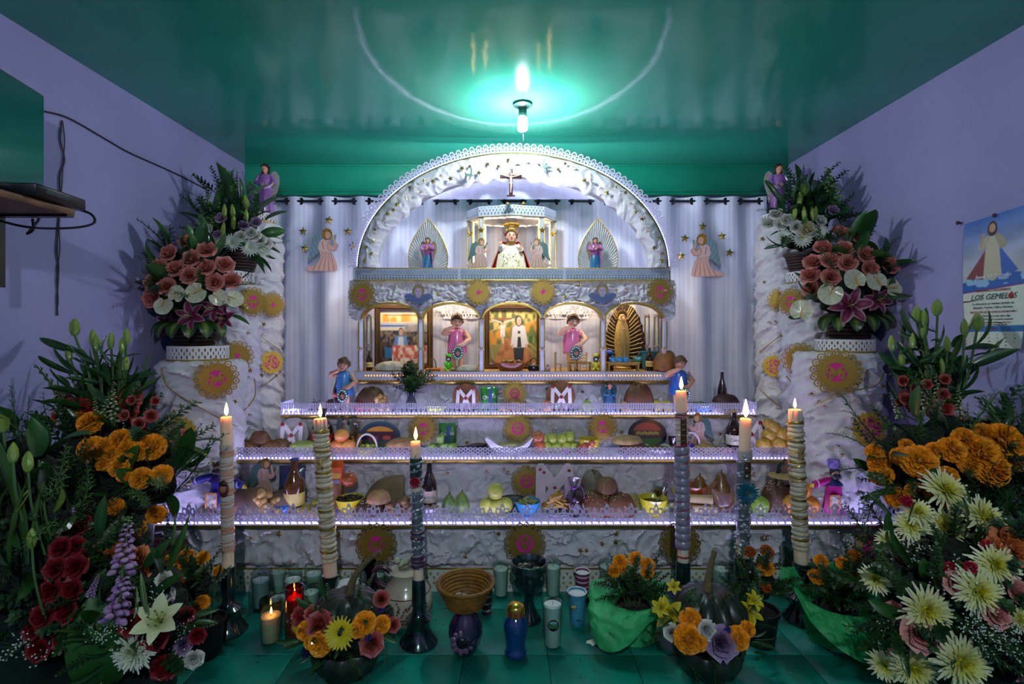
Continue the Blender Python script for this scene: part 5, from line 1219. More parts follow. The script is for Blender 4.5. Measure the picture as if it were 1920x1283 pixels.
NAME = dict(rose_lisw='lisianthus', rose_lisp='lisianthus', rust='marigold', carnation='carnation', statice='statice', wmum='chrysanthemum', mum='chrysanthemum', bud='lily_bud', budp='lily_bud', broad='leaf', blade='leaf', light='leaf', stripe='leaf', fern='fern_sprig', asp='fern_sprig', green='leafy_sprig', glad='gladiolus', tube='tuberose', snap='snapdragon', bells='bells_of_ireland', breath='baby_breath', anth='anthurium', lilyS='lily', lilyW='lily', lilyY='lily')
STEM = pm('3a5a2a', .6)
LONG = set('leaf broad blade light stripe fern asp green glad tube snap liatris bells bud budp'.split())
class Arr:
    def __init__(s, name, label, cx, cy, Y, rx, ry, rz, base, seed=1, cat='flowers'):
        s.c = P(cx, cy, Y); s.r = Vector((rx, ry, rz)); s.t = thing(name, label, cat, base); s.b = Vector(base); s.rr = random.Random(seed)
    def at(s, px, py, dy=0.):
        Y = s.c.y
        for i in range(4):
            p = P(px, py, Y); u = ((p.x-s.c.x)/s.r.x)**2+((p.z-s.c.z)/s.r.z)**2
            Y = s.c.y-s.r.y*math.sqrt(max(0., 1-min(1, u)))
        return P(px, py, Y+dy)
    def safe(s, kind, p, d, size):
        p = Vector(p); d = Vector(d).normalized(); lo, hi = XL+.015, XR-.015
        if kind in LONG:
            t = p+d*size; w_ = size*(.6 if kind == 'asp' else .42 if kind in ('fern', 'green') else .34 if kind in ('broad', 'stripe', 'bells', 'snap') else .2)
            if t.x < lo+w_: d = (d+Vector((lo+w_-t.x, 0, 0))/size).normalized()
            if t.x > hi-w_: d = (d-Vector((t.x-hi+w_, 0, 0))/size).normalized()
            t = p+d*size; p.x += max(0, lo+w_-min(t.x, p.x))-max(0, max(t.x, p.x)-hi+w_)
        else: p.x = min(max(p.x, lo+size*1.15), hi-size*1.15)
        return p, d
    def put(s, kind, p, d, size, roll=None):
        ms = FM[kind]; p, d = s.safe(kind, p, d, size); nm = NAME.get(kind, kind.split('_')[0])
        return put(s.rr.choice(ms), nm, s.t, p-s.b, face(d, s.rr.uniform(0, 6.28) if roll is None else roll), size)
    def fl(s, kind, px, py, rpx, dy=0., d=None, stem=False):
        p = s.at(px, py, dy); r = rpx/FPX*p.y
        o = p-s.c; n = Vector((o.x/s.r.x**2, o.y/s.r.y**2, o.z/s.r.z**2)).normalized()
        dd = Vector(d) if d else (n*.55+Vector((0, -.75, .32))+Vector((s.rr.uniform(-.2, .2), 0, s.rr.uniform(-.2, .2))))
        ob = s.put(kind, p, dd, r)
        if stem:
            q = p-dd.normalized()*r*.4; e = Vector((s.b.x+(p.x-s.b.x)*.35, s.b.y+(p.y-s.b.y)*.3, max(s.b.z+.05, p.z-.35 if stem is True else stem)))
            B().tube([v-s.b for v in spl([q, q*.5+e*.5+Vector((0, 0, .02)), e], 4)], .003, 4).obj('stem', STEM, s.t)
        return ob
    def fls(s, kind, lst, rpx=None, **k):
        for q in lst: s.fl(kind, q[0], q[1], q[2] if len(q) > 2 else rpx, **k)
    def line(s, kind, p0, p1, dy=0., dy1=None, w_=1.):
        """a spike, blade or stalk that runs from pixel p0 (foot) to pixel p1 (tip)"""
        a = s.at(*p0, dy); e = P(p1[0], p1[1], s.at(*p1).y+(dy if dy1 is None else dy1)); d = e-a
        o = s.put(kind, a, d, d.length); o.scale = (d.length*w_, d.length*w_, d.length); return o
    def fill(s, kind, n, l0, l1, up=.3, rad=(.55, .9), region=None, droop=0.):
        for i in range(n):
            if region:
                a = region[0]; p = s.at(s.rr.uniform(a, region[2]), s.rr.uniform(region[1], region[3]), s.rr.uniform(.02, .10)); o = p-s.c
                n_ = Vector((o.x/s.r.x**2, o.y/s.r.y**2, o.z/s.r.z**2)).normalized()
            else:
                q = s.rr.uniform(-PI, PI); w_ = s.rr.uniform(-.5, .95); n_ = Vector((math.cos(q)*math.sqrt(1-w_*w_), -abs(math.sin(q))*math.sqrt(1-w_*w_) if s.rr.random() < .8 else math.sqrt(1-w_*w_)*abs(math.sin(q)), w_)); f = s.rr.uniform(*rad)
                p = s.c+Vector((n_.x*s.r.x, n_.y*s.r.y, n_.z*s.r.z))*f
            d = n_+Vector((s.rr.uniform(-.5, .5), s.rr.uniform(-.4, .2), up+s.rr.uniform(-.4, .4)-droop))
            s.put(kind, p, d, s.rr.uniform(l0, l1))
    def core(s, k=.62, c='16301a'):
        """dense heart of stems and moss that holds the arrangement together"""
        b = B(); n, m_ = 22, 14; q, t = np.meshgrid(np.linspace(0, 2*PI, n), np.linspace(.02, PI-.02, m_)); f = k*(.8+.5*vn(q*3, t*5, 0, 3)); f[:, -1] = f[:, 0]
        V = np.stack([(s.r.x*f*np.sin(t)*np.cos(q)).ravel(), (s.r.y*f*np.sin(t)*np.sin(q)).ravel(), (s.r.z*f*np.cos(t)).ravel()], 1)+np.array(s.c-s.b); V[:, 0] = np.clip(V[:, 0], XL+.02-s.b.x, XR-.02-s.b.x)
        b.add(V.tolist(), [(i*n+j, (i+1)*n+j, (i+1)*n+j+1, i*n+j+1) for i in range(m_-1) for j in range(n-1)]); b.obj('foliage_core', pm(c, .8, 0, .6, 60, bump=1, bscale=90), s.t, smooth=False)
def basket_obj(parent, r0, r1, h_, c='2a1a10', loc=(0, 0, 0), bands=6, name='basket', cr=28):
    b = B()
    for i in range(bands):
        z = h_*(i+.5)/bands; r = r0+(r1-r0)*z/h_
        pts = [((r+.004*math.sin(j*PI+i*PI))*math.cos(2*PI*j/cr), (r+.004*math.sin(j*PI+i*PI))*math.sin(2*PI*j/cr), z) for j in range(cr)]
        b.tube(pts, h_/bands*.52, 5, 0, None, False, None, True)
    b.lathe([(.001, .003), (r0*.96, .003), (r1*.97, h_*.9)], cr, 0, cap=False); b.torus((0, 0, h_), r1+.002, h_*.09, cr, 6)
    return b.obj(name, pm(c, .55, 0, .5, 40), parent, loc)

# ---------------------------------------------------------------- pink rose baskets on the front columns
def rose_basket(bx_, colo, lab, roses, anths, lilies, cx, cy, Y, seed, sx, bz, extra):
    A_ = Arr('rose_basket', lab, cx, cy, Y, .245, .17, .235, (bx_, Y, bz), seed, 'flower basket')
    basket_obj(A_.t, .085, .108, .125, '22150e')
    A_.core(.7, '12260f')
    A_.fls('rose_pink', roses, 15.5, dy=-.03); A_.fls('anth', anths, 19, dy=-.045); 
    for q in lilies: A_.fl('lilyS', *q, dy=-.05, d=(rnd.uniform(-.4, .4), -1, .15))
    A_.fill('broad', 12, .13, .2, .5, (.8, 1.0)); A_.fill('leaf', 12, .10, .16, .2, (.75, 1.0)); A_.fill('fern', 10, .12, .2, .5, (.85, 1.05)); A_.fill('green', 8, .1, .15, .4, (.8, 1.))
    for i in range(7):
        a = R(-160+140*i/6); p = Vector((bx_+.10*math.cos(a), Y+.10*math.sin(a), bz+.115)); A_.put('stripe', p, (math.cos(a)*.8, math.sin(a)*.8, .6), .15, a)
    for k, p0, p1 in extra: A_.line(k, p0, p1)
    return A_
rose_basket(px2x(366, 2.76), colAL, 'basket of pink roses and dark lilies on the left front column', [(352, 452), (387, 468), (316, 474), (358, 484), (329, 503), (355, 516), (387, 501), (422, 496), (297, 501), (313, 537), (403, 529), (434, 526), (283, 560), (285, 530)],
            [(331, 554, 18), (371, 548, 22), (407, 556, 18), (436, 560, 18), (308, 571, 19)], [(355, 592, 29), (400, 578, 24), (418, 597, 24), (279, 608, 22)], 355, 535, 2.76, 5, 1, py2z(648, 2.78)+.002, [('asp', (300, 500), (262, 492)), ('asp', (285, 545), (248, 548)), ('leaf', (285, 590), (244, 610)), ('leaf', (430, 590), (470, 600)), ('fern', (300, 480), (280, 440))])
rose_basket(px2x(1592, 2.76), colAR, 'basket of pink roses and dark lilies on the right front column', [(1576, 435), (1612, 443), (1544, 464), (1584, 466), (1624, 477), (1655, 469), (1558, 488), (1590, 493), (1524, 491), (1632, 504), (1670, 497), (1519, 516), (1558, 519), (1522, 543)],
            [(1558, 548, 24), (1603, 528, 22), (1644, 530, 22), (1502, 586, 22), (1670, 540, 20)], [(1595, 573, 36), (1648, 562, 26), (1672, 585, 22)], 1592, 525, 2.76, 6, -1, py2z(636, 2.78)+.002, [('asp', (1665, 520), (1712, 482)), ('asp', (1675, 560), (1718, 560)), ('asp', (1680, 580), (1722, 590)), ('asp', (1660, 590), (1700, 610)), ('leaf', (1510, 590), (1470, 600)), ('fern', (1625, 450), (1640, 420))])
# ---------------------------------------------------------------- white baskets on the middle columns
def white_basket(bx_, lab, cx, cy, seed, D):
    Y = 3.03; A_ = Arr('white_flower_basket', lab, cx, cy, Y, .22, .15, .25, (bx_, Y, 1.589), seed, 'flower basket')
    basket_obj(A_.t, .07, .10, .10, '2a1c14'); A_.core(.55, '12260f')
    for k, l in D.items():
        for q in l:
            if isinstance(q[0], tuple): A_.line(k, q[0], q[1])
            elif k in ('bud',): A_.line(k, (q[0]+rnd.uniform(-4, 4), q[1]+14), (q[0], q[1]-14), -.02, -.03)
            else: A_.fl(k, q[0], q[1], q[2] if len(q) > 2 else 15, dy=-.02)
    A_.fill('leaf', 14, .12, .2, .7, (.6, .9)); A_.fill('green', 14, .10, .17, .4, (.7, 1.0)); A_.fill('broad', 6, .12, .18, .4, (.6, .9)); A_.fill('asp', 6, .1, .16, .2, (.8, 1.))
white_basket(px2x(450, 3.03), 'basket of white daisies and green lily buds on the left middle column', 438, 430, 7, dict(daisy=[(437, 455, 18), (469, 464, 18), (405, 454, 15), (495, 468, 15)], rose_lisw=[(451, 443, 10), (477, 442, 11), (487, 450, 11), (470, 436, 10), (500, 456, 10), (388, 430, 10)], rose_lisp=[(414, 408, 10), (457, 422, 9), (480, 416, 9), (407, 440, 9)],
    bud=[(421, 396), (435, 396), (439, 416), (462, 404), (459, 379), (420, 430), (437, 350)], leaf=[((410, 430), (397, 332)), ((440, 410), (435, 318)), ((450, 410), (455, 332)), ((425, 420), (412, 345)), ((470, 420), (486, 350)), ((400, 430), (368, 425)), ((480, 480), (522, 505)), ((470, 480), (505, 508)), ((490, 470), (512, 490))], liatris=[((440, 380), (445, 322)), ((468, 400), (473, 338))], bells=[((385, 425), (374, 366)), ((402, 425), (398, 378))], broad=[((470, 470), (500, 498))]))
white_basket(px2x(1508, 3.03), 'basket of white daisies and tall leaves on the right middle column', 1506, 420, 8, dict(daisy=[(1470, 445, 17), (1504, 448, 18), (1535, 435, 17)], rose_lisw=[(1455, 401, 11), (1440, 418, 11), (1464, 420, 11), (1476, 412, 11), (1494, 425, 11), (1539, 413, 10), (1556, 446, 9)], rose_cream=[(1513, 430, 15)], rose_lisp=[(1563, 394, 10), (1549, 352, 8)],
    bud=[(1507, 400), (1522, 402), (1492, 399), (1509, 352), (1500, 372), (1530, 400)], leaf=[((1520, 410), (1525, 292)), ((1535, 400), (1548, 308)), ((1500, 400), (1490, 336)), ((1480, 420), (1462, 345)), ((1545, 390), (1560, 330)), ((1490, 460), (1428, 478)), ((1470, 460), (1425, 462)), ((1555, 420), (1590, 440))], liatris=[((1505, 370), (1507, 308)), ((1482, 400), (1479, 322))], bells=[((1566, 392), (1568, 315))], asp=[((1570, 415), (1622, 412)), ((1575, 400), (1610, 388))]))

# ---------------------------------------------------------------- tall gladiolus and lily vases by the walls
def tall_vase(lab, vx, Y, cx, cy, seed, buds, glads, tubes, leaves, florets):
    A_ = Arr('gladiolus_vase', lab, cx, cy, Y, .30, .12, .32, (vx, Y, 0), seed, 'flower vase')
    B().lathe([(.07, 0), (.10, .05), (.115, .25), (.09, .45), (.085, .52), (.10, .56)], 20).obj('vase', pm('2a3a44', .3), A_.t)
    r = A_.rr
    for px, py, fx, fy in buds:
        f0 = A_.at(fx, fy, .0); f1 = P(px, py+16, f0.y-.02); A_.line('bud', (px+r.uniform(-2, 2), py+15), (px, py-17), 0, 0)
        q = A_.at(px, py+15); B().tube([v-A_.b for v in spl([q, (q+f0)/2+Vector((.01, 0, .01)), f0], 4)], .0045, 5).obj('stem', STEM, A_.t)
        for k in range(3): p = q.lerp(f0, .2+.28*k); A_.put('leaf', p, (r.choice((-1, 1))*r.uniform(.6, 1), r.uniform(-.6, .2), r.uniform(.2, .7)), r.uniform(.10, .17))
    for a, e in glads: A_.line('glad', a, e, -.02, None, .8)
    for a, e in tubes: A_.line('tube', a, e, -.04, None, 1.1)
    for a, e in leaves: A_.line('leaf', a, e, -.01, None, 1.)
    for q in florets: A_.fl('rose_red', q[0], q[1], q[2], dy=-.05)
    A_.fill('leaf', 16, .08, .13, .9, (.2, .7)); A_.fill('broad', 6, .06, .09, .5, (.2, .6)); A_.fill('blade', 6, .16, .26, 1.6, (.1, .45))
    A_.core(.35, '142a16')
tall_vase('tall vase of lily buds and red gladioli against the left wall', px2x(205, 2.06), 2.06, 200, 745, 9, [(140, 614, 185, 790), (174, 634, 195, 800), (209, 640, 205, 800), (237, 632, 215, 800), (228, 650, 210, 790), (181, 644, 190, 780), (128, 662, 180, 800), (237, 682, 215, 800)],
          [((225, 830), (268, 660)), ((215, 820), (247, 655)), ((255, 830), (292, 740)), ((165, 820), (82, 680)), ((190, 820), (125, 690))], [((190, 800), (205, 735)), ((182, 800), (178, 742)), ((120, 800), (98, 725)), ((215, 800), (212, 720))], [((150, 680), (118, 645)), ((190, 700), (165, 650)), ((160, 740), (138, 690)), ((220, 740), (248, 695)), ((205, 720), (190, 665)), ((160, 670), (120, 640))], [(233, 779, 9), (283, 780, 11), (260, 795, 11), (246, 751, 8), (291, 752, 8), (105, 780, 9)])
tall_vase('tall vase of lily buds and red gladioli against the right wall', px2x(1765, 2.10), 2.10, 1755, 715, 10, [(1719, 590, 1740, 760), (1732, 597, 1745, 760), (1758, 577, 1740, 740), (1731, 618, 1742, 760), (1711, 641, 1738, 770), (1671, 645, 1725, 790), (1775, 646, 1760, 780), (1808, 614, 1790, 770), (1832, 604, 1795, 770), (1690, 674, 1730, 790), (1765, 688, 1762, 790)],
          [((1720, 790), (1662, 680)), ((1730, 800), (1680, 690)), ((1765, 800), (1775, 680)), ((1745, 790), (1738, 690)), ((1700, 780), (1672, 715))], [((1738, 780), (1730, 700)), ((1690, 790), (1668, 735)), ((1800, 790), (1796, 720)), ((1815, 800), (1814, 755)), ((1760, 780), (1755, 700))], [((1745, 680), (1765, 650)), ((1760, 700), (1775, 655)), ((1800, 700), (1848, 650)), ((1745, 640), (1775, 628)), ((1700, 700), (1672, 655)), ((1730, 660), (1680, 640)), ((1790, 730), (1830, 690))], [(1693, 714, 9), (1772, 711, 9), (1769, 740, 11), (1769, 766, 18), (1755, 775, 13), (1698, 748, 10), (1716, 732, 9), (1739, 721, 9), (1800, 790, 9)])

# ---------------------------------------------------------------- marigold bunches
def bunch(name, lab, Y, cx, cy, rx, ry, rz, seed, blooms, fills, bucket=True):
    A_ = Arr(name, lab, cx, cy, Y, rx, ry, rz, (px2x(cx, Y), Y, 0), seed, 'flowers')
    if bucket:
        zt = max(.18, A_.c.z-rz*.8); B().lathe([(.10, 0), (.105, .01), (.13, zt), (.135, zt+.01)], 20).obj('bucket', pm('1c2422', .5), A_.t)
        b = B()
        for k in range(14): a = k*.9; b.tube([(.05*math.cos(a), .05*math.sin(a), zt-.05), (.09*math.cos(a), .07*math.sin(a), A_.c.z-.02)], .004, 4)
        b.obj('stems', STEM, A_.t)
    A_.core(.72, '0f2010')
    for k, l, r in blooms: A_.fls(k, l, r, dy=-.03)
    for k, n, a, c, up in fills: A_.fill(k, n, a, c, up, (.75, 1.02))
    return A_
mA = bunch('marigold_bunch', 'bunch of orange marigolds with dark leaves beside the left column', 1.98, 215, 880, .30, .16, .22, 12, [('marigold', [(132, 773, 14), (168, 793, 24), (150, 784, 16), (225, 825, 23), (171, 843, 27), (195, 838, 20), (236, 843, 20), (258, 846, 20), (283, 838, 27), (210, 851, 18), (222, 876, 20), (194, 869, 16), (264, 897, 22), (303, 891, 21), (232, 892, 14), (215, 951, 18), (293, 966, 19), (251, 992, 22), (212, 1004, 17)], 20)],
      [('broad', 18, .09, .15, .4), ('leaf', 18, .1, .17, .4), ('green', 22, .12, .2, .5), ('asp', 12, .14, .22, .5)])
for p0, p1 in (((320, 905), (405, 800)), ((330, 920), (420, 835)), ((320, 930), (402, 870)), ((325, 880), (380, 800))): mA.line('fern', p0, p1, -.02, None, .8)
for p0, p1 in (((320, 850), (352, 800)), ((330, 840), (400, 830)), ((340, 870), (380, 905)), ((330, 880), (372, 790))): mA.line('broad', p0, p1, -.02, None, .8)
mB = bunch('marigold_bunch', 'large bunch of orange marigolds below the calendar at right', 1.92, 1790, 868, .33, .17, .20, 13, [('marigold', [(1640, 848, 17), (1648, 868, 21), (1724, 865, 33), (1687, 856, 18), (1653, 890, 23), (1809, 824, 24), (1785, 843, 26), (1754, 845, 18), (1838, 850, 35), (1844, 813, 22), (1881, 828, 39), (1860, 880, 35), (1820, 872, 22), (1777, 893, 20), (1681, 934, 21), (1720, 927, 23), (1787, 936, 26), (1905, 860, 26), (1700, 835, 14)], 20)],
      [('leaf', 14, .1, .17, .4), ('green', 24, .12, .2, .5), ('asp', 12, .14, .22, .5), ('fern', 10, .14, .22, .4), ('broad', 8, .08, .13, .4)])
for p0, p1 in (((1680, 860), (1560, 755)), ((1690, 850), (1600, 790)), ((1700, 840), (1650, 770)), ((1720, 830), (1690, 750))): mB.line('fern', p0, p1, -.02, -.05, .6)
for p0, p1 in (((1880, 800), (1845, 765)), ((1880, 800), (1860, 760)), ((1882, 798), (1890, 755)), ((1884, 800), (1918, 765)), ((1884, 802), (1918, 785)), ((1878, 805), (1848, 790))): mB.line('leaf', p0, p1, -.04, None, 1.)

# ---------------------------------------------------------------- left foreground bouquets
cr = bunch('crimson_rose_bouquet', 'bouquet of dark crimson roses at the lower left corner', 1.62, 100, 1110, .26, .14, .27, 14, [('rose_crimson', [(149, 985, 19), (112, 1027, 18), (139, 1025, 17), (104, 1067, 19), (140, 1063, 20), (94, 1109, 19), (134, 1106, 18), (78, 1157, 20), (122, 1148, 19), (70, 1219, 19), (119, 1198, 19), (60, 1180, 17)], 18), ('marigold', [(104, 966, 21), (20, 957, 18), (85, 955, 15)], 18), ('lilyW', [(4, 1225, 26)], 26)],
       [('leaf', 24, .1, .16, .3), ('green', 26, .1, .16, .4), ('fern', 10, .1, .16, .4)])
for x, y in ((40, 1210), (65, 1195), (95, 1225), (150, 1215), (160, 1195), (205, 1210)): cr.fl('breath', x, y, 30, dy=-.02, d=(0, -.6, .8))
bl = bunch('tall_leaf_bouquet', 'tall bouquet of broad blades and lily buds at the far left edge', 1.56, 40, 980, .16, .12, .30, 15, [], [('leaf', 14, .1, .18, .6), ('broad', 10, .1, .15, .6), ('asp', 8, .12, .2, .6)])
for p0, p1, k, w_ in (((48, 1060), (36, 748), 'blade', 1.3), ((95, 1060), (93, 858), 'blade', 1.25), ((20, 1080), (8, 900), 'blade', 1.2), ((62, 1040), (60, 890), 'blade', 1.), ((100, 960), (146, 898), 'light', 1.), ((30, 960), (60, 905), 'light', .8), ((75, 1000), (70, 940), 'light', .8), ((40, 830), (10, 735), 'fern', .7), ((50, 830), (52, 745), 'fern', .6)): bl.line(k, p0, p1, -.04, None, w_)
for x, y in ((25, 849), (53, 866), (7, 792), (79, 885), (60, 1010)):
    bl.line('bud', (x-1, y+20), (x, y-20), -.05, -.05, 1.2); q = bl.at(x, y+18, -.05); B().tube([v-bl.b for v in spl([q, q+Vector((.01, 0, -.1)), q+Vector((.02, .03, -.25))])], .004, 4).obj('stem', STEM, bl.t)
mx = bunch('mixed_bouquet', 'mixed bouquet with an open white lily and purple snapdragons at lower left', 1.62, 250, 1150, .20, .15, .22, 16, [('rose_orange', [(187, 1034, 18), (211, 1031, 17), (257, 1046, 20), (266, 1072, 15), (163, 1046, 15), (235, 1045, 16)], 17), ('rose_crimson', [(287, 1196, 23), (349, 1154, 14), (245, 1169, 20), (370, 1193, 14), (307, 1252, 22)], 20), ('wmum', [(248, 1225, 38)], 36), ('rose_lisw', [(307, 1085, 13), (310, 1117, 15), (364, 1237, 15)], 14), ('rose_lisp', [(343, 1213, 14), (312, 1122, 12)], 12)],
           [('leaf', 20, .09, .14, .3), ('green', 20, .08, .14, .4), ('broad', 8, .08, .12, .3), ('blade', 8, .14, .22, .9)])
for p0, p1 in (((228, 1085), (242, 968)), ((206, 1178), (254, 1060)), ((166, 1124), (186, 1076)), ((222, 1130), (238, 1050))): mx.line('snap', p0, p1, -.09, None, 1.15)
mx.fl('lilyW', 296, 1163, 48, dy=-.09, d=(.25, -.75, .6)); mx.line('broad', (205, 1283), (160, 1205), -.1, None, 1.3); mx.line('stripe', (190, 1283), (150, 1225), -.12, None, 1.2)
for p0, p1 in (((250, 1160), (270, 1090)), ((275, 1150), (262, 1080)), ((190, 1130), (172, 1090))): mx.line('blade', p0, p1, -.1, None, 1.4)
for x, y in ((290, 1130), (345, 1180), (215, 1180), (330, 1245), (190, 1195), (230, 1170), (275, 1225)): mx.fl('breath', x, y, 24, dy=-.03, d=(0, -.6, .8))

# ---------------------------------------------------------------- right foreground arrangement
mm = bunch('chrysanthemum_arrangement', 'big arrangement of spidery yellow-white chrysanthemums at the lower right', 1.66, 1800, 1110, .30, .22, .30, 17, [('mum', [(1723, 1066, 40), (1642, 1086, 27), (1869, 1059, 40), (1838, 1110, 44), (1739, 1146, 46), (1807, 1245, 52), (1715, 1256, 42), (1660, 1249, 30), (1914, 1161, 26), (1776, 918, 43), (1847, 968, 42), (1776, 991, 43), (1722, 959, 29), (1708, 986, 31), (1665, 1013, 21)], 40), ('rose_blush', [(1729, 1104, 23), (1796, 1095, 21), (1728, 1190, 29), (1870, 1154, 21), (1675, 1146, 15), (1678, 1234, 15), (1911, 1110, 22), (1913, 1256, 20)], 20),
           ('carnation', [(1682, 1035, 13), (1688, 1042, 11), (1781, 1066, 13), (1821, 1064, 13), (1854, 1024, 14), (1657, 1026, 9), (1668, 1075, 9), (1700, 940, 12), (1735, 1003, 8)], 12), ('rose_orange', [(1893, 1016, 30), (1868, 1024, 17), (1912, 1040, 20)], 20)],
           [('leaf', 30, .09, .15, .3), ('green', 34, .09, .16, .4), ('fern', 22, .1, .17, .3), ('broad', 10, .08, .12, .3)])
for x, y in ((1815, 1180), (1845, 1190), (1870, 1200), (1890, 1180), (1830, 1165), (1660, 1195), (1668, 1175), (1700, 1030), (1720, 1015), (1800, 1085), (1760, 1100), (1690, 1050), (1850, 1225), (1880, 1215), (1655, 1215)): mm.fl('breath', x, y, 26, dy=-.03, d=(0, -.6, .8))

# ---------------------------------------------------------------- potted marigolds on the floor
def pot(lab, px, pyb, blooms, cx, cy, rxp, rzp, seed, black=True):
    Y = EYE*FPX/(pyb-VY); k = Y/FPX
    A_ = Arr('potted_marigold', lab, cx, cy, Y, rxp*k, rxp*k*.8, rzp*k, (px2x(px, Y), Y, 0), seed, 'potted plant')
    h_ = .125; b = B(); b.lathe([(.050, 0), (.052, .004), (.066, h_), (.072, h_), (.072, h_+.012), (.066, h_+.012), (.062, h_-.01), (.02, h_-.012)], 22, cap=False); b.obj('pot', pm('121416', .45), A_.t)
    B().lathe([(.063, h_-.006), (.03, h_+.002), (.002, h_+.004)], 16).obj('soil', pm('1c140e', .9, bump=1, bscale=120), A_.t)
    for q in blooms: A_.fl(q[3] if len(q) > 3 else 'marigold', q[0], q[1], q[2], dy=-.005, d=(rnd.uniform(-.3, .3), -.5, .8), stem=h_)
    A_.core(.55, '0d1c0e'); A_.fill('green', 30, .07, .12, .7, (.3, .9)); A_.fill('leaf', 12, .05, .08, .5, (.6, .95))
    return A_
pot('potted orange marigold in a black pot beside the lower left bouquet', 386, 1228, [(319, 1052, 15), (349, 1043, 15), (352, 1060, 18), (379, 1046, 14), (291, 1067, 13), (289, 1091, 12), (341, 1086, 10), (408, 1070, 10), (378, 1131, 16)], 355, 1095, 62, 50, 31)
p1_ = pot('potted orange marigold wrapped in green tissue near the middle', 1188, 1196, [(1163, 1053, 15), (1192, 1048, 15), (1216, 1058, 13), (1151, 1071, 13), (1173, 1070, 15), (1214, 1073, 14)], 1188, 1098, 42, 36, 32)
p2_ = pot('potted marigold with rusty blooms in a black pot behind right pumpkin', 1426, 1206, [(1406, 1035, 12, 'rust'), (1438, 1034, 14, 'rust'), (1435, 1063, 18), (1437, 1102, 11, 'rust')], 1418, 1095, 52, 46, 33)
p3_ = pot('potted orange marigold in spread green paper at the right', 1568, 1200, [(1540, 1052, 14), (1531, 1082, 16), (1551, 1075, 15), (1581, 1057, 14), (1604, 1045, 15), (1599, 1073, 14)], 1568, 1098, 44, 38, 34)
bl.fill('green', 40, .10, .17, .5, region=(0, 880, 130, 1283)); bl.fill('leaf', 26, .10, .16, .5, region=(0, 900, 110, 1250)); bl.fill('fern', 14, .1, .17, .5, region=(0, 900, 110, 1250))
mm.fill('green', 40, .09, .16, .4, region=(1840, 940, 1930, 1283)); mm.fill('leaf', 20, .09, .14, .3, region=(1840, 940, 1930, 1283)); mm.fill('fern', 16, .1, .16, .3, region=(1860, 940, 1930, 1283)); mm.fill('green', 24, .08, .14, .3, region=(1660, 1000, 1840, 1270))
mB.fill('green', 20, .1, .17, .5, region=(1840, 860, 1925, 980))
def crumple(name, lab, base, pts_f, seed, c):
    """crinkled tissue wrapper: rings of points around the pot, flaring and draping to the floor"""
    t_ = thing(name, lab, 'wrapping paper', base); n, m_ = 120, 40; V = []
    for i in range(m_):
        for j in range(n):
            a = 2*PI*j/n; V.append(pts_f(a, i/(m_-1)))
    V = np.array(V); ns = .026*(ridge(V[:, 0]*22+V[:, 2]*9, V[:, 1]*22+V[:, 2]*14, V[:, 2]*10, seed)-.4); ang = np.arctan2(V[:, 1], V[:, 0]); V[:, 0] += ns*np.cos(ang); V[:, 1] += ns*np.sin(ang); V[:, 2] = np.maximum(.002, V[:, 2]+ns*.6)
    b = B(); b.add(V.tolist(), [(i*n+j, i*n+(j+1) % n, (i+1)*n+(j+1) % n, (i+1)*n+j) for i in range(m_-1) for j in range(n)]); b.obj('tissue', pm(c, .5, 0, .25, 20, trans=.35, bump=.5, bscale=35), t_); return t_
def wrapA(a, t):
    # rises round the pot, then folds over and hangs in points on the camera side
    ci, si = math.cos(a), math.sin(a); dr = max(0, math.sin(-a))*.5+.5; lobe = .5+.5*math.cos(3*a+.6)
    if t < .4: r = .078+.012*t/.4; z = .004+.15*t/.4
    else:
        u = (t-.4)/.6; r = .09+(.075+.05*lobe)*math.sin(u*1.7); z = .154+.03*math.sin(u*PI)-(.13*lobe*dr)*u**1.5
    return (r*ci*1.05, r*si*.9, z)
crumple('green_tissue_wrap', 'crumpled green tissue round the marigold pot near the middle', p1_.t.location, wrapA, 3, '4acc80')
def wrapB(a, t):
    ci, si = math.cos(a), math.sin(a); fr = max(0, math.sin(-a+.35))
    if t < .3: r = .085+.03*t/.3; z = .004+.15*t/.3
    else: u = (t-.3)/.7; r = .115+.10*u*(.6+.75*fr); z = .154+.06*math.sin(u*PI*.6)-.185*fr*u**1.8+.02*(1-fr)*u
    return (r*ci*1.2, r*si*.95, z)
crumple('green_paper_wrap', 'large sheet of green crinkled paper round the right marigold pot', p3_.t.location, wrapB, 4, '38bc6c')
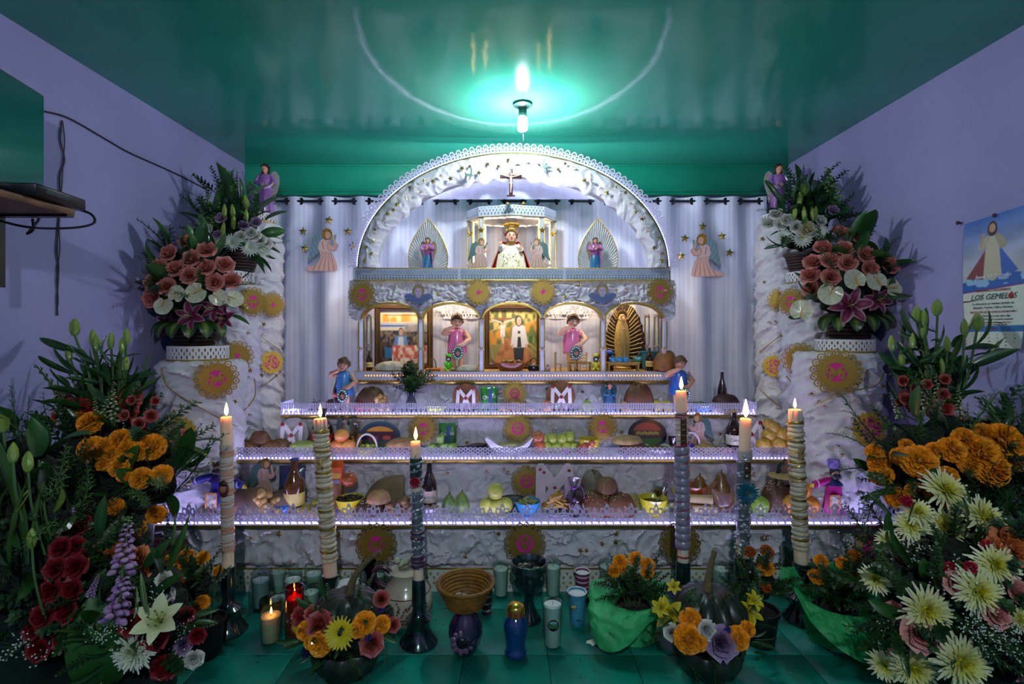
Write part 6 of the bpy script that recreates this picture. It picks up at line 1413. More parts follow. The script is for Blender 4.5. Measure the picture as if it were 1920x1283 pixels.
# ================================================================ FLOOR OBJECTS
def fy(pyb): return EYE*FPX/(pyb-VY)
WAX = pm('e8cdb4', .45, 0, .06, 30, sss=1.); WAXW = pm('d8dcd8', .5, 0, .06, 40)
def flame(parent, loc, h_=.045):
    w_ = h_*.15
    o = B().lathe([(.0005, 0), (w_*.75, h_*.16), (w_, h_*.34), (w_*.7, h_*.6), (w_*.3, h_*.85), (.0005, h_)], 10).obj('flame', emat('ffa347', FLAME_E), parent, loc); return o
def taper(px, Y, ptop, pbot, r, label, style, hx, sock_py, flame_px=24, holder='#'):
    """tall decorated altar candle in a glazed candlestick"""
    zs = py2z(sock_py, Y); X0 = px2x(hx, Y); t_ = thing('altar_candle', label, 'candle', (X0, Y, 0))
    dx = px2x(px, Y)-X0; zt = py2z(ptop, Y); lean = lambda z: dx*max(0, (z-zs+.02))/(zt-zs+.02)
    k = min(1., zs/.22)
    b = B(); b.lathe([(.066*k+.006, 0), (.07*k+.006, .008*k), (.066*k, .02*k), (.048*k, .05*k), (.042*k, .075*k), (.050*k, .09*k), (.052*k, .098*k), (.040*k, .108*k), (.026*k, .12*k), (.024*k, .145*k), (.028, .16*k), (r+.007, .175*k), (r+.006, zs), (r+.002, zs), (r+.001, zs-.03)], 26, cap=False)
    b.obj('candlestick', pm('0c1210', .12, 0, .4, 14, col2='182a30', coat=.8), t_)
    b = B(); z0 = zs-.04; n = 14; pts = [(lean(z0+(zt-z0)*i/n), 0, z0+(zt-z0)*i/n) for i in range(n+1)]
    b.tube(pts, [r*(1+.02*math.sin(i*3)) for i in range(n)]+[r*.93], 18); wx = b.obj('wax', WAX, t_)
    B().tube([(dx, 0, zt), (dx+.001, 0, zt+.012)], .0012, 5).obj('wick', pm('14100c', .8), t_)
    flame(t_, (dx+.001, 0, zt+.006), flame_px/FPX*Y)
    rr = random.Random(int(px)); L_ = zt-zs
    def at_z(f): z = zs+L_*f; return lean(z), z
    def band(f, rad, h_, mat, nm, seg=16):
        x, z = at_z(f); B().lathe([(rad*.90, -h_/2), (rad*1.0, -h_*.35), (rad*1.06, 0), (rad*1.0, h_*.35), (rad*.90, h_/2)] if nm in ('twist_turn', 'rope_turn') else [(rad, -h_/2), (rad*1.03, 0), (rad, h_/2)], seg).obj(nm, mat, t_, (x, 0, z))
    def spiral(f0, f1, turns, rad, rt, mat, nm):
        b = B(); pts = []
        for i in range(int(turns*14)+1):
            f = f0+(f1-f0)*i/(turns*14); x, z = at_z(f); a = 2*PI*turns*i/(turns*14); pts.append((x+rad*math.cos(a), rad*math.sin(a), z))
        b.tube(pts, rt, 6); b.obj(nm, mat, t_)
    cream = pm('cfc2a8', .5, 0, .2, 60); gold = GOLD(); sil = pm('9aa0aa', .3, .5, .2, 60); 
    if style == 'banded':
        for i in range(17):
            f = .12+.68*i/16
            band(f, r+.003, L_*.034, pm('cbbfb4', .5) if i % 3 else pm('c79a80', .5), 'wax_band')
            if i % 2: spiral(f-.012, f+.012, 1, r+.0045, .0016, pm('b8502a', .4), 'wire_wrap')
        x, z = at_z(.53); b = B(); b.ell((x, -r-.003, z), (r*.95, .008, .036), 12, 8, 0, H('5a2a26')); b.ell((x, -r-.010, z+.004), (r*.6, .006, .020), 10, 6, 0, H('a86a58')); b.ell((x, -r-.009, z+.020), (r*.75, .007, .013), 10, 6, 0, H('221410')); b.obj('portrait_oval', VCM(.5), t_)
    elif style == 'rope':
        for i in range(26):
            f = .1+.80*i/25; k2 = 1+.16*math.sin(i*1.7)
            band(f, r+.003+.0025*(i % 2), L_*.028*k2, cream, 'rope_turn')
        for f in (.16, .30, .42, .56, .66, .80, .92): band(f, r+.007, L_*.012, gold, 'gold_band')
        spiral(.10, .95, 9, r+.006, .0022, gold, 'gold_cord')
        for i in range(5):
            a = rr.uniform(3.5, 5.9); B().tube([(dx+r*math.cos(a), r*math.sin(a), zt), (dx+(r+.001)*math.cos(a), (r+.001)*math.sin(a), zt-rr.uniform(.03, .08))], [.003, .0045], 6).obj('wax_drip', WAX, t_)
        x, z = at_z(.72); B().box((x, -r-.006, z), (r*.9, .004, .05), bev=.001).obj('picture', pm('4a3a2a', .4, 0, .5, 90, col2='c8a870'), t_)
    elif style == 'silver':
        band(.36, r+.0025, L_*.56, pm('6a7078', .4, .3, .3, 60), 'silver_sleeve')
        spiral(.08, .86, 14, r+.004, .0042, sil, 'silver_cord')
        for i in range(60):
            f = rr.uniform(.08, .86); x, z = at_z(f); a = rr.uniform(PI, 2*PI); B_ = .0045
            if i < 40: o = B().ell((x+(r+.007)*math.cos(a), (r+.007)*math.sin(a), z), .0045, 7, 5).obj('bead', pm('c8ccd4', .2, .4), t_)
        for f in (.10, .13, .16, .30, .34): band(f, r+.008, L_*.012, pm('4a2044', .5), 'ribbon')
        x, z = at_z(.72)
        put(FM['carnation'][0], 'flower', t_, (x, -r-.012, z), face((0, -1, .2)), .022)
        put(FM['leaf'][0], 'leaf', t_, (x, -r-.008, z+.01), face((.1, -.3, 1)), .06); put(FM['leaf'][1], 'leaf', t_, (x, -r-.008, z+.07), face((-.1, -.3, 1)), .05)
        band(.80, r+.004, L_*.16, pm('1f3a36', .4), 'green_wrap')
    elif style == 'twist':
        for i in range(13): band(.10+.046*i, r+.008, L_*.046, pm('8f8a9c', .35, .2, .2, 80), 'twist_turn')
        spiral(.05, .70, 12, r+.006, .003, pm('8a1a50', .4), 'magenta_ribbon'); spiral(.66, .88, 7, r+.003, .003, sil, 'silver_cord')
        for f in (.03, .62, .86, .845): band(f, r+.003, L_*.008, pm('8a1a30', .4), 'ribbon')
        x, z = at_z(.76); B().box((x, -r-.003, z), (r*1.1, .003, .12), bev=.001).obj('picture', pm('5a3a24', .5, 0, .5, 60), t_)
    elif style == 'daisy':
        band(.36, r+.0025, L_*.66, pm('6a7078', .4, .3, .3, 60), 'silver_sleeve')
        for i in range(50):
            f = rr.uniform(.06, .74); x, z = at_z(f); a = rr.uniform(PI, 2*PI); B().ell((x+(r+.004)*math.cos(a), (r+.004)*math.sin(a), z), (.010, .010, .008), 7, 5).obj('bead', sil, t_)
        spiral(.05, .74, 8, r+.005, .004, sil, 'silver_cord'); band(.74, r+.006, L_*.06, pm('b0a8a0', .5), 'lace_band')
        x, z = at_z(.64); B().box((x, -r-.008, z), (r*1.25, .004, .075), bev=.001).obj('picture', pm('1a1412', .4, 0, .5, 60, col2='6a5444'), t_)
        x, z = at_z(.49); put(daisy_m('1d6a80', '5a4a20', 8, 20), 'flower', t_, (x-.006, -r-.02, z), face((0, -1, .05)), .052)
    return t_
taper(424, fy(1185), 782, 0, .0225, 'lit banded candle with a small portrait, leftmost of the tall candles', 'banded', 428, 1062)
taper(600, 2.20, 785, 0, .0285, 'thick lit candle wrapped in cream rope and gold bands behind left pumpkin', 'rope', 620, 1078)
taper(779, fy(1205), 828, 0, .0205, 'lit candle with silver cord and purple flower beside the jug', 'silver', 785, 1085)
taper(1277, 2.20, 733, 0, .0235, 'tallest lit candle twisted with magenta ribbon behind right pumpkin', 'twist', 1281, 1052)
taper(1398, 2.27, 785, 0, .0245, 'lit silver candle decorated with a teal daisy', 'daisy', 1390, 1045, 34)
taper(1490, 2.20, 768, 0, .0275, 'lit cream rope candle with gold bands, rightmost of the tall candles', 'rope', 1503, 1055, 18)
# ---------------------------------------------------------------- glasses with candles
GL = glass(); 
def glass_candle(px, pyb, w_, ptop, label, wax=.72, lit=False, gl=None, wm=None, label2=None, cat='candle', taper_=.82, Y=None):
    Y = Y or fy(pyb); k = Y/FPX; r = w_*k/2; h_ = py2z(ptop, Y)
    t_ = thing('glass_candle', label, cat, (px2x(px, Y), Y, 0)); r0 = r*taper_
    pr = [(r0*.9, 0), (r0, .004), (r0+(r-r0)*.5, h_*.5), (r, h_), (r-.0018, h_), (r0+(r-r0)*.5-.002, h_*.5), (r0-.002, .010), (.001, .009)]
    B().lathe(pr, 20, cap=False, rib=(12, .035, 1.5)).obj('glass', gl or GL, t_)
    hw = h_*wax; rw = r0+(r-r0)*wax-.003
    B().lathe([(r0-.004, .011), (rw-.001, hw), (rw*.9, hw+.001), (.002, hw-.002)], 20, cap=True).obj('wax', wm or WAXW, t_)
    B().tube([(0, 0, hw-.003), (.001, 0, hw+.012)], .0009, 4).obj('wick', pm('1a1a1a', .8), t_)
    if lit: flame(t_, (.001, 0, hw+.005), .028)
    return t_
for a in (((489, 1140, 34, 1082), 'glass candle inside a thin plastic bag left of the group', .9), ((522, 1112, 31, 1064), 'glass candle at the back left of the cluster with pale blue wax', .85), ((557, 1105, 34, 1060), 'rearmost glass candle of the cluster by the lowest step', .85), ((549, 1138, 34, 1078), 'white glass candle in the middle of the cluster behind red candle', .85), ((588, 1120, 33, 1068), 'white glass candle at the right rear of the cluster', .85), ((583, 1152, 33, 1094), 'glass candle just right of the red candle', .72), ((521, 1178, 35, 1108), 'unlit glass candle directly behind the lit one', .8)):
    glass_candle(*a[0], a[1], a[2])
b_ = glass_candle(508, 1204, 42, 1123, 'lit clear tumbler candle at the front left of the floor', .62, True, wm=pm('e8c0a0', .5, sss=.5))
rg = glass_candle(552, 1202, 33, 1100, 'lit red glass candle behind the left pumpkin', .80, True, gl=glass('e01014', .05, 1.4), wm=pm('c01014', .4, sss=.4), taper_=1.)
pb = thing('plastic_bag', 'thin clear plastic bag over the leftmost glass candle', 'bag', (px2x(489, fy(1140)), fy(1140), 0))
B().lathe([(.050, .002), (.054, .05), (.052, .10), (.042, .15), (.022, .185), (.010, .20)], 22, rib=(9, .10, 1)).obj('film', glass('dfe4ea', .15, 1.3), pb)
glass_candle(655, 1152, 66, 1092, 'low wide white candle cup behind the left pumpkin stem', .9, Y=2.25)
glass_candle(692, 1140, 28, 1053, 'purple glass candle beside the flowered jug', .78, gl=glass('6a2a8a', .05, 1.2), wm=pm('4a1464', .4), taper_=1.)
glass_candle(710, 1130, 24, 1056, 'slim clear glass candle behind the purple one', .7)
glass_candle(939, 1118, 31, 1057, 'white glass candle left of the dark goblet', .85); glass_candle(1037, 1118, 31, 1053, 'white glass candle right of the dark goblet', .85); glass_candle(1138, 1117, 30, 1052, 'white glass candle behind the wrapped marigold pot', .85)
glass_candle(1352, 1122, 30, 1058, 'white glass candle behind the right pumpkin stem', .85); glass_candle(1483, 1122, 34, 1022, 'tall clear glass candle beside the rightmost tall candle', .4)
lg = glass_candle(1036, 1213, 38, 1128, 'white wax candle in a tumbler with a round label at centre front', .93)
lb = B(); lb.ell((0, 0, 0), (.0215, .002, .0225), 22, 8, 0, H('101c20')); lb.box((0, -.0016, -.002), (.034, .002, .016), 0, H('3a6a34')); lb.ell((0, -.0015, .010), (.015, .002, .006), 14, 6, 0, H('6aa0b0')); lb.obj('round_label', VCM(.4), lg, (0, -.0385, .105))
def cup(px, pyb, w_, ptop, label, c, c2, stripes=0, lid=True):
    Y = fy(pyb); k = Y/FPX; r = w_*k/2; h_ = py2z(ptop, Y); t_ = thing('paper_cup', label, 'cup', (px2x(px, Y), Y, 0))
    B().lathe([(r*.70, 0), (r*.72, .002), (r*.96, h_-.004), (r*.90, h_-.004), (r*.66, .006)], 22, cap=True).obj('cup', pm(c, .5, 0, .3, 25, col2=c2), t_)
    B().torus((0, 0, h_-.003), r, .0028, 22, 6).obj('rim', pm('d8d8dc', .5), t_); B().lathe([(r*.94, h_-.012), (.002, h_-.014)], 20).obj('wax', WAXW, t_)
    for i in range(stripes): z = h_*(.15+.7*i/max(1, stripes-1)); B().lathe([(r*(.715+.25*z/h_)+.0006, z-.004), (r*(.715+.25*z/h_)+.0016, z+.004)], 22, cap=False).obj('stripe', pm('c8b8c4', .5), t_)
    return t_
cu1 = cup(1082, 1170, 35, 1108, 'light blue paper cup candle with white rim near the centre', '4a9ab8', '2a7a9c'); cup(1092, 1124, 28, 1070, 'purple striped paper cup candle behind the blue cup', '7a2a54', '6a2048', 5); cup(912, 1150, 24, 1094, 'dark striped paper cup behind the wicker basket', '4a2a34', '3a2028', 4)
B().ell((0, 0, 0), (.012, .002, .006), 10, 5).obj('print_mark', pm('d8a030', .5), cu1, (-.018, -.0335, .088)); B().box((0, 0, 0), (.022, .002, .007)).obj('print_mark', pm('1f4a7a', .5), cu1, (.004, -.0295, .03))
# blue votive lantern
Y = fy(1227); vt = thing('blue_votive', 'cobalt blue glass votive with a gold lid at centre front', 'candle lantern', (px2x(967, Y), Y, 0))
B().lathe([(.030, 0), (.042, .004), (.044, .012), (.040, .020), (.036, .03), (.042, .07), (.047, .105), (.046, .125), (.034, .145), (.029, .152)], 26).obj('jar', pm('0c3a7c', .08, 0, .2, 10, coat=1, transm=.25), vt)
B().lathe([(.031, .150), (.033, .155), (.033, .176), (.031, .178)], 20).obj('collar', pm('8a3a24', .3, .3), vt)
for i in range(10): a = 2*PI*i/10; B().box((.033*math.cos(a), .033*math.sin(a), .165), (.004, .004, .024), rz=a).obj('lid_bar', GOLD(), vt)
B().lathe([(.034, .176), (.035, .180), (.030, .190), (.018, .198), (.004, .201)], 22).obj('lid', pm('d0a848', .25, .9), vt)
# goblet (incense burner)
Y = fy(1163); gb_ = thing('goblet', 'dark green glazed clay goblet incense burner in the centre', 'goblet', (px2x(992, Y), Y, 0))
mgl = pm('0a2a28', .12, 0, .5, 10, col2='14161c', coat=.9)
B().lathe([(.050, 0), (.052, .008), (.046, .02), (.036, .035), (.026, .06), (.022, .09), (.028, .112), (.046, .13), (.064, .155), (.070, .185), (.069, .205), (.078, .212), (.083, .222), (.081, .232), (.076, .244), (.078, .252), (.073, .254), (.064, .235), (.058, .205), (.003, .20)], 30, cap=False).obj('bowl', mgl, gb_)
b = B(); [b.ell((rnd.uniform(-.045, .045), rnd.uniform(-.045, .045), .222), (.012, .010, .008), 6, 4, 0, H(rnd.choice(('1a1614', '2a2622', '6a6254', '9a9484')))) for i in range(34)]; b.obj('charcoal', VCM(.8), gb_)
# painted vase with a wicker basket
Y = fy(1222); vs = thing('painted_vase', 'round purple vase with painted petals under the wicker basket', 'vase', (px2x(873, Y), Y, 0))
B().lathe([(.036, 0), (.040, .004), (.058, .04), (.066, .075), (.064, .105), (.048, .14), (.034, .160), (.034, .178), (.038, .182)], 28).obj('body', pm('2a1a3c', .15, 0, .4, 10, col2='14203a', coat=.8), vs)
for i in range(11):
    a = 2*PI*i/11; dx, dz = .030*math.cos(a), .032*math.sin(a); B().ell((dx-.008, -.060+abs(dx)*.28, .068+dz), (.011, .006, .017), 8, 6, rot=(0, -a+PI/2, 0)).obj('petal_mark', pm('6a4a6a', .25, coat=.6), vs)
B().ell((-.008, -.060, .068), (.022, .009, .022), 12, 7).obj('petal_centre', pm('0e160e', .3), vs)
bk_ = thing('wicker_basket', 'shallow honey-coloured wicker basket with coins on the purple vase', 'basket', (px2x(873, Y), Y, .1825))
basket_obj(bk_.copy() if False else bk_, .066, .106, .085, '8a5a1c', (0, 0, 0), 7)
B().lathe([(.07, .010), (.002, .008)], 20).obj('lining', pm('5a3a14', .7), bk_)
for i in range(16): a = rnd.uniform(0, 6.28); q = rnd.uniform(.01, .06); B().lathe([(.011, 0), (.011, .002)], 12).obj('coin', pm(rnd.choice(('c8c4b0', 'a89a6a', 'd8d4cc')), .3, .6), bk_, (q*math.cos(a), q*math.sin(a), .012+.003*(i % 3)), (rnd.uniform(-.2, .2), rnd.uniform(-.2, .2), 0))
# jug and dove
Y = fy(1160); jg = thing('flowered_jug', 'cream clay jug painted with small dark flowers behind a candle', 'jug', (px2x(762, Y), Y, 0))
B().lathe([(.075, 0), (.082, .006), (.108, .05), (.113, .085), (.102, .125), (.078, .155), (.062, .18), (.066, .20), (.072, .21), (.068, .21), (.058, .18), (.003, .17)], 30, cap=False).obj('body', pm('b8ae9c', .25, 0, .2, 12, coat=.5), jg)
for z, rr_ in ((.03, .098), (.05, .1085), (.128, .1005)): B().torus((0, 0, z), rr_+.001, .0022, 30, 5).obj('painted_line', pm('5a2a30', .4), jg)
B().tube(spl([(-.085, -.01, .14), (-.125, -.01, .165), (-.135, -.01, .21), (-.10, -.01, .225), (-.064, -.01, .205)]), .011, 8).obj('handle', pm('4a2030', .25, coat=.6), jg)
b = B()
for i in range(46):
    a = rnd.uniform(-2.6, -.4); z = rnd.uniform(.055, .12); r_ = float(np.interp(z, [.05, .085, .125], [.109, .1135, .103])); b.ell((r_*math.cos(a), r_*math.sin(a), z), (.0045, .0045, .0045), 6, 4, 0, H(rnd.choice(('3a2a30', '8a2a3a', '2a4a34'))))
b.obj('flower_print', VCM(.4), jg)
dv = thing('white_bird', 'white textured bird figure perched on the flowered jug', 'figurine', (px2x(758, Y), Y, .211))
b = B(); b.ell((0, 0, .022), (.030, .022, .022), 14, 8, rot=(0, -.3, 0)); b.ell((-.030, -.004, .040), (.015, .014, .014), 10, 7); b.tube([(-.04, -.004, .04), (-.058, -.004, .037)], [.005, .001], 6); b.tube([(.02, 0, .026), (.055, .0, .055), (.075, 0, .095)], [.02, .018, .008], 8, flat=.5); b.obj('body', pm('b8b89c', .7, 0, .35, 80, bump=.6, bscale=200), dv)
B().tube([(-.01, -.02, .026), (.025, -.03, .05), (.048, -.03, .09)], [.014, .018, .006], 8, flat=.4).obj('wing', pm('b8b89c', .7, 0, .35, 80, bump=.6, bscale=200), dv)
# paper scrap and petals on the floor
sp_ = B().sheet(lambda x, z: dP(x, z, [(-.03, -.004), (-.022, .014), (.0, .012), (.018, .016), (.03, .004), (.022, -.014), (-.006, -.018)]), -.034, .034, -.02, .02, 24, .001, warp=lambda x, y, z: (x, z, y+.006+.008*math.sin(x*70)+.004*math.sin(z*120))).obj('paper_scrap', pm('c8c8b8', .7), None, (px2x(1112, fy(1207)), fy(1207), .001)); tag(sp_, 'torn scrap of pale paper lying on the green floor', 'paper')
for i in range(70):
    pass
lit_ = B(); 
for i in range(120):
    x = rnd.uniform(-1.0, 1.2); y = rnd.uniform(1.82, 2.38); s_ = rnd.uniform(.002, .006); a = rnd.uniform(0, 6.3); lit_.box((x, y, .0008), (s_*2, s_*.7, .0012), 0, H(rnd.choice(('2a2418', '3a4a30', '8a8a78', '1a1c18'))), a)
o = lit_.obj('floor_litter', VCM(.8)); tag(o, 'scattered crumbs and bits of dry leaf on the floor', 'litter', None, 'stuff')
# ---------------------------------------------------------------- pumpkins with flower collars
def pumpkin(px, label, top_c, fl_, stem_px, seed):
    Y = 1.86; k = Y/FPX; A_ = Arr('pumpkin_centrepiece', label, px, 1178, Y, .175, .13, .13, (px2x(px, Y), Y, 0), seed, 'centrepiece'); t_ = A_.t
    mp = pm('161e19', .36, 0, .5, 9, col2='262e22', coat=.12)
    B().lathe([(.045, 0), (.07, .004), (.10, .03), (.122, .07), (.128, .10), (.118, .115)], 60, rib=(11, .09, 3)).obj('lower_pumpkin', mp, t_)
    zc = py2z(top_c[1], Y); xc = px2x(top_c[0], Y)-t_.location.x; zb = .125; h_ = zc+.055-zb
    B().lathe([(.105, zb), (.128, zb+h_*.22), (.136, zb+h_*.45), (.125, zb+h_*.70), (.095, zb+h_*.90), (.055, zb+h_), (.02, zb+h_*.97), (.004, zb+h_*.95)], 66, c=(xc, 0, 0), rib=(11, .17, 5)).obj('pumpkin_lid', mp, t_)
    pts = [Vector(P(a, b, Y))-t_.location for a, b in stem_px]; n = len(pts)
    rr_ = [.021, .015, .012, .011, .012, .014][:n] if n > 3 else [.020, .013, .013]
    sp2 = spl(pts, 4); B().tube(sp2, list(np.interp(np.linspace(0, 1, len(sp2)), np.linspace(0, 1, n), rr_)), 10, flat=.85).obj('stem', pm('6a5a3a', .6, 0, .4, 40, bump=.5, bscale=80), t_)
    for kd, l in fl_.items():
        for q in l: A_.fl(kd, q[0], q[1], q[2], dy=-.035)
    A_.fill('leaf', 14, .05, .09, .2, (.85, 1.)); A_.fill('green', 16, .05, .09, .1, (.85, 1.05)); A_.fill('asp', 8, .06, .1, .1, (.9, 1.05), droop=.3)
    return A_
pumpkin(651, 'dark pumpkin with a collar of red roses and a yellow gerbera', (652, 1140), dict(rose_red=[(563, 1155, 18), (598, 1171, 22), (715, 1123, 14), (697, 1207, 20), (738, 1172, 12), (585, 1152, 14)], gerbera=[(638, 1188, 30), (560, 1172, 16)], marigold=[(574, 1183, 20), (601, 1207, 25), (683, 1170, 24), (716, 1172, 18), (668, 1182, 16), (582, 1205, 14)], statice=[(575, 1224, 13), (716, 1141, 8), (690, 1195, 8), (610, 1190, 8)], carnation=[(725, 1160, 8)]), [(655, 1112), (662, 1088), (676, 1066), (694, 1048), (713, 1035)], 41)
pumpkin(1327, 'dark pumpkin with a collar of yellow lilies and purple flowers', (1330, 1132), dict(lilyY=[(1254, 1152, 30), (1408, 1146, 26), (1238, 1140, 18), (1263, 1100, 14), (1416, 1125, 18)], marigold=[(1294, 1163, 23), (1291, 1198, 29), (1383, 1198, 24), (1402, 1180, 16), (1310, 1205, 18)], rose_lisw=[(1326, 1182, 16), (1260, 1186, 14)], rose_lisp=[(1353, 1206, 27)], statice=[(1276, 1178, 9), (1364, 1183, 9), (1262, 1113, 7)]), [(1327, 1110), (1328, 1085), (1333, 1058), (1340, 1033)], 42)
# ================================================================ OFFERINGS ON THE STEPS
Z1, Z2, Z3 = STEPS[0][1]+.001, STEPS[1][1]+.001, STEPS[2][1]+.001
SC = 1.10
def Lc(px, Y, z):
    for zb, a0, a1, b0, b1 in ((Z1, 2.49, 2.72, 2.565, 2.70), (Z2, 2.78, 2.965, 2.865, 2.965), (Z3, 3.05, 3.13, 3.085, 3.135)):
        if zb-.002 < z < zb+.19 and a0-.02 < Y < a1+.01: Y = b0+(Y-a0)*(b1-b0)/(a1-a0); z = zb+(z-zb)*SC; break
    return Vector((px2x(px, Y), Y, z))
def one(name, label, cat, loc, b, mats, group=None, rz=0., part=None):
    o = b.obj(name, mats, None, loc, (0, 0, rz)); return tag(o, label, cat, group)
def fruit(kind, px, Y, z, rpx, c, label, group=None, c2=None, stalk=True, sq=1.):
    r = rpx/FPX*Y*SC; t_ = thing(kind, label, 'fruit', Lc(px, Y, z), rnd.uniform(0, 6), group); q = .96*sq
    if kind in ('apple', 'pomegranate'): pr = [(.02*r, .12*r), (.35*r, .0), (.75*r, .18*r), (.98*r, .75*r), (1.0*r, 1.1*r), (.85*r, 1.6*r), (.5*r, 1.88*r), (.22*r, 1.86*r), (.03*r, 1.66*r)]
    elif kind in ('pear', 'squash'): pr = [(.3*r, 0), (.8*r, .2*r), (1.0*r, .8*r), (.85*r, 1.4*r), (.5*r, 1.9*r), (.38*r, 2.2*r), (.15*r, 2.4*r)]
    else: pr = [(.05*r, 0), (.55*r, .12*r), (.88*r, .45*r), (1.0*r, .95*r), (.88*r, 1.5*r), (.55*r, 1.82*r), (.05*r, 1.94*r)]
    B().lathe([(a, b_*sq) for a, b_ in pr], 16).obj('flesh', pm(c, .35, 0, .35, 14, col2=c2, coat=.2, bump=.05, bscale=100), t_)
    if stalk: B().tube([(0, 0, pr[-1][1]*sq*.95), (.1*r, 0, pr[-1][1]*sq+.22*r)], [.05*r, .07*r], 5).obj('stalk', pm('4a3a1c', .7), t_)
    return t_
def bread(px, Y, z, rpx, hpx, label, c='8a5a2c', seeds=False, name='bread', c2=None, tilt=0., sx=1., group=None):
    k = Y/FPX*SC; r, h_ = rpx*k, hpx*k; t_ = thing(name, label, 'bread', Lc(px, Y, z), rnd.uniform(-.4, .4), group)
    n, m_ = 22, 8; V = []
    for i in range(m_+1):
        t = i/m_*PI/2
        for j in range(n): a = 2*PI*j/n; rr_ = r*math.cos(t)**.65*(1+.05*math.sin(3*a+px)); V.append((rr_*math.cos(a)*sx, rr_*math.sin(a)*.75, h_*math.sin(t)*(1-.06*math.sin(5*a+i))))
    V += [(p[0]*.8, p[1]*.8, 0) for p in V[:n]]; V = [(p[0], p[1], p[2]+(.10*h_ if i < n else 0)) for i, p in enumerate(V)]
    F = [(i*n+j, i*n+(j+1) % n, (i+1)*n+(j+1) % n, (i+1)*n+j) for i in range(m_) for j in range(n)]+[((m_+1)*n+j, (m_+1)*n+(j+1) % n, (j+1) % n, j) for j in range(n)]+[tuple((m_+1)*n+j for j in range(n))[::-1]]
    o = B().add(V, F).obj('crust', pm(c, .55, 0, .45, 16, col2=c2 or tuple(v*.5 for v in H(c)), bump=.4, bscale=60), t_)
    if seeds:
        b = B(); q = random.Random(int(px))
        for i in range(70): a = q.uniform(0, 2*PI); t = q.uniform(.15, 1.4); e = (r*math.cos(t)**.65*math.cos(a)*sx, r*math.cos(t)**.65*math.sin(a)*.75, h_*math.sin(t)); b.ell((e[0]*1.01, e[1]*1.01, e[2]*1.0+.001), (.0028, .0018, .0018), 5, 4)
        s_ = b.obj('sesame_seeds', pm('d8c090', .5), t_); s_['kind'] = 'stuff'
    if tilt: t_.rotation_euler = (0, tilt, 0)
    return t_
def standing_bread(px, Y, z, rpx, label, base='7a4a26', kind='M'):
    """round loaf leaning on the riser, iced with a white sugar figure and red dots"""
    k = Y/FPX*SC; r = rpx*k; t_ = thing('decorated_bread', label, 'bread', Lc(px, Y, z))
    if base:
        f = lambda x, zz: dC(x, zz, 0, r, r, r); B().sheet(lambda x, zz: dC(x, zz, 0, r, r, r), -r, r, 0, 2*r, 30, .03).obj('loaf', pm(base, .6, 0, .4, 20, bump=.4, bscale=50), t_, (0, .02, 0), (R(-8), 0, 0))
    w_ = r*.12
    def icing(x, zz):
        u, v = x/r, zz/r-1
        return r*U(dS(u, v, -.62, -.75, -.55, .65, .12), dS(u, v, -.55, .65, .02, -.05, .12), dS(u, v, .58, .65, .02, -.05, .12), dS(u, v, .62, -.75, .58, .65, .12), dS(u, v, .02, -.05, -.32, -.8, .11), dS(u, v, .02, -.05, .34, -.8, .11))
    ic = B().sheet(icing, -r, r, -.05*r, 2*r, 60, .016).obj('sugar_icing', pm('d8d2d4', .6, 0, .1, 30), t_, (0, -.006, 0), (R(-8), 0, 0))
    for u, v in ((-.55, .65), (.58, .65), (.02, -.05), (-.62, -.7), (.62, -.7)): B().ell((u*r, -.012, (v+1)*r), (r*.13, .006, r*.13), 8, 5).obj('red_dot', pm('8a1420', .5), ic)
    return t_
def bowl(px, Y, z, wpx, hpx, c, label, fill=None, spoon=False, name='bowl', fc=None):
    k = Y/FPX*SC; r, h_ = wpx*k/2, hpx*k; t_ = thing(name, label, 'bowl', Lc(px, Y, z))
    B().lathe([(r*.45, 0), (r*.5, .003), (r*.8, h_*.4), (r, h_), (r*.95, h_), (r*.74, h_*.42), (.001, .008)], 26, cap=False).obj('dish', pm(c, .25, 0, .08, 10, coat=.5), t_)
    if fill:
        n = fill; q = random.Random(int(px)); b = B()
        for i in range(n): a = q.uniform(0, 2*PI); d = math.sqrt(q.random())*r*.8; s_ = r*q.uniform(.10, .17); b.ell((d*math.cos(a), d*math.sin(a), h_*.85+(r-d)*.35*q.random()), (s_, s_*.8, s_*.7), 7, 5, 0, mixc(H(fc[0]), H(fc[1]), q.random()))
        o = b.obj('contents', VCM(.45), t_); o['kind'] = 'stuff'
    else: B().lathe([(r*.88, h_*.72), (.001, h_*.73)], 22).obj('broth', pm(fc[0] if fc else '2a2410', .2), t_)
    if spoon: B().tube([(0, -.01, h_*.6), (r*.6, -.01, h_*1.2), (r*1.1, -.01, h_*1.7)], [.004, .003, .004], 6).obj('spoon', pm('b8bcc4', .25, .9), t_)
    return t_
def pile(name, label, cat, px, Y, z, wpx, hpx, n, spx, c, group, squash=.8, seed=0, long_=1.):
    """countable heap: every piece is its own object sharing one label and group"""
    k = Y/FPX*SC; q = random.Random(seed+int(px)); s_ = spx*k
    b = B(); b.ell((0, 0, 0), (s_*long_, s_, s_*squash), 10, 7, 0); 
    ms = [b.mesh(name, pm(cc, .5, 0, .4, 30, bump=.2, bscale=80)) for cc in c]
    for i in range(n):
        f = (i/max(1, n-1))**1.9; w_ = wpx*k/2*(1-.75*f)
        o = put(q.choice(ms), name, None, Lc(px, Y, z)+Vector((q.uniform(-w_, w_), q.uniform(-.03, .03)*(1-.6*f), s_*squash*.95+hpx*k*f*.75)), (q.uniform(-.4, .4), q.uniform(-.5, .5), q.uniform(0, 6))); tag(o, label, cat, group)
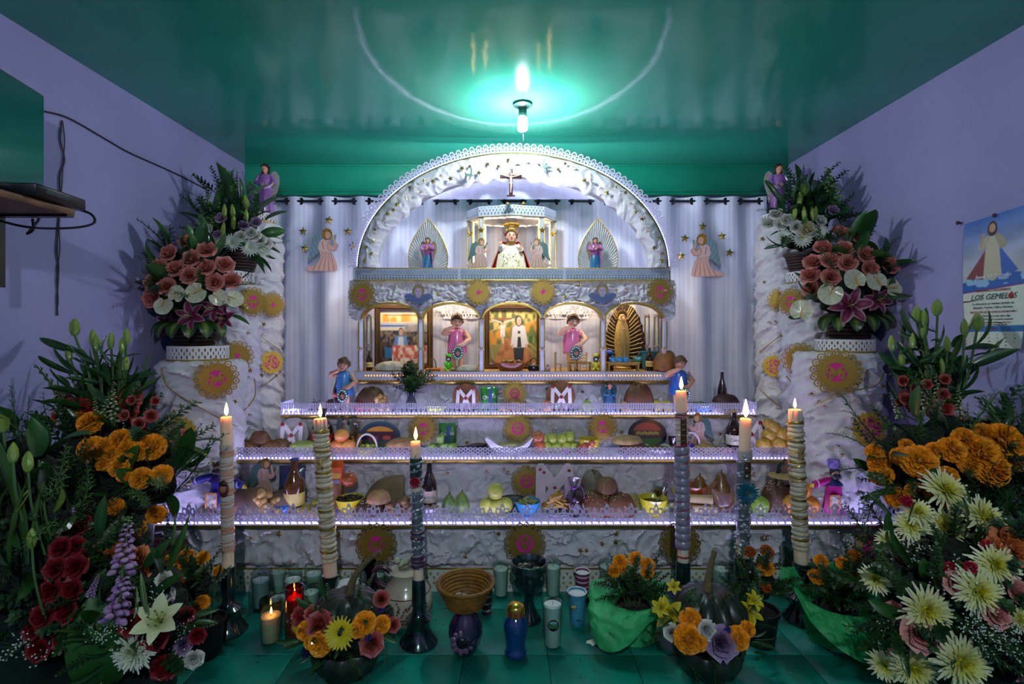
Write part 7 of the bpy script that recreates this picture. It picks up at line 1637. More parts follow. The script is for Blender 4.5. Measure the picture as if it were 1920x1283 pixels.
def bottle(px, Y, z, ptop, wpx, glass_c, label, lab=None, cap='b8a050', liquid=None, name='bottle', txt=None, wide=False, lz=.3):
    k = Y/FPX*SC; h_ = py2z(ptop, Y)-z; r = wpx*k/2; t_ = thing(name, label, 'bottle', Lc(px, Y, z))
    pr = [(r*.9, 0), (r, .006), (r, h_*.50), (r*.92, h_*.58), (r*.48, h_*.74), (r*.36, h_*.80), (r*.33, h_*.95), (r*.42, h_*.955), (r*.42, h_*.975)] if not wide else [(r*.85, 0), (r*.95, .006), (r*.8, h_*.22), (r, h_*.42), (r*.92, h_*.55), (r*.45, h_*.75), (r*.34, h_*.82), (r*.32, h_*.95), (r*.4, h_*.975)]
    B().lathe(pr, 22).obj('glass', pm(glass_c, .08, 0, .1, 5, coat=.8, transm=.3), t_)
    B().lathe([(r*.44, h_*.97), (r*.46, h_*.975), (r*.44, h_), (r*.38, h_*1.003)], 16).obj('cap', pm(cap, .35, .5), t_)
    if lab: 
        lh_ = .055 if wide else .12; B().lathe([(r*1.012, h_*lz-lh_*h_), (r*1.015, h_*lz+lh_*h_)], 22, cap=False).obj('paper_label', pm(lab, .5), t_)
        if txt: text(txt, r*.62, t_, (0, -r*1.03, h_*lz), (PI/2, 0, 0), pm(txt_c.get(lab, '1a2a5a'), .5))
    return t_
txt_c = {'a01018': 'e0d8d8', 'd0b060': '1a2a5a'}
def bag(px, Y, z, wpx, hpx, c, label, txt=None, c2=None, tc='d8e8d0', tilt=-8, name='snack_bag'):
    k = Y/FPX*SC; w_, h_ = wpx*k, hpx*k; t_ = thing(name, label, 'bag', Lc(px, Y, z)); n, m_ = 12, 16; V = []
    for s_ in (-1, 1):
        for i in range(m_+1):
            for j in range(n+1):
                u, v = -1+2*j/n, i/m_; pf = max(0, (1-u**4)*math.sin(PI*min(1, max(0, v)))**.6); V.append((u*w_/2*(1-.06*math.sin(PI*v)), s_*(.0008+w_*.16*pf)+.002*math.sin(9*u+7*v), v*h_))
    N = (m_+1)*(n+1); F = [tuple(q+(0 if s_ == 0 else N) for q in (i*(n+1)+j, i*(n+1)+j+1, (i+1)*(n+1)+j+1, (i+1)*(n+1)+j)) for s_ in (0, 1) for i in range(m_) for j in range(n)]
    o = B().add(V, F).obj('wrapper', pm(c, .25, 0, .3, 10, col2=c2, coat=.5), t_, (0, w_*.2, 0), (R(tilt), 0, 0))
    if txt:
        text(txt, w_*.30, o, (0, -w_*.178, h_*.58), (PI/2, R(-8), 0), pm(tc, .4), sx=.8)
        B().box((w_*.05, -w_*.172, h_*.5), (w_*.2, .003, h_*.86)).obj('blue_strip', pm('1a3a6a', .4), o)
    return t_
def oval_plate(px, Y, z, wpx, hpx, rim, label, paintf):
    k = Y/FPX*SC; w_, h_ = wpx*k/2, hpx*k/2; t_ = thing('painted_plate', label, 'plate', Lc(px, Y, z))
    B().sheet(lambda x, zz: dC(x, zz, 0, h_, w_, h_), -w_, w_, 0, 2*h_, 60, .008, 0, lambda X, Z: paint(X/w_, Z/h_-1, rim, paintf, .04)).obj('plate', VCM(.25, coat=.5), t_, (0, 0, 0), (R(-10), 0, 0)); return t_
def cookie(name, label, cat, px, Y, z, f, w_, h_, mat, tilt=-8, th=.012, n=50):
    t_ = thing(name, label, cat, Lc(px, Y, z)); B().sheet(f, -w_/2, w_/2, 0, h_, n, th).obj('body', mat, t_, (0, 0, 0), (R(tilt), 0, 0)); return t_
def doll(px, Y, z, hgt, label, robe_c, trim, hat, sx, mask):
    """cloth dancer puppet with outstretched arms"""
    t_ = thing('dancer_puppet', label, 'puppet', Lc(px, Y, z)); k = hgt; rc = H(robe_c)
    B().lathe([(.20*k, 0), (.205*k, .02*k), (.17*k, .2*k), (.13*k, .42*k), (.12*k, .52*k), (.09*k, .60*k), (.05*k, .64*k)], 22, 0, (0, 0, 0), 1, .6, (8, .06)).obj('robe', pm(robe_c, .35, 0, .2, 30), t_)
    for s in (-1, 1):
        zz = .44 if s > 0 else .52
        B().tube([(s*.08*k, 0, .58*k), (s*.24*k, -.01, (.58+zz)/2*k), (s*.38*k, -.02, zz*k)], [.055*k, .06*k, .062*k], 10).obj('sleeve', pm(robe_c, .35, 0, .2, 30), t_)
        B().lathe([(.066*k, -.012*k), (.066*k, .012*k)], 12).obj('cuff_band', pm(trim, .4), t_, (s*.33*k, -.018, (zz+.02)*k), (0, R(80), 0))
        b = B(); hand(b, (s*.38*k, -.02, zz*k), (s, -.1, -.35), .09*k, H('c8b028'), curl=.1); b.obj('glove', VCM(.5), t_)
    B().box((-.06*k, -.125*k, .22*k), (.16*k, .006, .24*k), bev=.002).obj('apron_picture', pm('3a3444', .4, 0, .6, 60, col2='b8a890'), t_)
    for dx, dz, w_, h_ in ((-.06, .345, .17, .012), (-.06, .095, .17, .012), (-.145, .22, .012, .25), (.025, .22, .012, .25)): B().box((dx*k, -.13*k, dz*k), (w_*k, .006, h_*k)).obj('apron_trim', pm('c8762a', .4, .3), t_)
    b = B(); b.lathe([(.17*k, .50*k), (.12*k, .585*k), (.06*k, .63*k)], 18, 0, (0, 0, 0), 1, .7); b.obj('cape_collar', pm(mask, .6), t_)
    head(t_, (0, -.01, .72*k), .085*k, H('c89a7c'), H('1a1420'), 0, 0, .2)
    b = B(); b.ell((0, -.05*k-.012, .675*k), (.075*k, .05*k, .05*k), 10, 6); b.obj('beard', pm('14162a', .7), t_)
    if hat:
        B().lathe([(.075*k, .78*k), (.085*k, .80*k), (.10*k, .95*k), (.085*k, .96*k)], 16).obj('hat', pm(hat, .5, 0, .4, 40, col2='9a80c8'), t_)
        B().tube(spl([(.05*k, 0, .93*k), (.12*k, 0, 1.05*k), (.10*k, 0, 1.18*k), (.0, 0, 1.22*k)]), [.02*k]*6+[.016*k]*5+[.006*k]*5, 6).obj('plume', pm('14141c', .7), t_)
    return t_
# --------------------------------------------------- third step
Y = 3.10
bread(626, 3.12, Z3, 17, 20, 'dark round loaf beside the cola bottle on the third step', '4a2c1a')
tr = thing('herb_twigs', 'bundle of dry herb twigs at the left end of the third step', 'herbs', Lc(592, 3.09, Z3))
for i in range(12): B().tube(spl([(rnd.uniform(-.05, .02), rnd.uniform(-.03, .03), .008), (rnd.uniform(-.04, .05), rnd.uniform(-.02, .02), .02+.02*rnd.random()), (rnd.uniform(-.06, .08), 0, rnd.uniform(.01, .08))]), .003, 4).obj('twig', pm('3a3420', .8), tr)
bottle(634, 3.07, Z3, 697, 18, '1a0e0c', 'tall cola bottle with red label beside the left blue boy', 'a01018', 'c83030', name='cola_bottle', txt='Coca-Cola', wide=True, lz=.42)
bread(696, 3.13, Z3, 27, 40, 'tall dark brown loaf behind the pomegranate', '4a2c16')
fruit('pomegranate', 675, 3.06, Z3, 10, '8a1420', 'whole red pomegranate at the left of the third step')
fruit('pomegranate', 690, 3.055, Z3, 8, 'a03028', 'smaller reddish pomegranate near the brown fruit cluster', c2='c88a50')
pile('longan', 'small tan fruit of the cluster beside the pomegranates', 'fruit', 714, 3.07, Z3, 44, 28, 20, 5.2, ('b8925a', 'a87e48'), 'tan fruits on the third step', 1.)
hb = thing('herb_vase', 'bunch of dark green herbs in a small dark vase by the house', 'vase', Lc(771, 3.06, Z3))
B().lathe([(.022, 0), (.03, .01), (.034, .05), (.022, .09), (.026, .12)], 18).obj('vase', pm('2a3440', .1, coat=.8, transm=.3), hb)
for i in range(46):
    a = rnd.uniform(0, 6.28); q = rnd.uniform(.1, 1.1); put(rnd.choice(FM['green']), 'herb_sprig', hb, (0, 0, .11+.05*rnd.random()), face((math.cos(a)*math.sin(q), math.sin(a)*math.sin(q), math.cos(q))), rnd.uniform(.09, .15)*1.25)
bowl(817, 3.06, Z3, 42, 13, '8a9a28', 'small olive green bowl with a spoon on the third step', spoon=True)
standing_bread(873, 3.12, Z3, 23, 'round brown loaf with white sugar letter on the third step')
bag(917, 3.12, Z3, 30, 40, '2f8a2a', 'green and blue snack bag left of the skull doily', 'Cru  os', '1a4a2a', 'e0d4dc')
pile('pork_crackling', 'piece of golden pork crackling below the top skull doily', 'snack', 966, 3.08, Z3, 62, 18, 16, 8, ('8a6a34', '7a5424'), 'crackling heap on the third step', .55, 1, 1.4)
fruit('apple', 1025, 3.08, Z3, 10, 'a83a2c', 'red and yellow apple beside the sugar bone loaf', c2='c8a058')
standing_bread(1052, 3.13, Z3, 25, 'round brown loaf with white sugar bones right of centre')
fruit('lime', 1101, 3.07, Z3, 10, '8aa828', 'single green lime near the middle of the third step')
an = thing('blue_angel', 'small blue robed angel figure against the top riser', 'statue', Lc(1143, 3.12, Z3))
B().lathe([(.045, 0), (.042, .03), (.028, .09), (.022, .125), (.01, .14)], 18, 0, (0, 0, 0), 1, .7, (7, .1)).obj('robe', pm('1f4a6a', .4), an); head(an, (0, -.006, .158), .018, SKIN, H('3a2818'), 0, 0, .4)
for s in (-1, 1): wing(an, s, .04, .07, '2f4a58', (s*.012, .02, .09), 0); b = B(); b.tube([(s*.02, 0, .125), (s*.034, -.016, .10), (s*.008, -.032, .10)], [.009, .009, .006], 7, 0, H('2a5a7c')); b.obj('sleeve', VCM(.4), an)
pile('wrapped_sweet', 'colourful wrapped sweet beside the big brown loaf', 'sweet', 1171, 3.07, Z3, 22, 14, 7, 5, ('a8483a', '3a7a4a', 'a87a3a'), 'sweets on the third step', .8)
bread(1197, 3.13, Z3, 27, 46, 'large round dark loaf leaning at the right of the third step', '5a3318')
bread(1196, 3.05, Z3, 26, 8, 'flat pale bread in front of the large dark loaf', 'b8a888')
fruit('orange', 1232, 3.09, Z3, 10, 'b8a838', 'left one of two yellow fruits behind the tallest candle'); fruit('orange', 1250, 3.09, Z3, 10, 'a89a30', 'right one of two yellow fruits behind the tallest candle')
bowl(1316, 3.07, Z3, 44, 14, '1f5a86', 'blue bowl heaped with green nopal leaves at right', 26, fc=('2a4a1c', '6a8a3a'))
bottle(1354, 3.13, Z3, 695, 16, '241210', 'cola bottle behind the dark sweet at right end', None, 'c8ccd4', name='cola_bottle', wide=True)
bread(1366, 3.06, Z3, 36, 16, 'plastic wrapped pale bread at the right end of third step', 'a8948a'); bread(1360, 3.05, Z3+16/FPX*3.06, 22, 15, 'dark glossy bun on top of the wrapped bread', '3a1a14')
# --------------------------------------------------- second step
Y = 2.88
for px, y_, dz, r_, l_ in ((470, 2.84, 0, 20, 'crusty brown loaf, left one of the leftmost bread heap'), (508, 2.84, 0, 20, 'crusty brown loaf, right one of the leftmost bread heap'), (488, 2.85, .048, 19, 'crusty brown loaf topmost of the leftmost bread heap'), (526, 2.92, 0, 22, 'dark loaf at the back of the leftmost bread heap')): bread(px, y_, Z2+dz, r_, 20, l_, '6a4422')
standing_bread(546, 2.93, Z2, 27, 'white sugared loaf with red dots at left of second step', 'b8b0b0')
one('squash', 'pale green striped squash lying at the left of second step', 'vegetable', Lc(570, 2.82, Z2+.033), B().ell((0, 0, 0), (.085, .045, .033), 18, 9), pm('8a9648', .4, 0, .4, 8, col2='6a7a38'))
bottle(604, 2.92, Z2, 768, 36, '1c0e0c', 'large dark soda bottle behind the cream rope candle', '8a1218', '2a2a2a', name='soda_bottle')
an = thing('grey_angel', 'grey praying angel figure between soda bottle and painted plate', 'statue', Lc(648, 2.95, Z2)); B().lathe([(.05, 0), (.045, .04), (.03, .10), (.024, .135), (.01, .15)], 18, 0, (0, 0, 0), 1, .7, (7, .1)).obj('robe', pm('7a7874', .5), an); head(an, (0, -.006, .168), .02, H('9a8a80'), H('4a3a2c'), 0, 0, .4)
for s in (-1, 1): wing(an, s, .05, .09, '54605e', (s*.014, .02, .09), 0)
for px, y_, dz, l_ in ((633, 2.83, 0, 'left mango of the three beside the rope candle'), (655, 2.82, 0, 'right mango of the three beside the rope candle'), (641, 2.83, .055, 'topmost mango of the three beside the rope candle')): fruit('mango', px, y_, Z2+dz, 13, 'c8943a', l_, c2='b85a3a', stalk=False, sq=.9)
cb_ = thing('sweet_bag', 'tied cellophane bag of orange sweets beside the fruit basket', 'bag', Lc(668, 2.88, Z2)); B().lathe([(.03, 0), (.042, .03), (.036, .09), (.012, .13), (.03, .17)], 16, rib=(7, .15, 1)).obj('cellophane', glass('e8e0d0', .1, 1.4), cb_)
for i in range(22): B().ell((rnd.uniform(-.024, .024), rnd.uniform(-.02, .02), rnd.uniform(.01, .09)), .010, 7, 5).obj('sweet', pm(rnd.choice(('b8762a', 'a84a20', 'c8a83a')), .4), cb_)
tb_ = thing('toy_basket', 'tiny yellow basket with a white handle and fruit', 'basket', Lc(688, 2.80, Z2)); basket_obj(tb_, .045, .056, .034, 'c8b828', (0, 0, 0), 3); B().tube([(.055*math.cos(a), 0, .03+.078*math.sin(a)) for a in np.linspace(0, PI, 16)], .006, 7).obj('handle', pm('c8c4c0', .5), tb_)
for i in range(9): B().ell((rnd.uniform(-.035, .035), rnd.uniform(-.03, .02), .038), .012, 8, 6).obj('toy_fruit', pm(rnd.choice(('c8b830', '7a8a2a', 'd0c850')), .4), tb_)
pl1 = [(lambda x, z: dC(x, z, 0, 0, .86, .8), '1a2a4a'), (lambda x, z: np.minimum(dC(x, z, 0, -.1, .8, .75), .3-np.abs(z-.5)), 'c88a2a'), (lambda x, z: dB(x, z, -.8, .8, -.3, .3), '3a1a24'), (lambda x, z: dC(x, z, -.3, -.2, .25, .2), '7a3a3a'), (lambda x, z: dC(x, z, .35, -.15, .2, .16), 'a8482a'), (lambda x, z: dB(x, z, -.9, .9, -.8, -.4), '2a3a1a')]
oval_plate(711, 2.95, Z2, 70, 48, '1a4a54', 'oval plate with a painted sunset leaning on the second riser', pl1)
bread(748, 2.85, Z2+.0, 24, 9, 'lower pale roll behind the silver candle', 'a8764a'); bread(757, 2.86, Z2+.030, 28, 14, 'larger split roll on top beside the silver candle', '9a7248', sx=1.1)
for i, (px, dz, l_) in enumerate(((812, 0, 'leftmost green cactus cube of the heap'), (826, .045, 'topmost green cactus cube of the heap'), (832, 0, 'middle green cactus cube of the heap'), (848, 0, 'rightmost green cactus cube of the heap'))): one('cactus_cube', l_, 'vegetable', Lc(px, 2.83+.01*(i % 2), Z2+.025+dz), B().box((0, 0, 0), (.052, .045, .048), bev=.008), pm('6a8a34', .4, 0, .3, 30), 'cactus cubes on the second step', rnd.uniform(0, 1.5))
bag(838, 2.955, Z2, 32, 44, '2f7a2a', 'green and blue snack bag behind the cactus cubes', 'Cru  os', '1a3a2a', 'e0d4dc')
pile('dry_chile', 'dark dried chile in the heap left of the white platter', 'chile', 890, 2.84, Z2, 66, 14, 18, 8, ('1c1410', '2a1a14'), 'dried chiles on second step', .35, 0, 1.8)
wp_ = thing('fish_platter', 'white upturned boat-shaped platter at the centre of second step', 'plate', Lc(955, 2.86, Z2)); B().sheet(lambda x, z: dP(x, z, curvepts([(-.135, .075), (-.12, .085), (-.06, .045), (0, .035), (.07, .04), (.12, .08), (.135, .085), (.10, .03), (.05, .0), (-.04, .0), (-.1, .03)])), -.15, .15, -.01, .1, 70, .07).obj('platter', pm('b8b4b8', .3, coat=.4), wp_); B().ell((0, 0, .04), (.075, .03, .016), 14, 7).obj('food', pm('8a8a58', .6, 0, .4, 40), wp_)
fruit('peach', 1009, 2.85, Z2+.04, 12, '9a5a2a', 'upper peach right of the white platter', c2='7a3420'); fruit('peach', 1012, 2.81, Z2, 11, 'a8542a', 'lower peach half hidden by the lace', c2='8a3a22')
for px, y_, dz in ((1026, 2.83, 0), (1044, 2.82, 0), (1062, 2.83, 0), (1074, 2.86, 0), (1036, 2.85, .042), (1053, 2.84, .042), (1068, 2.86, .05), (1022, 2.88, .03)): fruit('guava', px, y_, Z2+dz, 10, '8a9430', {1026: 'leftmost guava in the bottom row left of the yellow mug', 1044: 'second guava from left in the bottom row of the heap', 1062: 'third guava from left in the bottom row of the heap', 1074: 'rightmost bottom guava touching the yellow mug handle', 1036: 'left guava in the upper row of the heap', 1053: 'middle guava in the upper row of the heap', 1068: 'highest guava of the heap, at its right', 1022: 'rearmost guava of the heap beside the upper peach'}[px], 'guavas on the second step', '6a7a24')
mg = thing('yellow_mug', 'yellow mug with a white handle on the second step', 'mug', Lc(1104, 2.88, Z2)); B().lathe([(.05, 0), (.056, .004), (.060, .075), (.055, .075), (.05, .01), (.001, .008)], 24, cap=False).obj('body', pm('b8a828', .3, coat=.4), mg); B().torus((-.072, 0, .038), .026, .008, 16, 6, ax='Y').obj('handle', pm('a8a4a8', .4), mg)
pile('crab_apple', 'small glossy red fruit in front of the yellow mug', 'fruit', 1105, 2.80, Z2, 40, 16, 8, 6.5, ('8a2418', '6a1a14', '9a4a2a'), 'small red fruits on second step', 1.)
one('purple_charm', 'tiny bright purple trinket beside the guavas', 'trinket', Lc(1060, 2.785, Z2+.014), B().ell((0, 0, 0), (.014, .01, .014), 8, 6).tube([(0, 0, .012), (0, 0, .024)], .004, 5), pm('a81ab8', .3))
bread(1188, 2.85, Z2, 26, 18, 'dark lower loaf right of the butterfly doily', '5a3a24'); bread(1176, 2.84, Z2+.048, 25, 13, 'pale flat loaf on top of the dark loaf', '9a8050', sx=1.15)
pl2 = [(lambda x, z: dC(x, z, 0, 0, .8, .78), '3a2a1a'), (lambda x, z: np.minimum(dC(x, z, 0, 0, .78, .76), z-.25), '8a3a2a'), (lambda x, z: np.minimum(dC(x, z, 0, 0, .78, .76), -.25-z), '2a5a1c')]+[(lambda x, z, k=k: dC(x, z, -.45+.3*k, .05, .16, .14), '8a7a3a') for k in range(4)]+[(lambda x, z, k=k: dC(x, z, -.45+.3*k, -.08, .1, .08), '4a2a3a') for k in range(4)]
oval_plate(1215, 2.955, Z2, 66, 52, '14161c', 'dark oval plate painted with a field on the second step', pl2)
bowl(1234, 2.82, Z2, 58, 11, 'b8b4b0', 'shallow white dish with yellow rim behind the tallest candle', fc=('6a5a24',), name='dish')
gc_ = thing('wine_cup', 'small dark purple stemmed glass beside the tallest candle', 'glass', Lc(1261, 2.87, Z2)); B().lathe([(.022, 0), (.004, .006), (.004, .03), (.02, .04), (.024, .085)], 18, cap=False).obj('glass', pm('2a1424', .1, coat=.8, transm=.4), gc_)
rgw = thing('white_hoop_basket', 'white hoop handled sweet basket behind the tallest candle', 'basket', Lc(1296, 2.86, Z2)); basket_obj(rgw, .04, .046, .03, '2a2440', (0, 0, 0), 3); B().tube([(.05*math.cos(a), 0, .025+.085*math.sin(a)) for a in np.linspace(0, PI, 16)], .006, 7).obj('handle', pm('c8c4cc', .4), rgw)
for i in range(7): B().ell((rnd.uniform(-.03, .03), rnd.uniform(-.03, .02), .034), .012, 7, 5).obj('sweet', pm(rnd.choice(('6a2a8a', '3a2a8a', 'a89a2a')), .3), rgw)
an = thing('teal_winged_card', 'angel card with long teal wings leaning by the white hoop', 'cutout', Lc(1315, 2.962, Z2)); put(am_shaded, 'printed_card', an, (0, 0, .01), (R(-6), 0, 0), (-.17, .17, .17))
pile('nut_bar', 'golden nut pastry near the beer bottle on second step', 'pastry', 1330, 2.82, Z2, 50, 8, 7, 11, ('8a7434', '6a5a24'), 'nut pastries on second step', .4, 0, 1.5)
bag(1358, 2.84, Z2, 36, 12, 'b8542a', 'flat orange wrapper beside the beer bottle', tilt=60, c2='d8a080', name='wrapper')
bottle(1376, 2.91, Z2, 772, 26, '24100a', 'brown beer bottle with pale label on the second step', 'b8b49a', 'b8a050', txt='Corona', name='beer_bottle')
standing_bread(1408, 2.95, Z2, 28, 'white sugared loaf with red dots behind the daisy candle', 'a8a0a4')
for i, (px, y_, dz, r_) in enumerate(((1432, 2.83, 0, 13), (1458, 2.83, 0, 14), (1482, 2.84, 0, 13), (1442, 2.87, .05, 12), (1464, 2.86, .055, 13), (1450, 2.87, .095, 11), (1440, 2.89, .12, 9))): fruit('mandarin', px, y_, Z2+dz, r_, 'a8822c', ('left', 'middle', 'right', 'second-row left', 'second-row right', 'third-row', 'topmost')[i]+' golden mandarin of the heap left of the rightmost candle', 'mandarins on the second step', '8a6a24', stalk=False)
for px, l_ in ((1492, 'left'), (1500, 'right')): fruit('lime', px+10, 2.80, Z2, 9, '5a8a2a', '%s green lime at the right end of the second step' % l_)
# --------------------------------------------------- lowest step
Y = 2.60
doll(412, 2.56, Z1, .32, 'cloth dancer puppet in deep blue robe behind the leftmost candle', '2a2a8a', 'c8c8d4', None, 1, '3a2a7a')
doll(1563, 2.56, Z1, .285, 'cloth dancer puppet in magenta robe and plumed hat at right', 'b0187a', 'd8a0c0', '3a3a8a', 1, '14245a')
an = thing('pink_angel_card', 'pink angel card standing behind the brown loaf at left', 'cutout', Lc(490, 2.70, Z1)); put(am_shaded, 'printed_card', an, (0, 0, .05), (R(-6), 0, 0), .17); B().box((0, .01, .025), (.06, .02, .05)).obj('foot', m_board, an)
bread(392, 2.53, Z1, 20, 14, 'small paper wrapped bread at the left end of lowest step', '5a4438'); bread(470, 2.62, Z1, 40, 36, 'large floury brown loaf behind the tan fruit bunch', '6a5040'); bread(530, 2.64, Z1, 34, 30, 'plastic wrapped pale loaf beside the amber bottle', '7a6458')
pile('longan', 'round tan fruit of the big bunch on the lowest step', 'fruit', 500, 2.53, Z1, 78, 42, 30, 6.5, ('b89458', 'a07c44'), 'tan fruit bunch on the lowest step', 1.)
bottle(552, 2.62, Z1, 862, 34, '5a3410', 'amber liquor bottle with small label on lowest step', 'c8b060', '1a2a5a', name='liquor_bottle', lz=.24); bag(540, 2.70, Z1, 46, 66, '1f3a7a', 'blue snack bag behind the amber bottle', None, '3a3420')
bag(526, 2.49, Z1, 24, 14, '1f5ab8', 'small bright blue sweet wrapper near the lace', name='wrapper'); bread(582, 2.52, Z1, 24, 14, 'oval beige bread at the front left of lowest step', '9a8048')
pile('yellow_sweet', 'yellow or purple wrapped sweet near the cream rope candle', 'sweet', 590, 2.57, Z1, 44, 18, 10, 8, ('8a8a2a', '6a2a6a', 'a89a34'), 'sweets on the lowest step', .5, 0, 1.4)
bx6 = thing('snack_box', 'orange snack carton beside the cream rope candle', 'box', Lc(630, 2.66, Z1))
B().box((0, 0, .07), (.072, .04, .14), bev=.002).obj('lower_panel', pm('8a5a30', .5), bx6)
B().box((0, 0, .18), (.072, .04, .08), bev=.002).add([(-.036, -.02, .22), (.036, -.02, .22), (.036, .02, .22), (-.036, .02, .22), (-.02, 0, .245), (.036, 0, .25)], [(0, 1, 5, 4), (2, 3, 4, 5), (3, 0, 4), (1, 2, 5)]).obj('upper_panel', pm('d0561a', .35, coat=.3), bx6)
B().box((0, -.021, .175), (.05, .002, .03)).obj('print_mark', pm('c8a030', .4), bx6); B().box((0, -.0215, .145), (.054, .002, .018)).obj('print_mark', pm('8a88a0', .4), bx6)
bowl(656, 2.56, Z1, 50, 26, 'b8a818', 'yellow bowl heaped with dark olives on the lowest step', 44, fc=('1a1214', '2c1e20')); fruit('peach', 655, 2.63, Z1+.105, 13, 'a8582c', 'orange peach above the bowl of olives', c2='7a3018')
cookie('wrapped_tamale', 'big leaf shaped beige tamale leaning at the back left', 'food', 720, 2.69, Z1+.01, lambda x, z: dP(x, z, curvepts([(-.09, .0), (-.085, .07), (-.02, .135), (.09, .15), (.10, .10), (.085, .0)])), .22, .16, pm('6a5a38', .6, 0, .4, 14, bump=.4), -12, .03)
bread(692, 2.53, Z1, 30, 24, 'dark seeded loaf in front of the yellow olive bowl', '3a2214', True); bread(710, 2.50, Z1+.055, 21, 22, 'round pale roll on the dark seeded loaf', '9a744a')
pile('peanut', 'brown peanut piece beside the silver candle', 'nut', 752, 2.53, Z1, 60, 24, 26, 7, ('6a4a2c', '5a3a24', '7a5838'), 'peanuts on the lowest step', .8, 0, 1.3)
bottle(805, 2.62, Z1, 866, 26, '24100a', 'brown beer bottle with pale label on the lowest step', 'a89c80', 'b8a050', txt='Corona', name='beer_bottle'); bowl(808, 2.50, Z1, 28, 14, 'a8a0b0', 'small white dish of snacks before the beer bottle', 12, fc=('8a5a24', 'b8843a'), name='dish')
for px, y_, w_, l_ in ((842, 2.56, .038, 'smaller green chayote left of the tall one'), (866, 2.53, .045, 'tall ribbed green chayote standing upright')):
    t_ = thing('chayote', l_, 'vegetable', Lc(px, y_, Z1)); h_ = w_*2.4; B().lathe([(w_*.3, 0), (w_*.8, h_*.08), (w_, h_*.3), (w_*.9, h_*.55), (w_*.55, h_*.82), (w_*.2, h_)], 22, rib=(5, .14, 2)).obj('flesh', pm('3f5a24', .4, 0, .5, 20, col2='6a7a34'), t_); B().tube([(0, 0, h_*.95), (.003, 0, h_+.012)], .004, 5).obj('stalk', pm('3a3a1c', .7), t_)
for px, y_, dz, l_ in ((913, 2.53, 0, 'left lower yellow apple of the four'), (931, 2.51, 0, 'front lower yellow apple of the four'), (947, 2.53, 0, 'right lower yellow apple of the four'), (929, 2.535, .066, 'topmost yellow apple of the four')): fruit('apple', px, y_, Z1+dz, 14, 'b0ac4c', l_, c2='90963a')
pl_ = thing('blue_plate', 'pale blue plate under the dark tamale near centre', 'plate', Lc(965, 2.59, Z1)); B().lathe([(.05, 0), (.055, .003), (.10, .016), (.098, .018), (.052, .006), (.001, .005)], 26, cap=False).obj('plate', pm('3a7a9a', .3, coat=.4), pl_)
one('dark_tamale', 'dark leaf wrapped tamale on the blue plate', 'food', Lc(962, 2.60, Z1+.045), B().ell((0, 0, 0), (.085, .04, .032), 16, 9), pm('1c1a16', .5, 0, .4, 30, bump=.5)); one('folded_tortilla', 'folded beige tortilla in front of the dark tamale', 'food', Lc(975, 2.57, Z1+.035), B().ell((0, 0, 0), (.065, .02, .014), 14, 7), pm('7a7454', .6))
bowl(989, 2.51, Z1, 46, 24, '2a7ab0', 'bright blue bowl filled with chunky guacamole', 34, fc=('6a7a3a', '9a9a5a'))
def mshape(x, z):
    return U(dS(x, z, -.075, .03, -.068, .19, .026), dS(x, z, .080, .06, .072, .19, .026), dS(x, z, -.068, .195, -.002, .105, .028), dS(x, z, .072, .195, -.002, .105, .028), dS(x, z, -.002, .105, -.045, .02, .024), dS(x, z, -.002, .105, .04, .02, .024), dC(x, z, -.06, .02, .035))
t_ = cookie('letter_bread', 'tall white letter shaped sugar bread with red dots near centre', 'bread', 1040, 2.62, Z1+.01, mshape, .24, .235, pm('b0a4a4', .6, 0, .15, 20), -9, .024, 60)
for u, v in ((-.075, .195), (.075, .19), (0, .105), (-.06, .025), (-.055, .18)): B().ell((u, -.022+v*.155, v), (.009, .004, .008), 8, 5).obj('red_dot', pm('7a1420', .5), t_)
fp_ = thing('fries_plate', 'white plate beneath the heap of potato fries', 'plate', Lc(1043, 2.53, Z1)); B().lathe([(.05, 0), (.055, .003), (.09, .02), (.088, .022), (.05, .006), (.001, .005)], 26, cap=False).obj('plate', pm('a8a4b0', .3, coat=.3), fp_)
fm = B().box((0, 0, 0), (.075, .010, .010), bev=.002).mesh('potato_fry', pm('a8823c', .5, 0, .3, 40))
for i in range(34): o = put(fm, 'potato_fry', None, Lc(1045, 2.535, Z1+.03+.055*(i/34)), (rnd.uniform(-.3, .3), rnd.uniform(-.5, .5), rnd.uniform(-1, 1))); o.location.x += rnd.uniform(-.06, .06)*(1.1-i/34); o.location.y += rnd.uniform(-.04, .03); tag(o, 'golden potato fry in the heap near the letter bread', 'food', 'potato fries on the white plate')
cb_ = thing('gift_bag', 'clear cellophane gift bag tied with purple ribbon near centre', 'bag', Lc(1076, 2.50, Z1)); B().lathe([(.04, 0), (.048, .03), (.045, .08), (.03, .115), (.009, .135), (.022, .16), (.034, .185)], 18, rib=(7, .18, 1)).obj('cellophane', glass('e0d8ea', .08, 1.6), cb_)
for i in range(9): B().ell((rnd.uniform(-.026, .026), rnd.uniform(-.02, .02), rnd.uniform(.012, .08)), (.014, .012, .012), 7, 5).obj('sweet', pm(rnd.choice(('5a4450', '8a6a80', 'a8a0b0')), .4), cb_)
B().torus((0, 0, .134), .011, .004, 12, 5).obj('ribbon', pm('7a3aa8', .3), cb_)
for s in (-1, 1): B().tube(spl([(0, -.012, .134), (s*.03, -.02, .15), (s*.045, -.02, .125), (s*.05, -.02, .09)]), .003, 5, flat=.4).obj('ribbon_tail', pm('9a4ac8', .3), cb_)
bread(1118, 2.53, Z1, 32, 38, 'left sesame loaf of the pair on the lowest step', '5a3214', True); bread(1160, 2.52, Z1, 32, 36, 'right sesame loaf of the pair on the lowest step', '5e3618', True); bread(1138, 2.54, Z1+.095, 20, 26, 'round pale bun balanced on the two sesame loaves', '6a4a2c')
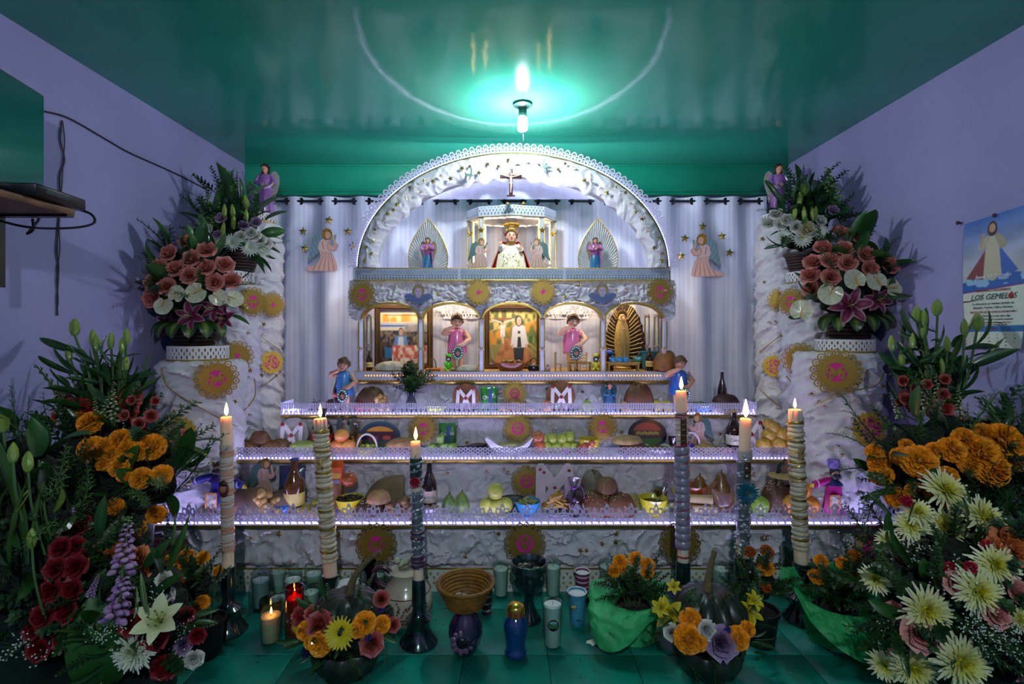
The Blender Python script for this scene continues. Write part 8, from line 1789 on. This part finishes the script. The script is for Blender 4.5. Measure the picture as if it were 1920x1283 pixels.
bread(1088, 2.64, Z1, 20, 34, 'dark brown round loaf behind the gift bag', '4a3830'); bread(1112, 2.68, Z1+.0, 26, 62, 'tall dim loaf in plastic behind the sesame loaves', '6a5f50')
for px, l_ in ((1180, 'left yellow cracker behind the yellow soup bowl'), (1205, 'right yellow cracker behind the yellow soup bowl')): t_ = cookie('cracker', l_, 'food', px, 2.63, Z1, lambda x, z: np.minimum(dB(x, z, -.036, .036, 0, .075), -dC(pc(x, .016), pc(z, .016), 0, 0, .0022)), .08, .08, pm('8a803c', .6), -18, .008, 36)
bowl(1225, 2.51, Z1, 50, 30, 'b8ae20', 'bright yellow bowl of dark soup at right of centre', fc=('1c1408',), spoon=True)
gl_ = thing('amber_drink', 'tall glass of amber drink behind the yellow soup bowl', 'glass', Lc(1238, 2.64, Z1)); B().lathe([(.028, 0), (.030, .004), (.038, .13), (.036, .13), (.028, .008), (.001, .007)], 20, cap=False).obj('glass', GL, gl_); B().lathe([(.027, .009), (.035, .105)], 20).obj('drink', pm('6a4418', .2), gl_)
fruit('lime', 1246, 2.57, Z1, 10, '7a8a2c', 'green lime between the amber drink and tall candle')
for i, px in enumerate((1266, 1276)): one('banana', ('left' if i == 0 else 'right')+' yellow banana standing behind the tallest candle', 'fruit', Lc(px, 2.55, Z1+.012), B().tube(spl([(0, 0, 0), (.012, 0, .04), (.008, 0, .085), (-.012, 0, .115)]), [.006]+[.016]*13+[.010, .004] if False else list(np.interp(np.linspace(0, 1, 16), [0, .15, .8, 1], [.006, .016, .015, .005])), 9), pm('a89a28', .4, 0, .3, 20))
bowl(1302, 2.66, Z1, 40, 40, '9a4014', 'orange clay cup behind the tallest candle', fc=('2a1408',), name='clay_cup')
for px, y_, dz, l_ in ((1322, 2.51, 0, 'lower cut wrap roll at right of the tallest candle'), (1314, 2.53, .045, 'upper cut wrap roll at right of the tallest candle')):
    t_ = thing('wrap_roll', l_, 'food', Lc(px, y_, Z1+dz), R(-12)); B().tube([(-.06, 0, .024), (.055, 0, .024)], [.021, .024], 12).obj('tortilla', pm('a8946a', .6, 0, .4, 20), t_); b = B(); [b.ell((.056, rnd.uniform(-.014, .014), .024+rnd.uniform(-.014, .014)), .006, 6, 4, 0, H(rnd.choice(('3a2a1a', '6a5a3a', '2a1a14')))) for i in range(10)]; b.obj('filling', VCM(.6), t_)
fruit('squash', 1312, 2.69, Z1, 20, '6a4a20', 'brown pear shaped squash beside the tallest candle', sq=1.1); fruit('squash', 1352, 2.69, Z1, 19, '5a4018', 'dark golden squash with a long stalk behind the dish', sq=1.3)
dk = thing('clay_dish', 'round clay dish leaning with a snack packet on it', 'plate', Lc(1352, 2.60, Z1)); B().lathe([(.03, 0), (.05, .004), (.072, .018), (.070, .020), (.045, .008), (.001, .006)], 24, cap=False).obj('dish', pm('6a4a28', .4), dk, (0, .02, .07), (R(62), 0, 0)); B().box((0, .02, .008), (.05, .04, .016)).obj('support', pm('6a4a28', .5), dk)
bag(1362, 2.54, Z1, 38, 38, '5a4450', 'brownish snack packet leaning against the clay dish', None, '8a6a50', name='snack_packet', tilt=-20)
fruit('apple', 1424, 2.52, Z1, 16, '7a9a34', 'front green apple right of the daisy candle', c2='5a7a24'); fruit('apple', 1408, 2.60, Z1, 15, '6a8a2c', 'rear green apple half behind the daisy candle', c2='5a7a24')
bread(1458, 2.60, Z1, 28, 52, 'dark nut crusted loaf between green apple and oranges', '4a3016', True); fruit('orange', 1484, 2.51, Z1, 18, 'c07a1c', 'front orange beside the rightmost candle'); fruit('orange', 1500, 2.58, Z1+.055, 18, 'c88020', 'upper orange half behind the rightmost candle'); fruit('orange', 1518, 2.53, Z1, 16, 'b06a18', 'orange right of the rightmost candle'); fruit('orange', 1500, 2.60, Z1, 14, 'b87420', 'lower orange hidden behind the rightmost candle')
an = thing('brown_angel_card', 'small brown angel card behind the stacked tortillas at right', 'cutout', Lc(1470, 2.715, Z1)); put(am_shaded, 'printed_card', an, (0, 0, .13), (R(-3), 0, 0), .10); B().box((0, .008, .068), (.05, .012, .136)).obj('foot', m_board, an)
ts = thing('tortilla_stack_stand', 'dark cooking stand holding the tortillas at right', 'stand', Lc(1470, 2.66, Z1)); B().lathe([(.05, 0), (.045, .01), (.03, .11), (.075, .125), (.075, .13)], 20).obj('stand', pm('3a2c30', .5), ts)
for i, (c, l_) in enumerate((('5a4450', 'purple blue-corn tortilla at the bottom of the stack'), ('6a5460', 'middle tortilla of the small stack at right'), ('a8925a', 'pale yellow tortilla on top of the small stack'))): one('tortilla', l_, 'food', Lc(1470, 2.66, Z1+.131+.009*i), B().lathe([(.07, 0), (.078, .004), (.07, .008)], 24), pm(c, .7, 0, .3, 30))
# --------------------------------------------------- inside the little house
Yh = 3.235; F0 = FZ+.001
bottle(692, 3.25, F0, 657, 11, '2a120a', 'brown beer bottle at the left column of the house', 'd0b060', 'c8b878', name='beer_bottle', txt='Corona'); bottle(1218, 3.25, F0, 651, 13, '2a120a', 'brown beer bottle beside the gilded statue', 'd0b060', 'c8b878', name='beer_bottle', txt='Corona')
bread(735, 3.28, F0, 30, 15, 'plastic wrapped flat bread in the first bay', 'a8a498'); bread(880, 3.27, F0, 26, 9, 'flat pale parcel at the feet of the left pink boy', 'b0aca0')
tg = thing('toy_tray', 'small orange wooden tray in the second bay', 'tray', Lc(812, 3.24, F0)); B().box((0, 0, .008), (.09, .05, .016), bev=.003).obj('tray', pm('b8642a', .5), tg); B().tube([(.02*math.cos(a), 0, .016+.06*math.sin(a)) for a in np.linspace(0, PI, 12)], .003, 6).obj('handle', pm('5a3a1c', .5), tg)
def sweet_bear(px, c, label, band):
    t_ = thing('toy_figure', label, 'toy', Lc(px, Yh, F0)); b = B(); b.ell((0, 0, .034), (.020, .016, .026), 12, 8); [b.ell((s*.016, -.012, .010), (.010, .016, .010), 8, 6) for s in (-1, 1)]; [b.ell((s*.020, -.008, .044), (.008, .010, .013), 8, 6) for s in (-1, 1)]; b.obj('body', pm(c, .3, coat=.4), t_)
    b = B(); b.ell((0, -.004, .076), (.018, .016, .018), 12, 8, 0, H(band)); b.ell((0, -.018, .074), (.009, .006, .007), 8, 5, 0, H('e0d0d0')); [b.ell((s*.007, -.018, .082), .003, 6, 4, 0, (.02, .02, .02)) for s in (-1, 1)]; [b.ell((s*.013, 0, .092), .006, 7, 5, 0, H(c)) for s in (-1, 1)]; b.obj('head', VCM(.4), t_)
    B().lathe([(.017, .092), (.019, .094), (.019, .104), (.014, .108)], 14).obj('cap', pm(c, .3), t_)
sweet_bear(841, '5ad02a', 'bright green seated toy figure in front of the left pink boy', '3a2a34'); sweet_bear(1117, 'd8d040', 'yellow seated toy figure in front of the right pink boy', '2a2a4a')
ck = thing('clay_casserole', 'wide brown clay casserole with handles before the middle photograph', 'pot', Lc(958, 3.25, F0)); B().lathe([(.06, 0), (.075, .006), (.092, .04), (.098, .052), (.092, .052), (.07, .012), (.001, .01)], 26, 0, (0, 0, 0), 1, .6, cap=False).obj('pot', pm('8a4a20', .3, coat=.4), ck)
for s in (-1, 1): B().tube(spl([(s*.088, 0, .038), (s*.115, 0, .06), (s*.125, 0, .075), (s*.098, 0, .05)]), .006, 7).obj('handle', pm('8a4a20', .3, coat=.4), ck)
for i in range(12): B().ell((rnd.uniform(-.06, .06), rnd.uniform(-.03, .02), .058), (.016, .009, .010), 7, 5, rot=(0, rnd.uniform(-1, 1), 0)).obj('dried_chile', pm(rnd.choice(('1c1410', '6a4a1c', '8a6a24')), .5), ck)
pu = thing('black_purse', 'small black handbag right of the clay casserole', 'bag', Lc(1001, 3.235, F0)); B().lathe([(.034, 0), (.038, .01), (.032, .032), (.014, .042)], 18, 0, (0, 0, 0), 1, .5).obj('bag', pm('0c0c0e', .25, coat=.5), pu); B().tube([(.022*math.cos(a), 0, .036+.045*math.sin(a)) for a in np.linspace(0, PI, 12)], .003, 6).obj('handle', pm('2a2018', .4), pu); B().ell((0, -.008, .042), (.012, .006, .006), 8, 5).obj('clasp', pm('c87a90', .4), pu)
for px, l_ in ((898, 'tiny white and pink mug left of the middle bay'), (1027, 'tiny white and pink mug right of the middle bay')):
    t_ = thing('tiny_mug', l_, 'mug', Lc(px, 3.215, F0)); B().lathe([(.013, 0), (.015, .003), (.017, .026), (.014, .026), (.001, .006)], 14, cap=False).obj('mug', pm('d8ccc8', .3, 0, .3, 60, col2='c8708a'), t_); B().torus((.018, 0, .014), .008, .0025, 10, 5, ax='Y').obj('handle', pm('d8ccc8', .3), t_); put(FM['rose_blush'][0], 'rose', t_, (0, 0, .034), (0, 0, 0), .012)
wd = pm('b08a3c', .5, 0, .3, 20)
def toy_chair(px, Y, label, rz, hb=.075):
    t_ = thing('toy_chair', label, 'chair', Lc(px, Y, F0), rz)
    for sx_ in (-1, 1):
        B().box((sx_*.02, -.016, .02), (.006, .006, .04)).obj('leg', wd, t_); B().box((sx_*.02, .016, .02), (.006, .006, .04)).obj('leg', wd, t_); B().lathe([(.004, .04), (.004, hb+.03), (.006, hb+.035), (.002, hb+.045)], 8).obj('back_post', wd, t_, (sx_*.02, .016, 0))
    B().box((0, 0, .043), (.05, .042, .006), bev=.001).obj('seat', wd, t_)
    for z in (.062, .08, .098): B().box((0, .016, z), (.036, .005, .008)).obj('back_slat', wd, t_)
toy_chair(1046, 3.23, 'toy wooden chair seen from the side left of the right boy', R(80)); toy_chair(1072, 3.225, 'toy wooden chair with tall back beside the toy table', R(180)); toy_chair(1094, 3.225, 'toy wooden chair nearest the yellow toy figure', R(170))
tt_ = thing('toy_table', 'low toy wooden table behind the toy chairs', 'table', Lc(1086, 3.262, F0)); B().box((0, 0, .052), (.15, .05, .007), bev=.001).obj('top', wd, tt_)
for sx_ in (-1, 1):
    for sy_ in (-1, 1): B().box((sx_*.068, sy_*.02, .024), (.007, .007, .048)).obj('leg', wd, tt_)
be = thing('toy_bench', 'small wooden bench table carrying blue pots in the last bay', 'table', Lc(1168, 3.235, F0)); B().box((0, 0, .052), (.215, .06, .007), bev=.001).obj('top', wd, be)
for sx_ in (-1, 1):
    for sy_ in (-1, 1): B().box((sx_*.092, sy_*.022, .024), (.009, .009, .048)).obj('leg', wd, be)
B().box((0, -.022, .042), (.18, .006, .012)).obj('apron', wd, be)
for i, px in enumerate((1149, 1162, 1174)):
    t_ = thing('blue_pot', ('left', 'middle', 'right')[i]+' tiny blue pot of the three on the toy bench', 'pot', Lc(px, 3.225, F0+.0565)); B().lathe([(.014, 0), (.020, .005), (.021, .018), (.017, .023), (.019, .026), (.016, .026), (.001, .006)], 16, cap=False).obj('pot', pm('1f86c0', .25, coat=.5), t_); B().torus((0, 0, .028), .010, .0025, 12, 5, ax='Y').obj('handle', pm('1f86c0', .3), t_)
t_ = thing('teal_dish', 'small teal dish at the right end of the toy bench', 'dish', Lc(1195, 3.24, F0+.0565)); B().lathe([(.016, 0), (.02, .003), (.030, .028), (.027, .028), (.001, .006)], 18, cap=False).obj('dish', pm('3a9a9c', .3, coat=.4), t_)
t_ = thing('teal_pot', 'teal cooking pot with rim behind the right beer bottle', 'pot', Lc(1219, 3.33, F0)); B().lathe([(.045, 0), (.05, .004), (.060, .11), (.066, .114), (.066, .12), (.058, .12), (.045, .01)], 24, cap=False).obj('pot', pm('1f6a78', .3, coat=.4), t_)
for s in (-1, 1): B().torus((s*.062, 0, .09), .016, .005, 12, 5, ax='Y').obj('handle', pm('1a4a6a', .3), t_)
t_ = thing('jar_of_drink', 'glass jar of dark red drink with a blue lid in last bay', 'jar', Lc(1143, 3.28, F0)); B().lathe([(.024, 0), (.027, .004), (.027, .085), (.02, .10), (.018, .11)], 20).obj('jar', pm('3a1a24', .1, coat=.8, transm=.3), t_); B().lathe([(.024, .108), (.026, .112), (.022, .124), (.01, .13)], 16).obj('lid', pm('1f5ac0', .3), t_)
bread(1249, 3.22, F0, 22, 34, 'golden brown round loaf at the right column of the house', '8a5424')
t_ = thing('toy_cactus_pot', 'little pale pot with a dark plant beside the right pink boy', 'potted plant', Lc(1119, 3.285, F0)); B().lathe([(.02, 0), (.022, .003), (.028, .06), (.026, .06)], 16).obj('pot', pm('a8b48a', .5), t_)
for i in range(7): put(FM['green'][0], 'plant_sprig', t_, (0, 0, .055), face((rnd.uniform(-.5, .5), rnd.uniform(-.5, .5), 1)), .05)
